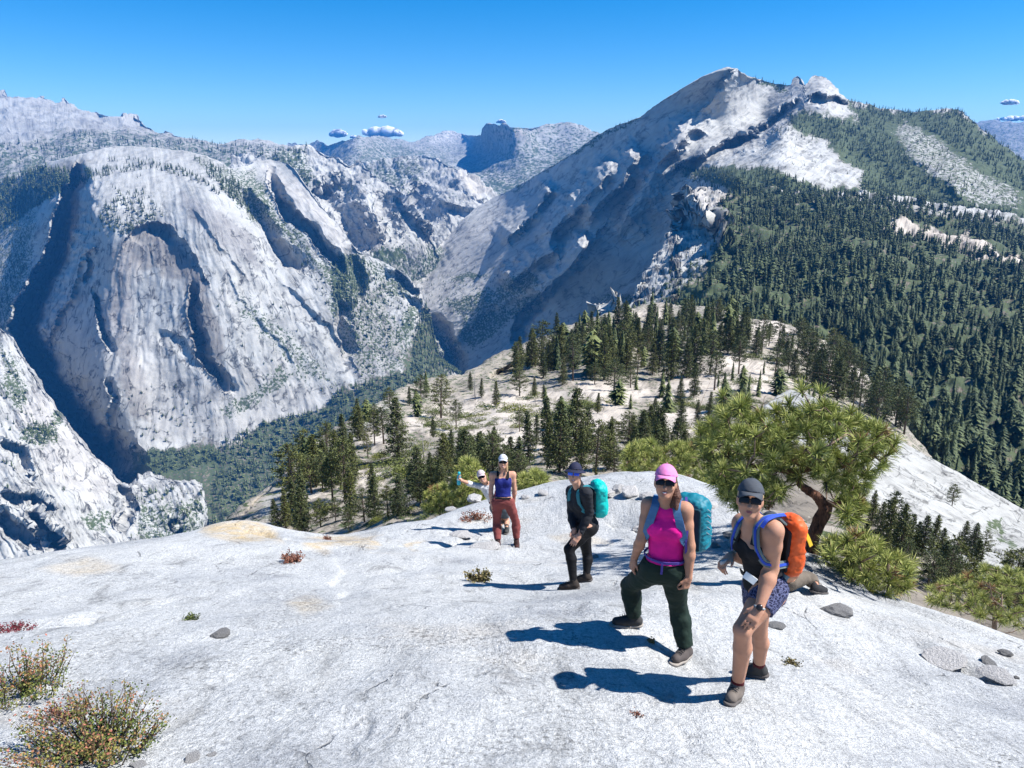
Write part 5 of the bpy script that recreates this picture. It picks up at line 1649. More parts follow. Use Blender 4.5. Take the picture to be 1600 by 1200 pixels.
def reach(P, px, py, L, far=False):
    """point on the pixel ray at bone length L from P"""
    d = at(px, py, 1.0)
    d = d / np.linalg.norm(d)
    b = d @ P
    disc = b * b - (P @ P - L * L)
    t = b if disc < 0 else b + (1 if far else -1) * math.sqrt(disc)
    return d * t


M_SKIN = None


def cloth(name, col, rough=0.8, sc=220.0, spec=0.2, bump=0.25):
    t = NT(name)
    n1 = t.noise(sc, 3, 0.6, t.obj())
    n2 = t.noise(9.0, 4, 0.6, t.obj())
    c = t.mix(1.0, tuple(0.85 * x for x in col), t.ramp(n2, [(0.3, 0.82), (0.7, 1.1)]), 'MULTIPLY')
    t.b.inputs['Specular IOR Level'].default_value = spec
    h = t.math('ADD', t.math('MULTIPLY', n1, 0.15), n2)
    return t.out(c, rough, t.bump(h, bump, 0.01))


def skin(name, col):
    t = NT(name)
    n2 = t.noise(14.0, 4, 0.6, t.obj())
    c = t.mix(1.0, tuple(col), t.ramp(n2, [(0.3, (0.90, 0.86, 0.85)), (0.7, (1.06, 1.05, 1.04))]), 'MULTIPLY')
    t.b.inputs['Subsurface Weight'].default_value = 0.12
    t.b.inputs['Subsurface Radius'].default_value = (0.02, 0.008, 0.004)
    t.b.inputs['Subsurface Scale'].default_value = 0.3
    t.b.inputs['Specular IOR Level'].default_value = 0.2
    return t.out(c, 0.62, t.bump(t.noise(120.0, 3, 0.6, t.obj()), 0.12, 0.004))


M_LENS = mat_plain('dark_lens', (0.008, 0.006, 0.009), 0.22, spec=0.25)
M_BLUELENS = mat_plain('blue_mirror_lens', (0.02, 0.10, 0.75), 0.12, spec=0.9)
M_TEETH = mat_plain('teeth', (0.75, 0.72, 0.68), 0.4)
M_LIP = mat_plain('lips', (0.36, 0.12, 0.11), 0.55)
M_MOUTH = mat_plain('mouth_gap', (0.06, 0.015, 0.015), 0.6)
M_BLACKRUB = mat_plain('black_rubber', (0.025, 0.025, 0.027), 0.8)


def hand_prims(S, wr, d, nrm, thumb, sz, curl=0.5, kk=0.006):
    """palm with five fingers; d = pointing direction, nrm = out of the back of the hand, thumb = side of the thumb"""
    d = unit(np.asarray(d, float))
    nrm = np.asarray(nrm, float)
    nrm = unit(nrm - d * (nrm @ d))
    th = np.asarray(thumb, float)
    th = unit(th - d * (th @ d) - nrm * (th @ nrm))
    R = np.stack([th, d, nrm])
    S.cone(wr, wr + d * 0.03 * sz, 0.026 * sz, 0.026 * sz, 0.012)
    S.box(wr + d * 0.05 * sz, np.array([0.038, 0.046, 0.013]) * sz, R, 0.012 * sz, 0.014)
    for q, (o, l) in enumerate(((0.028, 0.070), (0.0095, 0.078), (-0.0095, 0.072), (-0.028, 0.056))):
        b = wr + d * 0.088 * sz + th * o * sz
        c = curl + 0.06 * q
        d1 = unit(d * math.cos(c * 0.7) - nrm * math.sin(c * 0.7) + th * o * 4)
        d2 = unit(d * math.cos(c * 1.6) - nrm * math.sin(c * 1.6) + th * o * 3)
        m = b + d1 * l * 0.5 * sz
        e = m + d2 * l * 0.5 * sz
        S.cone(b, m, 0.0092 * sz, 0.0086 * sz, kk)
        S.cone(m, e, 0.0086 * sz, 0.0070 * sz, kk)
    b = wr + d * 0.022 * sz + th * 0.028 * sz
    m = b + unit(d * 0.75 + th * 0.65 - nrm * 0.25) * 0.038 * sz
    e = m + unit(d * 0.95 + th * 0.25 - nrm * 0.4) * 0.032 * sz
    S.cone(b, m, 0.0135 * sz, 0.0105 * sz, 0.010)
    S.cone(m, e, 0.0105 * sz, 0.0080 * sz, kk)


class Person:
    """joints in J (world); builds one continuous body, then clothes as parts"""

    def __init__(s, J, look, label, skin_mat, vox=0.007, fem=1.0, sz=1.0, hands=None, face=True, headup=None, arm=1.0, smile=True):
        s.arm = arm
        s.smile = smile
        s.J, s.vox, s.sz, s.fem = J, vox, sz, fem
        s.side = unit(J['shL'] - J['shR'])
        s.up = unit(J['neck'] - J['pel'])
        s.R = frame(np.cross(s.side, s.up), s.up)
        s.fwd = s.R[1]
        s.hipside = unit(J['hipL'] - J['hipR'])
        s.RP = frame(np.cross(s.hipside, s.up), s.up)
        s.HR = frame(look, headup if headup is not None else (0, 0, 1))
        pts = np.array(list(J.values()))
        s.lo, s.hi = pts.min(0) - 0.28, pts.max(0) + 0.28
        s.o = empty('person', (np.mean([J['anL'][0], J['anR'][0]]), np.mean([J['anL'][1], J['anR'][1]]), min(J['anL'][2], J['anR'][2]) - 0.08))
        s.org = np.array(s.o.location)
        tag(s.o, label, 'person', None)
        S = s.sdf()
        s.torso(S, 0.0, girdle=True)
        s.legs(S, 0.0)
        s.feet(S, 0.0)
        s.arms(S, 0.0)
        hands = hands or {}
        for q in 'LR':
            fore = unit(J['wr' + q] - J['el' + q])
            h = hands.get(q, {})
            d = h.get('d', fore)
            nrm = h.get('n', s.side * (1 if q == 'L' else -1))
            hand_prims(S, J['wr' + q], d, nrm, h.get('t', s.fwd), sz * (1.0 if vox < 0.012 else 1.15), h.get('curl', 0.6))
        s.head(S)
        s.part('body', S, skin_mat)
        if face:
            s.face()

    def sdf(s, vox=None):
        return Sdf(s.lo, s.hi, vox or s.vox)

    def part(s, name, S, mat, wr=None, parent=None, seed=0):
        return link(name, S.mesh(name, mat, wr, s.org, seed), None, parent or s.o)

    # --- pieces of anatomy; g = how far the cloth stands off
    def torso(s, S, g, girdle=False, waist=True, pelvis=True):
        J, z, R = s.J, s.sz, s.R
        n, p = J['neck'], J['pel']
        ch = p + (n - p) * 0.66
        wa = p + (n - p) * 0.32
        S.ell(ch - s.fwd * 0.005, np.array([0.145, 0.100, 0.165]) * z + g, R, 0.05)
        S.ell(p + (n - p) * 0.86 - s.fwd * 0.012, np.array([0.145, 0.075, 0.075]) * z + g, R, 0.05)
        if waist:
            S.ell(wa, np.array([0.125, 0.090, 0.130]) * z + g, R, 0.06)
        if pelvis:
            S.ell(p + s.up * 0.01, np.array([0.155, 0.112, 0.110]) * z + g, s.RP, 0.05)
            S.ell(p - s.RP[1] * 0.045 - s.up * 0.03, np.array([0.140, 0.085, 0.090]) * z + g, s.RP, 0.05)
        if s.fem:
            for q in (-1, 1):
                S.ell(ch + s.fwd * 0.070 * z + s.side * q * 0.068 * z - s.up * 0.005, np.array([0.066, 0.058, 0.066]) * z * s.fem + g * 0.6, R, 0.045)
        if girdle:
            for q in 'LR':
                S.cone(n - s.up * 0.03, J['sh' + q], 0.058 * z, 0.056 * z, 0.05)
            S.cone(n - s.up * 0.02, J['head'] - s.HR[2] * 0.06 * z, 0.056 * z, 0.050 * z, 0.03)

    def arms(s, S, g, only=None):
        J, z = s.J, s.sz
        for q in 'LR':
            a, b, c = J['sh' + q], J['el' + q], J['wr' + q]
            m = a + (b - a) * 0.4
            w = s.arm
            S.cone(a, m, 0.056 * z * (1 + (w - 1) * 0.5) + g, 0.047 * z * w + g, 0.04)
            S.cone(m, b, 0.047 * z * w + g, 0.038 * z * w + g, 0.02)
            if only == 'upper':
                continue
            m2 = b + (c - b) * 0.3
            S.cone(b, m2, 0.038 * z * w + g, 0.041 * z * w + g, 0.02)
            S.cone(m2, c, 0.041 * z * w + g, 0.026 * z * (1 + (w - 1) * 0.4) + g, 0.02)

    def legs(s, S, g, low=None, upto=1.0):
        J, z = s.J, s.sz
        low = g if low is None else low
        for q in 'LR':
            a, b, c = J['hip' + q], J['kn' + q], J['an' + q]
            m = a + (b - a) * 0.45
            S.cone(a, m, 0.094 * z + g, 0.078 * z + g, 0.05)
            S.cone(m, b, 0.078 * z + g, 0.056 * z + g, 0.02)
            if upto < 0.5:
                continue
            k = unit(np.cross(b - a, c - b))
            back = unit(np.cross(unit(c - b), s.hipside))
            m2 = b + (c - b) * 0.3 + back * 0.012 * (1 if back @ s.fwd < 0 else -1)
            S.cone(b, m2, 0.055 * z + (g + low) / 2, 0.058 * z + low, 0.02)
            S.cone(m2, c, 0.058 * z + low, 0.037 * z + low, 0.02)

    def feet(s, S, g):
        J, z = s.J, s.sz
        for q in 'LR':
            a, t = J['an' + q], J['toe' + q]
            f = unit(t - a)
            S.cone(a - np.array([0, 0, 0.02]), a * 0.35 + t * 0.65, 0.030 * z + g, 0.018 * z + g, 0.02)

    def shoe(s, q, mat, sole_mat, sock=None, h=0.05):
        J, z = s.J, s.sz
        a, t = J['an' + q], J['toe' + q]
        gn = np.array([0, 0, 1.0])
        f = t - a
        f = unit(f - gn * (f @ gn) * 0.0)
        heel = a - np.array([0, 0, 0.035]) - f * 0.035
        toe = t
        L = np.linalg.norm(toe - heel)
        ax = unit(toe - heel)
        rt = unit(np.cross(ax, gn))
        upv = np.cross(rt, ax)
        S = Sdf(np.minimum(heel, toe) - 0.16, np.maximum(heel, toe) + 0.2, min(s.vox, 0.007))
        S.cone(heel, heel + ax * L * 0.45, 0.040 * z, 0.046 * z, 0.03)
        S.cone(heel + ax * L * 0.45, toe - ax * 0.02, 0.046 * z, 0.038 * z, 0.03)
        S.cone(heel + ax * 0.02 + upv * 0.02, a + (J['kn' + q] - a) / np.linalg.norm(J['kn' + q] - a) * h, 0.044 * z, 0.046 * z, 0.03)
        S.cut(heel - upv * 0.026, -upv)
        o = s.part('shoe', S, mat, (0.0015, 0.05))
        S = Sdf(np.minimum(heel, toe) - 0.16, np.maximum(heel, toe) + 0.16, min(s.vox, 0.006))
        for u0, u1, r0, r1 in ((-0.005, 0.5, 0.044, 0.050), (0.5, 1.0, 0.050, 0.042)):
            S.cone(heel + ax * L * u0 - upv * 0.02, heel + ax * (L * u1) - upv * 0.02, r0 * z, r1 * z, 0.02)
        S.cut(heel - upv * 0.016, upv)
        S.cut(heel - upv * 0.040, -upv)
        so = s.part('sole', S, sole_mat, None, o)
        b = Bag()
        for k in range(4):
            c = heel + ax * (L * (0.45 + 0.1 * k)) + upv * (0.060 - 0.006 * k) * z
            b.tube([c - rt * 0.028, c + upv * 0.006, c + rt * 0.028], [0.003] * 3, 5)
        me = b.mesh('laces', M_BLACKRUB if mat is not M_BLACKRUB else M_TEETH, True)
        me.transform(Matrix.Translation(-Vector(s.org)))
        link('laces', me, None, o)
        if sock:
            S = Sdf(a - 0.12, a + 0.2, min(s.vox, 0.006))
            d = unit(J['kn' + q] - a)
            S.cone(a - d * 0.02, a + d * 0.10, 0.043 * z, 0.045 * z, 0.01)
            S.cut(a + d * 0.085, d)
            s.part('sock', S, sock)
        return o

    def head(s, S):
        H, z, c = s.HR, s.sz, s.J['head']
        S.ell(c + H[2] * 0.015 * z, np.array([0.074, 0.093, 0.104]) * z, H, 0.02)
        S.ell(c + H[1] * 0.022 * z - H[2] * 0.045 * z, np.array([0.060, 0.066, 0.070]) * z, H, 0.03)
        S.ell(c + H[1] * 0.062 * z - H[2] * 0.098 * z, np.array([0.030, 0.024, 0.020]) * z, H, 0.03)
        for q in (-1, 1):
            S.ell(c + H[0] * q * 0.074 * z - H[1] * 0.005 - H[2] * 0.012 * z, np.array([0.010, 0.020, 0.031]) * z, H, 0.008)
            S.ell(c + H[0] * q * 0.038 * z + H[1] * 0.066 * z - H[2] * 0.030 * z, np.array([0.026, 0.022, 0.022]) * z, H, 0.02)
        S.cone(c + H[1] * 0.088 * z + H[2] * 0.002 * z, c + H[1] * 0.110 * z - H[2] * 0.036 * z, 0.009 * z, 0.015 * z, 0.014)

    def face(s, smile=0.0):
        H, z, c = s.HR, s.sz, s.J['head']
        m = c + H[1] * 0.0865 * z - H[2] * 0.066 * z

        def arc(name, mat, zoff, half, r0, r1, out):
            S = Sdf(c - 0.14, c + 0.14, 0.003)
            pts = []
            for u in np.linspace(-1, 1, 9):
                lift = 0.009 * u * u if s.smile else 0.002 * u * u
                pts.append(m + H[0] * u * half * z + H[2] * (zoff * (1 - 0.75 * u * u) + lift) * z + H[1] * (out - 0.017 * u * u) * z)
            for i in range(8):
                u = abs(-1 + 0.25 * (i + 0.5))
                S.cone(pts[i], pts[i + 1], (r0 + (r1 - r0) * u) * z, (r0 + (r1 - r0) * u) * z, 0.003)
            return s.part(name, S, mat)
        if s.smile:
            arc('teeth', M_TEETH, -0.002, 0.020, 0.0050, 0.003, 0.002)
            arc('upper_lip', M_LIP, 0.0055, 0.026, 0.0038, 0.0026, 0.004)
            arc('lower_lip', M_LIP, -0.0105, 0.025, 0.0048, 0.0026, 0.003)
        else:
            arc('upper_lip', M_LIP, 0.002, 0.025, 0.0042, 0.0026, 0.004)
            arc('lower_lip', M_LIP, -0.0055, 0.023, 0.0050, 0.0026, 0.004)
        # eyes and brows under the glasses
        S = Sdf(c - 0.14, c + 0.14, 0.004)
        for q in (-1, 1):
            S.ell(c + H[0] * q * 0.032 * z + H[1] * 0.080 * z + H[2] * 0.006 * z, np.array([0.014, 0.010, 0.008]) * z, H, 0.002)
        s.part('eyes', S, M_TEETH)

    def glasses(s, mat=None, rim=None):
        H, z, c = s.HR, s.sz, s.J['head']
        S = Sdf(c - 0.16, c + 0.18, 0.004)
        for q in (-1, 1):
            RR = frame(H[1] + H[0] * q * 0.30, H[2])
            S.box(c + H[0] * q * 0.036 * z + H[1] * 0.098 * z + H[2] * 0.006 * z, np.array([0.033, 0.007, 0.023]) * z, RR, 0.006, 0.004)
        g = s.part('sunglasses', S, mat or M_LENS)
        S = Sdf(c - 0.16, c + 0.18, 0.004)
        S.cone(c + H[0] * 0.012 * z + H[1] * 0.106 * z + H[2] * 0.014 * z, c - H[0] * 0.012 * z + H[1] * 0.106 * z + H[2] * 0.014 * z, 0.005, 0.005, 0.003)
        for q in (-1, 1):
            S.cone(c + H[0] * q * 0.068 * z + H[1] * 0.090 * z + H[2] * 0.014 * z, c + H[0] * q * 0.080 * z + H[2] * 0.012 * z, 0.005, 0.004, 0.003)
        s.part('frame', S, rim or M_BLACKRUB, None, g)
        return g

    def cap(s, mat, brim_mat=None, bucket=False, tilt=0.0, back=0.0):
        H, z, c = s.HR, s.sz, s.J['head']
        base = c + H[2] * 0.045 * z
        S = Sdf(c - 0.22, c + 0.26, min(s.vox, 0.006))
        S.ell(c + H[2] * 0.024 * z - H[1] * 0.004, np.array([0.087, 0.107, 0.116]) * z, H, 0.02)
        cutn = -H[2] + H[1] * 0.10
        S.cut(c + H[2] * 0.046 * z, cutn)
        o = s.part('cap', S, mat, (0.0012, 0.06))
        # brim: a curved sheet with thickness
        V, n_, m_ = [], 20, 7
        for th in (0, 1):
            for i in range(n_):
                a = (i / (n_ - 1) - 0.5) * (2 * math.pi if bucket else 1.85)
                for j in range(m_):
                    t = j / (m_ - 1)
                    if bucket:
                        rx, ry = 0.086 + 0.042 * t, 0.105 + 0.046 * t
                        dz = 0.050 - 0.026 * t
                    else:
                        rx, ry = 0.089 + 0.000 * t, 0.104 + 0.062 * t * (math.cos(a) ** 0.8 if math.cos(a) > 0 else 0)
                        dz = 0.056 - 0.012 * t - 0.050 * (math.sin(a) ** 2) * t
                    p = c + H[0] * math.sin(a) * rx * z + H[1] * math.cos(a) * ry * z + H[2] * (dz - 0.004 * th) * z
                    V.append(p - s.org)
        Fq = []
        N = n_ * m_
        for i in range(n_ - 1):
            for j in range(m_ - 1):
                q = [i * m_ + j, i * m_ + j + 1, (i + 1) * m_ + j + 1, (i + 1) * m_ + j]
                Fq.append(q)
                Fq.append([x + N for x in q[::-1]])
            q = [i * m_ + m_ - 1, (i + 1) * m_ + m_ - 1]
            Fq.append([q[0], q[0] + N, q[1] + N, q[1]])
        link('brim', mesh_np('brim', V, np.array(Fq), brim_mat or mat, True), None, o)
        b = Bag()
        b.tube([c + H[2] * 0.142 * z - s.org, c + H[2] * 0.1455 * z - s.org], [0.007, 0.004], 8)
        link('button', b.mesh('button', brim_mat or mat, True), None, o)
        return o

    def hair(s, mat, tail=None, long=0.0):
        H, z, c = s.HR, s.sz, s.J['head']
        S = Sdf(c - 0.32, c + 0.25, min(s.vox, 0.007))
        S.ell(c + H[2] * 0.014 * z - H[1] * 0.014 * z, np.array([0.083, 0.094, 0.107]) * z, H, 0.02)
        S.cut(c + H[1] * 0.012 * z, H[1] + H[2] * -0.1)
        S.cut(c - H[2] * (0.06 + long) * z, -H[2])
        if tail is not None:
            for a, b, r0, r1 in tail:
                S.cone(c + (H[0] * a[0] + H[1] * a[1] + H[2] * a[2]) * z, c + (H[0] * b[0] + H[1] * b[1] + H[2] * b[2]) * z, r0 * z, r1 * z, 0.015)
        return s.part('hair', S, mat, (0.004, 0.02))


def strip(path, nrm, w, t, mat, name, parent, org=(0, 0, 0)):
    """webbing strap: a flat band with thickness along a path; nrm points out of the body"""
    P = np.asarray(path, float)
    # resample smoothly
    k = np.linspace(0, len(P) - 1, 6 * (len(P) - 1) + 1)
    Q = np.stack([np.interp(k, np.arange(len(P)), P[:, i]) for i in range(3)], 1)
    for _ in range(3):
        Q[1:-1] = 0.5 * Q[1:-1] + 0.25 * (Q[:-2] + Q[2:])
    N = np.asarray(nrm, float)
    if N.ndim == 1:
        N = np.tile(N, (len(Q), 1))
    else:
        N = np.stack([np.interp(k, np.arange(len(N)), N[:, i]) for i in range(3)], 1)
    T = unit(np.gradient(Q, axis=0))
    N = unit(N - T * (N * T).sum(1)[:, None])
    B = np.cross(T, N)
    V = np.stack([Q + B * w / 2, Q + B * w / 2 + N * t, Q - B * w / 2 + N * t, Q - B * w / 2], 1)
    n = len(Q)
    Fq = []
    for i in range(n - 1):
        for j in range(4):
            Fq.append((i * 4 + j, i * 4 + (j + 1) % 4, (i + 1) * 4 + (j + 1) % 4, (i + 1) * 4 + j))
    Fq += [(3, 2, 1, 0), ((n - 1) * 4, (n - 1) * 4 + 1, (n - 1) * 4 + 2, (n - 1) * 4 + 3)]
    return link(name, mesh_np(name, V.reshape(-1, 3) - np.asarray(org), np.array(Fq), mat, False), None, parent)
# ------------------------------------------------------------------ the hikers
def joints(sz, pel, neck, head, shL, shR, elL, elR, wrL, wrR, hipL, hipR, knL, knR, anL, anR, toeL, toeR, dbg=None):
    J = {}
    J['pel'] = at(*pel)
    J['neck'] = reach(J['pel'], neck[0], neck[1], 0.50 * sz) if len(neck) == 2 else at(*neck)
    nY = J['neck'][1]
    J['head'] = at(head[0], head[1], nY + head[2])
    for q, v in (('shL', shL), ('shR', shR)):
        J[q] = at(v[0], v[1], nY + v[2])
    for q, v in (('hipL', hipL), ('hipR', hipR)):
        J[q] = at(v[0], v[1], pel[2] + v[2])
    for q, p, v, L in (('elL', 'shL', elL, 0.275), ('elR', 'shR', elR, 0.275), ('wrL', 'elL', wrL, 0.245), ('wrR', 'elR', wrR, 0.245)):
        J[q] = reach(J[p], v[0], v[1], L * sz, v[2])
    for q, a, t in (('L', anL, toeL), ('R', anR, toeR)):
        g = ground_px(a[0], a[1])
        J['an' + q] = g + np.array([0, 0, 0.085 * sz])
        g2 = ground_px(t[0], t[1])
        d = g2 - g
        d = d / (np.linalg.norm(d) + 1e-9) * 0.165 * sz
        tz = ground_z(g[0] + d[0], g[1] + d[1])
        J['toe' + q] = np.array([g[0] + d[0], g[1] + d[1], float(tz) + 0.042])
    for q, v in (('L', knL), ('R', knR)):
        c = [reach(J['hip' + q], v[0], v[1], 0.43 * sz, f) for f in (False, True)]
        e = [abs(np.linalg.norm(x - J['an' + q]) - 0.40 * sz) for x in c]
        J['kn' + q] = c[int(np.argmin(e))] if len(v) == 2 else (c[int(v[2])] if isinstance(v[2], bool) else at(*v))
    if dbg:
        L = lambda a, b: round(float(np.linalg.norm(J[a] - J[b])), 2)
        print(dbg, {k: L(*k.split('-')) for k in ('pel-neck', 'neck-head', 'shL-shR', 'hipL-hipR', 'shL-elL', 'elL-wrL', 'shR-elR', 'elR-wrR', 'hipL-knL', 'knL-anL', 'hipR-knR', 'knR-anR')}, {k: [round(float(x), 2) for x in v] for k, v in J.items() if k in ('pel', 'neck', 'anL', 'anR', 'knL', 'knR')})
    if dbg:
        for q in 'LR':
            a_, b_ = J['hip' + q], J['kn' + q]
            t_ = np.clip((J['wr' + q] - a_) @ (b_ - a_) / ((b_ - a_) @ (b_ - a_)), 0, 1)
            print('  wrist-thigh', q, round(float(np.linalg.norm(J['wr' + q] - a_ - t_ * (b_ - a_))), 3), 'wr', J['wr' + q].round(2), 'thigh pt', (a_ + t_ * (b_ - a_)).round(2))
    return J


SK1 = skin('skin_tan', (0.44, 0.235, 0.155))
SK2 = skin('skin_fair', (0.50, 0.285, 0.20))


def pack(label, person, c, R, half, mat, seed, strap_mat, parts=None, cord=None):
    """rucksack: rounded main bag with lid, side cords and hip fin; c = centre, R rows = (across, out of the back, up)"""
    e = empty('backpack', c - R[2] * half[2])
    org = np.array(e.location)
    tag(e, label, 'backpack', 'backpacks worn by the hikers')
    S = Sdf(c - 0.42, c + 0.42, 0.008)
    w, dp, h = half
    S.box(c, np.array([w, dp, h]), R, min(w, dp) * 0.8, 0.02)
    S.ell(c - R[2] * h * 0.35 + R[1] * dp * 0.25, np.array([w * 0.95, dp * 0.95, h * 0.62]), R, 0.05)
    S.ell(c + R[2] * h * 0.88 + R[1] * dp * 0.1, np.array([w * 0.78, dp * 0.72, h * 0.26]), R, 0.06)
    link('bag', S.mesh('bag', mat, (0.0065, 0.11), org, seed), None, e)
    S = Sdf(c - 0.42, c + 0.42, 0.008)
    S.ell(c + R[2] * h * 0.98 + R[1] * dp * 0.12, np.array([w * 0.72, dp * 0.80, h * 0.13]), R, 0.02)
    link('lid', S.mesh('lid', mat, (0.005, 0.07), org, seed + 3), None, e)
    if cord is not None:
        for k in range(5):
            z0 = h * (0.75 - 0.22 * k)
            for sd in (-1, 1):
                p = [c + R[0] * sd * w * 0.70 + R[1] * dp * 0.93 + R[2] * z0, c + R[0] * sd * w * 0.995 + R[1] * dp * 0.4 + R[2] * (z0 - 0.05), c + R[0] * sd * w * 0.995 - R[1] * dp * 0.5 + R[2] * (z0 + 0.01)]
                b = Bag()
                b.tube(np.array(p) - org, [0.0028] * 3, 5)
                link('cord', b.mesh('cord', cord, True), None, e)
    S = Sdf(c - 0.42, c + 0.42, 0.009)
    S.box(c - R[1] * dp * 0.90, np.array([w * 0.80, 0.015, h * 0.80]), R, 0.015, 0.01)
    link('back_panel', S.mesh('back_panel', strap_mat, None, org), None, e)
    return e, org


def shoulder_straps(pe, porg, p, c, R, half, mat, w=0.055, sides='LR', thick=0.012, nm='shoulder_strap'):
    """padded straps from the top of the pack over the shoulders to the lower ribs"""
    J, z = p.J, p.sz
    for q in sides:
        sd = p.side * (1 if q == 'L' else -1)
        s0 = J['neck'] * 0.42 + J['sh' + q] * 0.58
        ch = J['pel'] + (J['neck'] - J['pel']) * 0.66
        pts = [s0 - p.fwd * 0.15 - p.up * 0.05, s0 - p.fwd * 0.09 + p.up * 0.035, s0 + p.up * 0.056, s0 + p.fwd * 0.075 + p.up * 0.02, ch + sd * 0.115 * z + p.fwd * 0.105 * z + p.up * 0.05, ch + sd * 0.135 * z + p.fwd * 0.085 * z - p.up * 0.06, ch + sd * 0.150 * z + p.fwd * 0.01 - p.up * 0.12, ch + sd * 0.135 * z - p.fwd * 0.10 - p.up * 0.16]
        nr = [p.up, p.up, p.up, p.up + p.fwd, p.fwd, p.fwd + sd * 0.6, sd, sd - p.fwd * 0.5]
        strip(pts, nr, w, thick, mat, nm, pe, porg)


# ---- woman with the orange pack
JA = joints(1.0, (1192, 918, 4.28), (1180, 815), (1172, 781, -0.03), (1208, 829, -0.13), (1160, 818, 0.12), (1203, 890, True), (1164, 868, True), (1180, 938, False), (1142, 869, False),
            (1202, 926, -0.09), (1184, 922, 0.10), (1160, 984, 4.02), (1186, 988), (1150, 1090), (1184, 1058), (1136, 1106), (1150, 1050), 'A')
_t = JA['hipL'] + (JA['knL'] - JA['hipL']) * 0.50
JA['wrL'] = _t + np.array([-0.02, -0.10, 0.088])
JA['elL'] = reach(JA['shL'], 1205, 888, 0.285, True)
A = Person(JA, (-0.34, -1.0, 0.36), 'woman in dark cap, black tank top and patterned shorts with an orange pack', SK1, 0.007, 1.0, 1.0,
           {'L': {'d': (JA['knL'] - JA['hipL']) + np.array([0, 0, -0.06]), 'n': (-0.1, -0.62, 0.75), 't': (-1, 0.2, 0), 'curl': 0.45}, 'R': {'d': at(1129, 880, JA['wrR'][1] - 0.05) - JA['wrR'], 'n': (-0.2, 0.3, 0.9), 't': (0.0, -1, 0.3), 'curl': 1.0}}, arm=1.22, smile=False)
M_CAPG = cloth('charcoal_cap_cloth', (0.075, 0.085, 0.10))
M_BLACK = cloth('black_jersey', (0.012, 0.012, 0.015), 0.75)
A.hair(mat_plain('blonde_hair', (0.42, 0.30, 0.17), 0.6, (60, 0.6, 0.01)), long=0.02)
capA = A.cap(M_CAPG)
A.glasses()
S = A.sdf()
A.torso(S, 0.008)
S.cut(JA['neck'] - A.up * 0.065, A.up + A.fwd * 0.45)
S.cut(JA['pel'] - A.up * 0.085, -A.up)
A.part('tank_top', S, M_BLACK, (0.0025, 0.09))
for q in 'LR':
    sd = A.side * (1 if q == 'L' else -1)
    s0 = JA['neck'] * 0.5 + JA['sh' + q] * 0.5
    ch = JA['pel'] + (JA['neck'] - JA['pel']) * 0.66
    strip([s0 - A.fwd * 0.10 - A.up * 0.06, s0 - A.fwd * 0.04 + A.up * 0.045, s0 + A.fwd * 0.05 + A.up * 0.025, ch + sd * 0.085 + A.fwd * 0.11 + A.up * 0.06], [-A.fwd, A.up, A.up + A.fwd, A.fwd], 0.045, 0.006, M_BLACK, 'top_strap', A.o, A.org)
t = NT('patterned_shorts')
vor = t.n('TexVoronoi', {'Vector': t.mix(0.08, t.obj((1, 1, 1.8)), t.n('TexNoise', {'Scale': 16.0, 'Vector': t.obj()}).outputs['Color']), 'Scale': 36.0}, feature='DISTANCE_TO_EDGE')
M_SHORT = t.out(t.mix(t.ramp(vor.outputs['Distance'], [(0.05, 1.0), (0.16, 0.0)]), (0.010, 0.012, 0.040), (0.11, 0.12, 0.22)), 0.8)
S = A.sdf()
S.ell(JA['pel'], np.array([0.165, 0.120, 0.115]), A.RP, 0.05)
S.ell(JA['pel'] - A.RP[1] * 0.045 - A.up * 0.03, np.array([0.150, 0.093, 0.10]), A.RP, 0.05)
S.cut(JA['pel'] + A.up * 0.06, A.up)
for q in 'LR':
    a, b = JA['hip' + q], JA['kn' + q]
    S2 = A.sdf()
    S2.cone(a + (a - b) * 0.1, a + (b - a) * 0.45, 0.108, 0.100, 0.05)
    S2.cut(a + (b - a) * 0.40, b - a)
    S.d = np.minimum(S.d, S2.d)
A.part('shorts', S, M_SHORT, (0.003, 0.06))
M_SHOEA = cloth('taupe_shoe', (0.17, 0.145, 0.125), 0.85)
M_SHOED = cloth('dark_shoe', (0.055, 0.055, 0.055), 0.85)
M_SOLE = mat_plain('shoe_sole', (0.10, 0.09, 0.085), 0.9)
M_SOCK = cloth('maroon_sock', (0.09, 0.012, 0.018), 0.9)
A.shoe('L', M_SHOEA, M_SOLE, M_SOCK)
A.shoe('R', M_SHOED, M_SOLE, M_SOCK)
# watch on the left wrist
wt = tag(empty('wrist_watch', JA['wrL']), 'grey sports watch on the wrist of the woman in patterned shorts', 'watch')
fa = unit(JA['wrL'] - JA['elL'])
wc = JA['wrL'] - fa * 0.005
bb = Bag()
Rw = frame((-0.3, -0.8, 0.5), fa)
ring = [wc + 0.031 * (Rw[0] * math.cos(a) + Rw[1] * math.sin(a)) - JA['wrL'] for a in np.linspace(0, 6.283, 17)]
bb.tube(ring, [0.0065] * 17, 6)
link('band', bb.mesh('band', mat_plain('grey_band', (0.35, 0.37, 0.38), 0.6), True), None, wt)
bb = Bag()
bb.tube([wc + Rw[1] * 0.028 - JA['wrL'], wc + Rw[1] * 0.042 - JA['wrL']], [0.021, 0.020], 16)
link('dial', bb.mesh('dial', mat_plain('watch_face', (0.02, 0.02, 0.025), 0.2), True), None, wt)
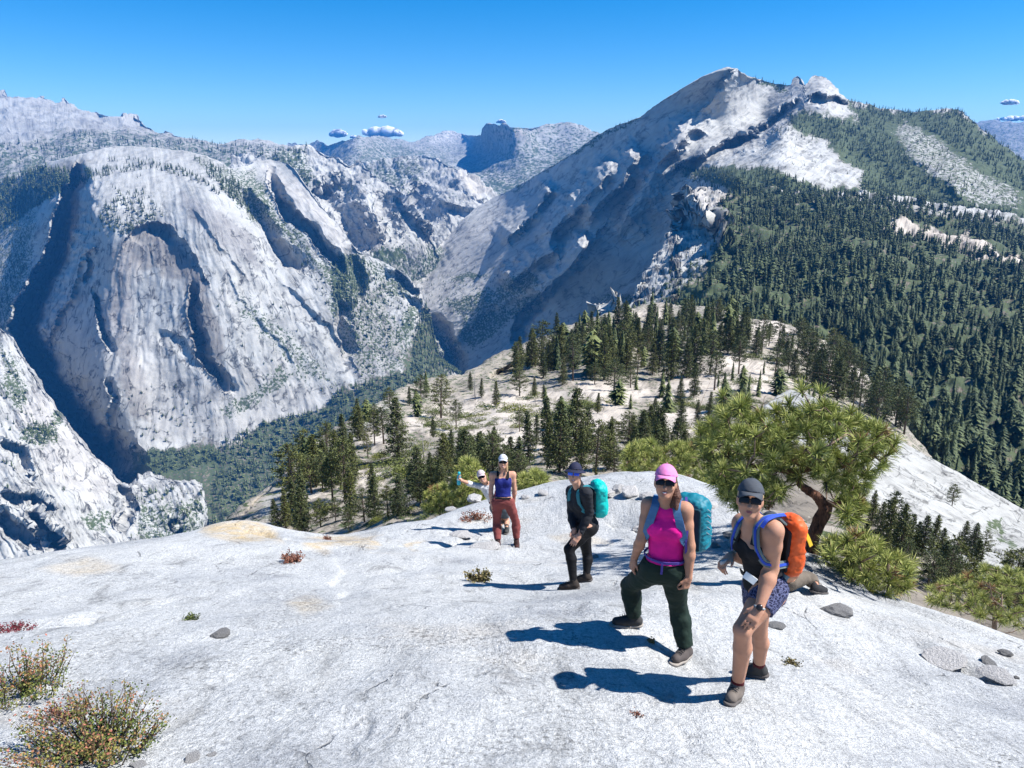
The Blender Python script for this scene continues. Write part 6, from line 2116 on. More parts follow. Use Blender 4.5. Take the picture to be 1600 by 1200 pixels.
# phone-like gadget in the right hand
hd = unit(at(1129, 880, JA['wrR'][1] - 0.05) - JA['wrR'])
gc = JA['wrR'] + hd * 0.085 + np.array([0.0, -0.02, 0.02])
S = Sdf(gc - 0.12, gc + 0.12, 0.005)
S.box(gc, np.array([0.034, 0.009, 0.015]), frame(np.cross(hd, (0, 0, 1)), (0.2, 0, 1)), 0.008)
gd = link('hand_gadget', S.mesh('hand_gadget', mat_plain('silver_plastic', (0.35, 0.36, 0.37), 0.35), None, gc))
gd.location = gc
tag(gd, 'small silver gadget held in the right hand of the woman with the orange pack', 'gadget')

M_ORANGE = cloth('orange_ripstop', (0.78, 0.115, 0.018), 0.55, 300, 0.35, 0.4)
M_BLUESTRAP = cloth('royal_blue_strap', (0.03, 0.08, 0.48), 0.7)
M_GREYSTRAP = cloth('grey_green_strap', (0.16, 0.20, 0.20), 0.8)
M_DKSTRAP = cloth('dark_strap', (0.02, 0.02, 0.024), 0.8)
RB = np.stack([A.R[0], -A.fwd, A.up])
cA = at(1235, 852, JA['neck'][1] + 0.02)
RBA = frame((0.98, 0.12, 0.0), A.up)
RBA = np.stack([RBA[0], RBA[1], RBA[2]])
packA, orgA = pack('orange drawstring rucksack with yellow pull tab on the nearest woman', A, cA, RBA, (0.118, 0.064, 0.188), M_ORANGE, 1, M_DKSTRAP)
shoulder_straps(packA, orgA, A, cA, RBA, None, M_GREYSTRAP, 0.048)
shoulder_straps(packA, orgA, A, cA, RBA, None, M_BLUESTRAP, 0.017, 'LR', 0.017, 'strap_trim')
strip([at(1226, 805, JA['neck'][1]), at(1212, 806, JA['neck'][1] - 0.10), at(1198, 812, JA['neck'][1] - 0.16), at(1190, 824, JA['neck'][1] - 0.17)], (0, -0.5, 0.8), 0.024, 0.006, M_BLUESTRAP, 'load_strap', packA, orgA)
yl = mat_plain('yellow_webbing', (0.75, 0.50, 0.04), 0.6)
yy = cA[1] - 0.03
strip([at(1240, 812, yy), at(1252, 822, yy - 0.04), at(1262, 840, yy - 0.05), at(1267, 853, yy - 0.05)], (0.3, -0.9, 0.2), 0.026, 0.006, yl, 'pull_tab', packA, orgA)
S = Sdf(cA - 0.45, cA + 0.45, 0.008)
S.cone(cA - RBA[2] * 0.20 - RBA[1] * 0.03, cA - RBA[2] * 0.27 - RBA[1] * 0.02, 0.055, 0.022, 0.03)
link('bottom_pocket', S.mesh('bottom_pocket', cloth('slate_blue_nylon', (0.12, 0.20, 0.25), 0.7), (0.003, 0.05), orgA), None, packA)
wb = JA['pel'] + A.up * 0.13
strip([wb - A.fwd * 0.14 + A.side * 0.05, wb - A.fwd * 0.05 + A.side * 0.142, wb + A.fwd * 0.06 + A.side * 0.125, wb + A.fwd * 0.115, wb + A.fwd * 0.06 - A.side * 0.125], [A.side - A.fwd, A.side, A.side + A.fwd, A.fwd, A.fwd - A.side], 0.035, 0.008, M_DKSTRAP, 'hip_belt', packA, orgA)
strip([at(1163, 897, JA['pel'][1] - 0.17), at(1172, 903, JA['pel'][1] - 0.185), at(1180, 909, JA['pel'][1] - 0.19)], (-0.2, -0.95, 0.2), 0.045, 0.01, mat_plain('white_pouch', (0.75, 0.76, 0.74), 0.5), 'belt_pouch', packA, orgA)

# ---- woman in the magenta top
JP = joints(1.0, (1040, 884, 4.95), (1042, 788), (1040, 754, -0.04), (1070, 797, -0.05), (1015, 789, 0.03), (1078, 853, True), (1002, 843, True), (1065, 898, True), (991, 872, True),
            (1053, 892, -0.02), (1022, 890, 0.03), (1060, 950), (984, 914), (1070, 1030), (990, 980), (1040, 1042), (945, 976), 'PK')
JP['wrL'] = JP['wrL'] + np.array([0.045, -0.035, 0])
PK = Person(JP, (-0.26, -1.0, 0.36), 'woman in a magenta sleeveless top, pink cap and dark green trousers', SK1, 0.0068, 1.05, 1.0,
            {'L': {'d': (-0.25, -0.1, -1), 'n': (0.5, -0.85, 0), 't': (-0.7, -0.6, 0), 'curl': 1.25}, 'R': {'d': (-0.18, -0.05, -1), 'n': (-0.9, -0.3, 0), 't': (0.3, -0.9, 0), 'curl': 0.8}})
M_PCAP = cloth('pink_cap_cloth', (0.86, 0.27, 0.56), 0.8)
M_MAG = cloth('magenta_jersey', (0.88, 0.012, 0.31), 0.7)
M_GREEN = cloth('dark_green_trouser', (0.016, 0.032, 0.024), 0.75)
M_BROWN = mat_plain('brown_hair', (0.10, 0.045, 0.03), 0.55, (60, 0.7, 0.01))
PK.hair(M_BROWN, [((0.06, -0.05, 0.0), (0.085, -0.03, -0.10), 0.03, 0.035), ((0.085, -0.03, -0.10), (0.09, 0.0, -0.18), 0.035, 0.018), ((0.05, -0.07, -0.03), (0.055, -0.03, -0.17), 0.035, 0.02)])
PK.cap(M_PCAP)
PK.glasses()
S = PK.sdf()
PK.torso(S, 0.010)
for q in 'LR':
    S.cone(JP['neck'] - PK.up * 0.035, JP['neck'] * 0.35 + JP['sh' + q] * 0.65 - PK.up * 0.008, 0.074, 0.069, 0.04)
S.cone(JP['neck'] + PK.fwd * 0.030 + PK.up * 0.02, JP['head'] - PK.HR[2] * 0.05 + PK.fwd * 0.02, 0.052, 0.064, 0.01, True)
S.cut(JP['pel'] - PK.up * 0.075, -PK.up + PK.fwd * 0.08)
PK.part('sleeveless_top', S, M_MAG, (0.0028, 0.13))


def trousers(p, mat, g=0.012, low=0.02, top=0.07, wr=(0.0045, 0.13), hem=0.03, name='trousers', cutpt=None, seed=0, upto=1.0):
    S = p.sdf()
    J = p.J
    S.ell(J['pel'], np.array([0.158, 0.115, 0.115]) * p.sz + g, p.RP, 0.05)
    S.ell(J['pel'] - p.RP[1] * 0.045 - p.up * 0.03, np.array([0.142, 0.088, 0.095]) * p.sz + g, p.RP, 0.05)
    p.legs(S, g, low, upto)
    S.cut(J['pel'] + p.up * top, p.up)
    for q in 'LR':
        a = J['an' + q]
        u = unit(J['kn' + q] - a)
        S.trim(a + u * hem, -u, 0.12, 0.30 if hem > 0.2 else 0.2)
    return p.part(name, S, mat, wr, None, seed)


trousers(PK, M_GREEN, 0.016, 0.026, 0.06)
M_SHOEG = cloth('grey_boot', (0.10, 0.085, 0.08), 0.85)
PK.shoe('L', M_SHOEG, mat_plain('pale_sole', (0.30, 0.27, 0.24), 0.9))
PK.shoe('R', M_SHOED, mat_plain('pale_sole2', (0.30, 0.27, 0.24), 0.9))
M_TEALP = cloth('peacock_nylon', (0.006, 0.20, 0.27), 0.55, 300, 0.35, 0.4)
M_PSTRAP = cloth('pale_blue_strap', (0.10, 0.22, 0.40), 0.7)
RBP = frame(-PK.fwd + np.array([0.45, 0, 0]), PK.up)
cP = at(1080, 818, JP['neck'][1] + 0.16)
packP, orgP = pack('peacock blue rucksack with cords on the woman in magenta', PK, cP, RBP, (0.15, 0.10, 0.215), M_TEALP, 5, cloth('dark_teal_panel', (0.01, 0.06, 0.09)), None, cloth('grey_cord', (0.40, 0.42, 0.48), 0.6))
shoulder_straps(packP, orgP, PK, cP, RBP, None, M_PSTRAP, 0.058)
M_PURP = cloth('violet_webbing', (0.10, 0.07, 0.34), 0.7)
wb = JP['pel'] + PK.up * 0.085
strip([wb - PK.fwd * 0.10 - PK.side * 0.13, wb - PK.side * 0.168, wb + PK.fwd * 0.09 - PK.side * 0.115, wb + PK.fwd * 0.133, wb + PK.fwd * 0.09 + PK.side * 0.115, wb + PK.side * 0.168, wb - PK.fwd * 0.10 + PK.side * 0.14], [-PK.side - PK.fwd, -PK.side, PK.fwd - PK.side, PK.fwd, PK.fwd + PK.side, PK.side, PK.side - PK.fwd], 0.020, 0.006, M_PURP, 'hip_belt', packP, orgP)
strip([wb + PK.fwd * 0.14 - PK.side * 0.01, wb + PK.fwd * 0.142 - PK.side * 0.012 - PK.up * 0.05, wb + PK.fwd * 0.142 - PK.side * 0.015 - PK.up * 0.085], PK.fwd, 0.016, 0.004, M_PURP, 'belt_tail', packP, orgP)
strip([JP['shL'] + PK.up * 0.07 - PK.fwd * 0.08, JP['shL'] + PK.side * 0.03 + PK.fwd * 0.045 - PK.up * 0.08, JP['pel'] + PK.up * 0.26 + PK.side * 0.15 + PK.fwd * 0.085, JP['pel'] + PK.up * 0.14 + PK.side * 0.155 + PK.fwd * 0.06], PK.fwd + PK.side * 0.3, 0.018, 0.006, M_PURP, 'side_strap', packP, orgP)

# ---- woman in black with the turquoise pack
JT = joints(0.93, (915, 819, 7.66), (906, 766), (898, 740, -0.05), (916, 771, -0.13), (894, 768, 0.13), (921, 801, True), (893, 802, True), (906, 827, False), (897, 828, False),
            (918, 826, -0.09), (910, 824, 0.10), (889, 858, 7.46), (917, 864), (896, 921), (916, 909), (872, 922), (900, 910), 'T3')
_t = JT['hipL'] + (JT['knL'] - JT['hipL']) * 0.45
JT['wrL'] = _t + np.array([-0.01, -0.095, 0.085])
T3 = Person(JT, (-0.25, -1.0, 0.34), 'woman in black fleece, leggings and bucket hat with a turquoise pack', SK2, 0.009, 1.0, 0.95,
            {'L': {'d': (JT['knL'] - JT['hipL']) + np.array([0, -0.03, -0.05]), 'n': (-0.1, -0.8, 0.6), 't': (-1, 0.2, 0), 'curl': 0.35}, 'R': {'d': (-0.1, -0.3, -1), 'curl': 0.4}})
M_FLEECE = cloth('dark_fleece', (0.026, 0.028, 0.034), 0.9)
M_LEG = cloth('black_leggings', (0.008, 0.008, 0.010), 0.7)
T3.hair(mat_plain('auburn_hair', (0.13, 0.055, 0.03), 0.55), [((0.03, -0.08, -0.02), (0.04, -0.05, -0.14), 0.04, 0.03)])
T3.cap(cloth('navy_hat', (0.025, 0.028, 0.06), 0.8), None, True)
T3.glasses(M_BLUELENS)
S = T3.sdf()
T3.torso(S, 0.020)
for q in 'LR':
    S.cone(JT['neck'] - T3.up * 0.03, JT['sh' + q], 0.070, 0.072, 0.05)
S.cone(JT['neck'] - T3.up * 0.02, JT['neck'] + (JT['head'] - JT['neck']) * 0.35, 0.068, 0.064, 0.03)
T3.arms(S, 0.016)
S.cut(JT['pel'] - T3.up * 0.06, -T3.up)
for q in 'LR':
    u = unit(JT['wr' + q] - JT['el' + q])
    S.trim(JT['wr' + q] - u * 0.01, u, 0.07, 0.12)
T3.part('fleece', S, M_FLEECE, (0.005, 0.09))
trousers(T3, M_LEG, 0.006, 0.006, 0.06, (0.002, 0.08), 0.02, 'leggings')
M_BROWNSHOE = cloth('brown_shoe', (0.05, 0.04, 0.034), 0.85)
T3.shoe('L', M_BROWNSHOE, M_SOLE)
T3.shoe('R', M_BROWNSHOE, M_SOLE)
M_TURQ = cloth('turquoise_nylon', (0.0, 0.52, 0.47), 0.55, 300, 0.35, 0.4)
RBT = frame((0.95, 0.25, 0.05), T3.up)
cT = at(935, 780, JT['neck'][1] + 0.06)
packT, orgT = pack('turquoise rucksack on the woman in black', T3, cT, RBT, (0.135, 0.085, 0.205), M_TURQ, 9, cloth('dark_panel', (0.02, 0.06, 0.07)))
shoulder_straps(packT, orgT, T3, cT, RBT, None, cloth('teal_strap', (0.03, 0.20, 0.24), 0.7), 0.05)
wb = JT['pel'] + T3.up * 0.11
strip([wb - T3.fwd * 0.14 + T3.side * 0.05, wb + T3.side * 0.165, wb + T3.fwd * 0.09 + T3.side * 0.12, wb + T3.fwd * 0.135, wb + T3.fwd * 0.09 - T3.side * 0.12], [T3.side - T3.fwd, T3.side, T3.side + T3.fwd, T3.fwd, T3.fwd - T3.side], 0.03, 0.008, M_DKSTRAP, 'hip_belt', packT, orgT)

# ---- woman in the blue tank top
JB = joints(0.93, (786, 782, 11.15), (786, 738), (786, 722, -0.02), (801, 742, 0.0), (770, 742, 0.0), (804, 765, True), (767, 766, True), (803, 783, True), (768, 787, True),
            (795, 785, 0.0), (777, 785, 0.0), (806, 815), (776, 816), (807, 850), (778, 853), (808, 860), (774, 862), 'B4')
B4 = Person(JB, (0.0, -1.0, 0.34), 'woman in a blue tank top, white cap and brick red trousers', SK2, 0.011, 1.0, 0.96, {'L': {'curl': 0.7}, 'R': {'curl': 0.7}})
B4.hair(mat_plain('light_hair', (0.30, 0.20, 0.11), 0.6), [((0.06, -0.03, -0.02), (0.07, 0.02, -0.16), 0.03, 0.02), ((-0.06, -0.03, -0.02), (-0.07, 0.02, -0.14), 0.03, 0.02)])
B4.cap(cloth('white_cap', (0.62, 0.66, 0.72), 0.8))
B4.glasses()
M_NAVY = cloth('royal_blue_jersey', (0.012, 0.020, 0.17), 0.7)
S = B4.sdf()
B4.torso(S, 0.010)
S.cut(JB['neck'] - B4.up * 0.055, B4.up + B4.fwd * 0.4)
S.cut(JB['pel'] + B4.up * 0.06, -B4.up)
B4.part('tank_top', S, M_NAVY, (0.003, 0.1))
for q in 'LR':
    sd = B4.side * (1 if q == 'L' else -1)
    s0 = JB['neck'] * 0.5 + JB['sh' + q] * 0.5
    ch = JB['pel'] + (JB['neck'] - JB['pel']) * 0.66
    strip([s0 - B4.fwd * 0.10 - B4.up * 0.06, s0 - B4.fwd * 0.04 + B4.up * 0.05, s0 + B4.fwd * 0.05 + B4.up * 0.035, ch + sd * 0.085 + B4.fwd * 0.12 + B4.up * 0.06], [-B4.fwd, B4.up, B4.up + B4.fwd, B4.fwd], 0.04, 0.006, M_BLACK, 'strap', B4.o, B4.org)
M_BRICK = cloth('brick_trouser', (0.24, 0.065, 0.06), 0.8)
trousers(B4, M_BRICK, 0.012, 0.022, 0.045)
strip([JB['pel'] + B4.up * 0.045 + B4.fwd * 0.10 - B4.side * 0.13, JB['pel'] + B4.up * 0.04 + B4.fwd * 0.132, JB['pel'] + B4.up * 0.045 + B4.fwd * 0.10 + B4.side * 0.13], [B4.fwd - B4.side, B4.fwd, B4.fwd + B4.side], 0.03, 0.006, M_BLACK, 'belt', B4.o, B4.org)
M_REDBOOT = cloth('red_brown_boot', (0.07, 0.03, 0.028), 0.85)
B4.shoe('L', M_REDBOOT, M_SOLE)
B4.shoe('R', M_REDBOOT, M_SOLE)

# ---- hiker leaning out behind her with a bottle
JW = joints(0.98, (779, 789, 12.6), (762, 757), (753, 745, -0.04), (770, 764, 0.02), (757, 761, -0.02), (774, 782, True), (737, 757, False), (780, 795, False), (722, 751, False),
            (786, 795, 0.0), (774, 795, 0.0), (791, 812), (781, 812), (792, 831), (781, 832), (790, 836), (777, 837), 'W5')
W5 = Person(JW, (-0.05, -1.0, 0.3), 'hiker in a white shirt leaning out behind the blue tank top, arm stretched', SK2, 0.012, 0.8, 0.98, {'R': {'d': (-0.5, -0.2, 0.6), 'curl': 1.3}}, headup=(-0.35, 0, 0.95))
W5.hair(M_BROWN, [((0.04, -0.06, -0.02), (0.06, 0.0, -0.15), 0.035, 0.02)])
W5.cap(cloth('pale_pink_cap', (0.60, 0.50, 0.52), 0.8))
W5.glasses()
S = W5.sdf()
W5.torso(S, 0.016)
for q in 'LR':
    S.cone(JW['neck'] - W5.up * 0.03, JW['sh' + q], 0.066, 0.066, 0.05)
W5.arms(S, 0.014, None)
S.cut(JW['pel'] - W5.up * 0.04, -W5.up)
u = unit(JW['wrR'] - JW['elR'])
S.cut(JW['elR'] + u * 0.12, u - np.array([0, 0, 0.0]))
W5.part('shirt', S, cloth('white_shirt', (0.66, 0.66, 0.68), 0.8), (0.006, 0.09))
trousers(W5, cloth('grey_shorts', (0.09, 0.11, 0.13), 0.8), 0.014, 0.014, 0.06, (0.004, 0.09), 0.28, 'shorts')
S = W5.sdf()
W5.torso(S, 0.024, False, True, False)
S.cut(JW['neck'] - W5.up * 0.06, W5.up)
S.cut(JW['pel'] + (JW['neck'] - JW['pel']) * 0.5 - W5.side * 0.03, -W5.side)
W5.part('vest_panel', S, cloth('dark_red_vest', (0.16, 0.03, 0.04), 0.8))
W5.shoe('L', M_SHOED, M_SOLE)
W5.shoe('R', M_SHOED, M_SOLE)
bc = JW['wrR'] + unit(at(717, 747, JW['wrR'][1]) - JW['wrR']) * 0.075
be = tag(empty('water_bottle', bc), 'teal water bottle held out by the hiker in the white shirt', 'bottle')
prof = [(0.0, -0.13), (0.034, -0.128), (0.036, -0.12), (0.036, 0.03), (0.030, 0.06), (0.021, 0.075), (0.021, 0.085)]


def lathe(prof, n=18):
    V = [(r * math.cos(a), r * math.sin(a), z) for r, z in prof for a in np.arange(n) * 2 * math.pi / n]
    Fq = [(i * n + j, i * n + (j + 1) % n, (i + 1) * n + (j + 1) % n, (i + 1) * n + j) for i in range(len(prof) - 1) for j in range(n)]
    return np.array(V), np.array(Fq)


M_TEALB = mat_plain('teal_bottle', (0.0, 0.36, 0.46), 0.3, spec=0.5)
V_, F_ = lathe(prof)
link('bottle_body', mesh_np('bottle_body', V_, F_, M_TEALB, True), None, be)
V_, F_ = lathe([(0.024, 0.08), (0.026, 0.085), (0.026, 0.115), (0.018, 0.125), (0.0, 0.127)])
link('cap', mesh_np('bottle_cap', V_, F_, M_TEALB, True), None, be)
V_, F_ = lathe([(0.0365, -0.03), (0.0372, -0.02), (0.0365, 0.0)])
link('pale_band', mesh_np('pale_band', V_, F_, M_TEETH, True), None, be)
be.rotation_euler = (0.1, 0.05, 0)

# ---- hiker sitting behind the orange pack
JS = joints(1.0, (1222, 902, 7.15), (1214, 845), (1204, 818, -0.04), (1226, 850, -0.05), (1200, 850, 0.05), (1232, 878, True), (1196, 878, True), (1226, 893, False), (1205, 893, False),
            (1232, 906, -0.08), (1216, 904, 0.08), (1262, 903), (1240, 896), (1274, 927), (1206, 916), (1290, 927), (1190, 918), 'S6')
S6 = Person(JS, (-0.8, 0.6, -0.1), 'hiker in khaki trousers sitting on the rock behind the orange pack', SK1, 0.010, 0.0, 1.0)
S6.hair(M_BROWN)
S6.cap(M_CAPG)
S = S6.sdf()
S6.torso(S, 0.016)
for q in 'LR':
    S.cone(JS['neck'] - S6.up * 0.03, JS['sh' + q], 0.068, 0.068, 0.05)
S6.arms(S, 0.014, 'upper')
S6.part('shirt', S, cloth('dark_olive_shirt', (0.05, 0.055, 0.045), 0.8), (0.006, 0.09))
trousers(S6, cloth('khaki_trouser', (0.17, 0.14, 0.11), 0.85), 0.016, 0.022, 0.06)
S6.shoe('L', M_BLACKRUB, M_SOLE)
S6.shoe('R', M_BLACKRUB, M_SOLE)


# ---- small hikers on the far side of the rim
def small_hiker(px, py, Y, label, look, shirt, legs_, capc, skinm, seed):
    sz = 1.0
    foot = at(px, py, Y)
    up = np.array([0, 0, 1.0])
    f = unit(np.array(look, float) * [1, 1, 0])
    l = np.cross(up, f)
    base = foot
    J = {'pel': base + up * 0.93, 'neck': base + up * 1.43 + f * 0.03, 'head': base + up * 1.57 + f * 0.05}
    for q, s_ in (('L', 1), ('R', -1)):
        J['sh' + q] = base + up * 1.39 + l * s_ * 0.165
        J['el' + q] = base + up * 1.12 + l * s_ * 0.21 - f * 0.02
        J['wr' + q] = base + up * 0.90 + l * s_ * 0.20 + f * 0.10
        J['hip' + q] = base + up * 0.90 + l * s_ * 0.09
        st = 0.14 * s_
        J['kn' + q] = base + up * 0.49 + l * s_ * 0.09 + f * (0.5 * st + 0.05)
        J['an' + q] = base + up * 0.085 + l * s_ * 0.09 + f * st
        J['toe' + q] = base + up * 0.04 + l * s_ * 0.10 + f * (st + 0.16)
    p = Person(J, look, label, skinm, 0.017, 0.6, 1.0, face=False)
    p.cap(capc)
    S = p.sdf()
    p.torso(S, 0.016)
    for q in 'LR':
        S.cone(J['neck'] - p.up * 0.03, J['sh' + q], 0.068, 0.068, 0.05)
    p.arms(S, 0.014, 'upper')
    p.part('shirt', S, shirt)
    trousers(p, legs_, 0.014, 0.02, 0.06, None)
    p.o['group'] = 'small hikers beyond the rim of the dome'
    return p


small_hiker(1103, 844, 19.5, 'small hiker in a pinkish top coming up beyond the rim, between two others', (0, -1, -0.2), cloth('dusty_pink', (0.30, 0.15, 0.18)), cloth('tan_leg', (0.28, 0.21, 0.14)), cloth('rose_cap', (0.4, 0.25, 0.27)), SK1, 1)
small_hiker(1094, 838, 20.5, 'small hiker in black beyond the rim, leftmost of three below the pine', (0.2, -1, -0.2), M_BLACK, M_GREEN, cloth('grey_hat', (0.30, 0.30, 0.31)), SK1, 2)
small_hiker(1112, 832, 21.5, 'small hiker with a white hat beyond the rim, rightmost of three', (-0.2, -1, -0.2), M_GREEN, M_GREEN, cloth('white_hat', (0.7, 0.7, 0.68)), SK1, 3)
small_hiker(1014, 838, 22.0, 'small hiker in white helmet-like hat beyond the rim behind the pink cap', (0, -1, -0.2), M_BLACK, M_GREEN, cloth('white_hat2', (0.7, 0.7, 0.68)), SK1, 4)
# ------------------------------------------------------------------ the gnarled pine and the young pines on the rim
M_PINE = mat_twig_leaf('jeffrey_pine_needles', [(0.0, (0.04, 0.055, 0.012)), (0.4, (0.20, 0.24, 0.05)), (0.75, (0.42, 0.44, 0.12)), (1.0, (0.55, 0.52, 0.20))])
M_PINEDEAD = mat_twig_leaf('dead_pine_needles', [(0.0, (0.10, 0.045, 0.015)), (1.0, (0.38, 0.22, 0.10))])
M_PBARK = mat_bark('plated_pine_bark', (0.035, 0.022, 0.018), (0.22, 0.105, 0.065), 16.0)
M_PTWIG = mat_bark('pine_twig_bark', (0.06, 0.045, 0.035), (0.24, 0.17, 0.12), 40.0)


def tuft_mesh(seed, n=84, L=0.18, w=0.0036, mat=None):
    """a brush of long needles around +z"""
    r = np.random.default_rng(seed)
    b = Bag()
    s = r.uniform(-0.35, 0.05, n) * L
    a = r.uniform(0, 6.283, n)
    el = np.clip(r.normal(0.75, 0.42, n), -0.35, 1.5)
    d = np.stack([np.cos(a) * np.cos(el), np.sin(a) * np.cos(el), np.sin(el)], 1)
    C = np.stack([0 * s, 0 * s, s], 1)
    l = L * r.uniform(0.75, 1.1, n)
    W = unit(np.cross(d, rdir(r, n))) * w
    M = C + d * (l * 0.6)[:, None]
    E = C + d * l[:, None] + np.array([0, 0, -0.10]) * l[:, None]
    V = np.stack([C - W * 0.6, C + W * 0.6, M + W, M - W, E], 1).reshape(-1, 3)
    k = np.arange(n)[:, None] * 5
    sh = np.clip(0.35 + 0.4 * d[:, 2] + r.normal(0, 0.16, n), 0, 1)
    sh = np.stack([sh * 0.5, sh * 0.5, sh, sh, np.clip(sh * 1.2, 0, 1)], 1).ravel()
    b.add(V, k + np.array([[0, 1, 2, 3]]), k + np.array([[3, 2, 4]]), sh)
    b.tube([(0, 0, -0.45 * L), (0, 0, 0.02)], [0.010, 0.006], 5, 0.0)
    return b.mesh('needle_tuft', mat or M_PINE)


TUFTS = [tuft_mesh(k) for k in range(6)]
DEADT = [tuft_mesh(30 + k, 40, 0.16, 0.005, M_PINEDEAD) for k in range(2)]


def grow(root_pts, targets, r, fork=0.5):
    """branches: each target joins the nearest existing node with a curved twig; nearest targets first"""
    nodes = [np.array(p, float) for p in root_pts]
    base = np.mean(nodes, axis=0)
    order = np.argsort([min(np.linalg.norm(t - n) for n in nodes) for t in targets])
    segs = []
    for k in order:
        t = targets[k]
        N = np.array(nodes)
        d = np.linalg.norm(N - t, axis=1) + 0.25 * np.linalg.norm(N - base, axis=1)
        n = N[int(np.argmin(d))]
        m = n + (t - n) * 0.55 + r.normal(0, 0.07, 3) * np.linalg.norm(t - n) + np.array([0, 0, -0.08]) * np.linalg.norm(t - n)
        segs.append((n, m, t))
        nodes.append(m)
        nodes.append(n + (t - n) * 0.9)
    return segs


def put_tufts(parent, org, tg, dirs, r, size, limit=300, dead=0.06):
    extra = Bag()
    for k, (t, d) in enumerate(zip(tg, dirs)):
        me = DEADT[r.integers(0, 2)] if r.random() < dead else TUFTS[r.integers(0, 6)]
        q = Vector(d).to_track_quat('Z', 'Y')
        o = link('needle_tuft', me, None, parent)
        o.location = Vector(t - org)
        o.rotation_mode = 'QUATERNION'
        o.rotation_quaternion = q
        s_ = size * r.uniform(0.8, 1.2)
        o.scale = (s_, s_, s_)


def sample_poly(poly, n, Y0, dY, r, minpx=9):
    P = np.array(poly, float)
    out, pxs = [], []
    tries = 0
    while len(out) < n and tries < 60000:
        tries += 1
        q = r.uniform(P.min(0), P.max(0))
        if not inside(q[:1], q[1:], poly)[0]:
            continue
        Y = Y0 + r.normal(0, dY)
        p = at(q[0], q[1], Y)
        if out and np.min(np.linalg.norm(np.array(out) - p, axis=1)) < minpx * 0.0085:
            continue
        out.append(p)
    return np.array(out)


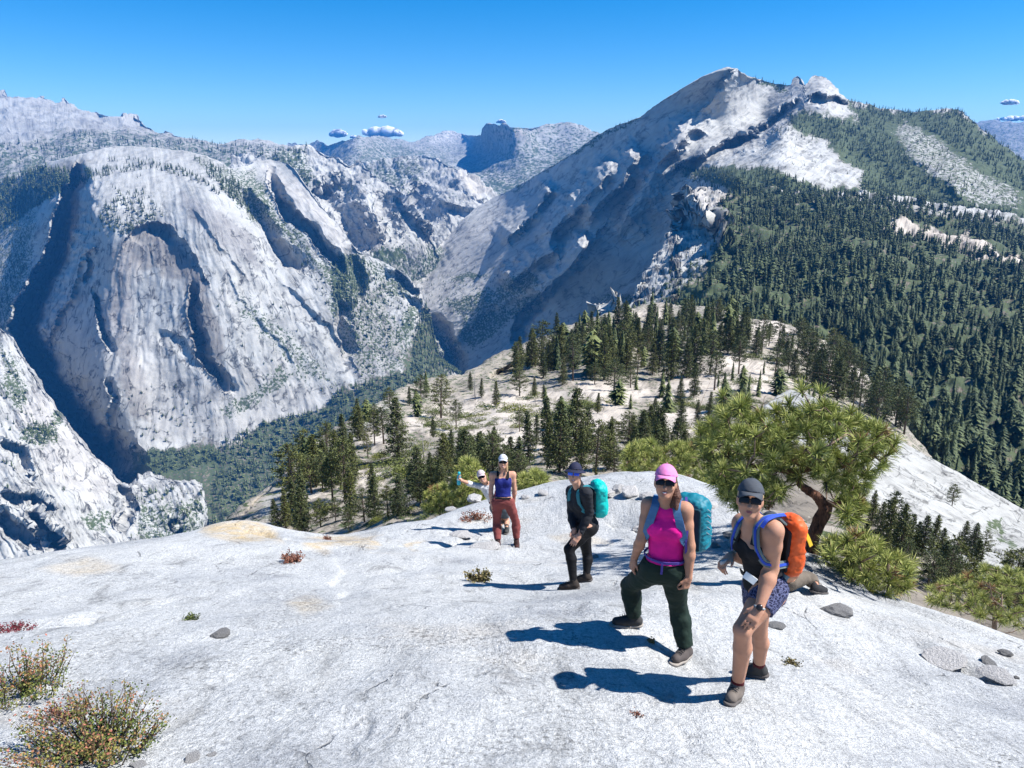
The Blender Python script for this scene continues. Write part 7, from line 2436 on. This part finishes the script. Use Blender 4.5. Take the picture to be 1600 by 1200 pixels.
def build_pine():
    r = np.random.default_rng(77)
    Y0 = 9.3
    g = at(1266, 874, Y0)
    g[2] = min(g[2], float(ground_z(g[0], g[1])) + 0.02)
    e = empty('gnarled_pine', g)
    tag(e, 'gnarled stunted pine with red-brown trunk behind the orange pack', 'tree')
    tr = [(1264, 880, 0), (1267, 858, 0), (1271, 836, -0.02), (1282, 812, -0.05), (1291, 796, -0.05), (1282, 780, 0.0), (1266, 768, 0.02), (1250, 758, 0.0), (1246, 746, 0.02), (1253, 734, 0.05), (1259, 716, 0.1), (1262, 690, 0.15)]
    rp = [30, 26, 23, 25, 24, 20, 17, 14, 12, 10, 8, 5]
    T = np.array([at(a, b, Y0 + c) for a, b, c in tr])
    rad = np.array([x * 0.5 * 10.0 / F for x in rp]) * 1.02
    kk = np.linspace(0, len(T) - 1, 60)
    Tq = np.stack([np.interp(kk, np.arange(len(T)), T[:, i]) for i in range(3)], 1)
    for _ in range(6):
        Tq[1:-1] = 0.5 * Tq[1:-1] + 0.25 * (Tq[:-2] + Tq[2:])
    rq = np.interp(kk, np.arange(len(rad)), rad)
    rq[:6] *= np.linspace(1.5, 1.0, 6)
    V, Q, Tt = tube(Tq - g, rq, 20)
    nrm = unit(V[:-2] - np.repeat(Tq - g, 20, axis=0))
    V[:-2] += nrm * (0.018 * -ridged((V[:-2]) * np.array([14, 14, 5.0]), 3))[:, None]
    link('trunk', mesh_np('trunk', V, [Q, Tt], M_PBARK, True), None, e)
    crown = [(1092, 668), (1118, 650), (1128, 618), (1150, 628), (1165, 622), (1178, 650), (1215, 640), (1245, 640), (1290, 632), (1330, 645), (1345, 655), (1375, 668), (1402, 690), (1392, 715), (1365, 745), (1352, 770), (1350, 800), (1332, 822), (1312, 815), (1305, 780), (1290, 760), (1262, 742), (1235, 752), (1228, 775), (1200, 795), (1175, 775), (1150, 795), (1130, 785), (1112, 750), (1098, 715)]
    tg = sample_poly(crown, 278, Y0 + 0.1, 0.6, r, 13)
    spikes = [at(x, y, Y0 + r.normal(0, 0.3)) for x, y in ((1253, 610), (1282, 614), (1232, 630), (1128, 618), (1150, 636), (1135, 648), (1300, 640), (1330, 645), (1360, 664), (1382, 672), (1400, 690), (1318, 655), (1228, 650), (1345, 700), (1110, 660), (1094, 690), (1372, 700), (1268, 640))]
    tg = np.concatenate([tg, np.array(spikes)])
    low = at(1262, 735, Y0)
    roots = list(Tq[34:]) + [at(1225, 735, Y0 + 0.1), at(1190, 730, Y0 + 0.15), at(1150, 725, Y0 + 0.1), at(1300, 725, Y0 + 0.15), at(1335, 720, Y0 + 0.1), at(1325, 770, Y0 - 0.1)]
    segs = grow(roots, tg, r)
    limbs = [[Tq[46], roots[-6], roots[-5], roots[-4]], [Tq[48], roots[-3], roots[-2]], [Tq[26], at(1308, 790, Y0 - 0.1), roots[-1]], [Tq[50], at(1210, 690, Y0), at(1192, 665, Y0), at(1182, 640, Y0)]]
    for L in limbs:
        b = Bag()
        b.tube(np.array(L) - g, np.linspace(0.055, 0.02, len(L)), 10)
        link('limb', b.mesh('limb', M_PBARK, True), None, e)
    bt = Bag()
    for n, m, t in segs:
        bt.tube(np.array([n, m, t]) - g, [0.014, 0.010, 0.006], 5)
    # a few bare dead twigs
    for k in range(26):
        a = tg[r.integers(0, len(tg))]
        bt.tube(np.array([a, a + r.normal(0, 0.16, 3), a + r.normal(0, 0.26, 3) + [0, 0, 0.05]]) - g, [0.006, 0.004, 0.002], 4)
    link('twigs', bt.mesh('twigs', M_PTWIG, True), None, e)
    c0 = at(1250, 715, Y0)
    dirs = unit(unit(tg - c0) * 0.6 + np.array([0, 0, 0.75]) + r.normal(0, 0.25, tg.shape))
    put_tufts(e, g, tg, dirs, r, 1.05, 300, 0.08)
    # the inner, smaller tufts too many to pick apart
    tg2 = sample_poly(crown, 300, Y0 + 0.15, 0.65, r, 7)
    cb, cdir = Bag(), unit(unit(tg2 - c0) * 0.6 + np.array([0, 0, 0.6]) + r.normal(0, 0.35, tg2.shape))
    for t_, d_ in zip(tg2, cdir):
        me = TUFTS[r.integers(0, 6)]
        nv = len(me.vertices)
        co = np.empty(nv * 3)
        me.vertices.foreach_get('co', co)
        sh = np.empty(nv)
        me.attributes['shade'].data.foreach_get('value', sh)
        R3 = np.array(Vector(d_).to_track_quat('Z', 'Y').to_matrix())
        Fl = [tuple(pp.vertices) for pp in me.polygons]
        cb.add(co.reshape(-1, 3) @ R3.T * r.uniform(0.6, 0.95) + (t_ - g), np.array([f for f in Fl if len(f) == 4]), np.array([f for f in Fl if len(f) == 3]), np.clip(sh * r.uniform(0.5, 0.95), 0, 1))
    tag(link('inner_needles', cb.mesh('inner_needles', M_PINE), None, e), kind='stuff')


def build_young_pine(poly, n, Y0, dY, label, seed, root, size, name='young_pine', tall=False):
    r = np.random.default_rng(seed)
    g = root
    e = empty(name, g)
    tag(e, label, 'tree', 'young pines along the rim')
    tg = sample_poly(poly, n, Y0, dY, r, 12 if Y0 < 12 else 18)
    segs = grow([g + np.array([0, 0, 0.2]), g + np.array([0, 0, 0.5])] + [g + (np.mean(tg, axis=0) - g) * k for k in (0.3, 0.6, 0.9)], tg, r)
    b = Bag()
    b.tube(np.array([g - [0, 0, 0.2], g + (np.mean(tg, axis=0) - g) * 0.5, np.mean(tg, axis=0)]) - g, [0.07, 0.05, 0.03], 8)
    for a, m, t in segs:
        b.tube(np.array([a, m, t]) - g, [0.016, 0.011, 0.006], 5)
    link('branches', b.mesh('branches', M_PTWIG, True), None, e)
    c0 = np.mean(tg, axis=0)
    dirs = unit(unit(tg - c0) * 0.7 + np.array([0, 0, 0.7]) + r.normal(0, 0.25, tg.shape))
    put_tufts(e, g, tg, dirs, r, size, 300, 0.04)
    return e


build_pine()
LOWB = [(1282, 850), (1310, 838), (1340, 832), (1362, 848), (1400, 862), (1426, 882), (1426, 915), (1400, 930), (1370, 935), (1335, 915), (1305, 890), (1285, 875)]
build_young_pine(LOWB, 110, 8.7, 0.35, 'low spreading pine boughs at the right rim, right of the gnarled trunk', 3, at(1340, 925, 8.9) - [0, 0, 0.2], 1.0)
RB2 = [(1440, 935), (1470, 905), (1520, 890), (1560, 880), (1600, 900), (1640, 920), (1640, 1000), (1600, 985), (1540, 965), (1480, 948)]
build_young_pine(RB2, 150, 14.0, 0.9, 'bushy young pine at the right edge below the rim', 4, at(1560, 985, 14.0) - [0, 0, 0.6], 1.05)
build_young_pine([(712, 790), (705, 745), (725, 715), (750, 725), (765, 760), (762, 785), (735, 800)], 150, 24.0, 0.9, 'bushy yellow-green pine behind the teal bottle', 5, at(735, 812, 24.0) - [0, 0, 0.5], 1.5)
build_young_pine([(810, 770), (815, 745), (835, 735), (855, 745), (858, 770), (835, 778)], 80, 24.0, 0.7, 'low bushy pine between the blue tank top and the woman in black', 6, at(835, 790, 24.0) - [0, 0, 0.4], 1.5)
build_young_pine([(965, 750), (975, 705), (1000, 690), (1040, 695), (1075, 690), (1110, 700), (1130, 730), (1120, 765), (1060, 770), (1000, 762)], 280, 25.0, 1.2, 'broad bushy pine behind the pink cap', 7, at(1050, 790, 25.0) - [0, 0, 0.6], 1.55)
build_young_pine([(660, 800), (665, 770), (690, 755), (712, 775), (708, 800)], 90, 26.0, 0.8, 'dark bushy young pine at the rim left of the teal bottle pine', 8, at(688, 818, 26.0) - [0, 0, 0.5], 1.5)
build_young_pine([(1240, 935 - 60), (1290, 860), (1310, 880), (1300, 905)], 10, 8.9, 0.2, 'small dry-tipped pine sprig at the foot of the gnarled pine', 9, at(1292, 900, 8.9) - [0, 0, 0.1], 0.8)
# ------------------------------------------------------------------ haze
def build_haze():
    top_z = max(float(q.A[..., 2].max()) for q in (far_left, far_center, far_right, ridge, dome))
    low_z = min(float(q.A[..., 2].min()) for q in (far_left, far_center, far_right, ridge, dome, buttress, canyon_domes_far, canyon_domes_near, hill))
    x0, x1, y0, y1, z0, z1 = -15000, 15000, -400, 16800, low_z - 1.0, top_z + 30.0
    far_y = max(float(q.A[..., 1].max()) for q in (far_left, far_center, far_right, ridge, dome))
    print('HAZE', top_z, low_z, far_y)
    V = [(x, y, z) for z in (z0, z1) for y in (y0, y1) for x in (x0, x1)]
    fcs = np.array([(0, 2, 3, 1), (4, 5, 7, 6), (0, 1, 5, 4), (2, 6, 7, 3), (0, 4, 6, 2), (1, 3, 7, 5)])
    m = bpy.data.materials.new('haze_air')
    m.use_nodes = True
    nt = m.node_tree
    nt.nodes.remove(nt.nodes['Principled BSDF'])
    pv = nt.nodes.new('ShaderNodeVolumePrincipled')
    pv.inputs['Color'].default_value = (0.06, 0.36, 1.0, 1)
    pv.inputs['Density'].default_value = 4.0e-5
    pv.inputs['Anisotropy'].default_value = 0.0
    nt.links.new(pv.outputs[0], nt.nodes['Material Output'].inputs['Volume'])
    o = link('haze', mesh_np('haze', V, fcs, m, False))
    tag(o, kind='stuff')
    o['label'] = 'thin blue haze filling the air over the canyon'


build_haze()
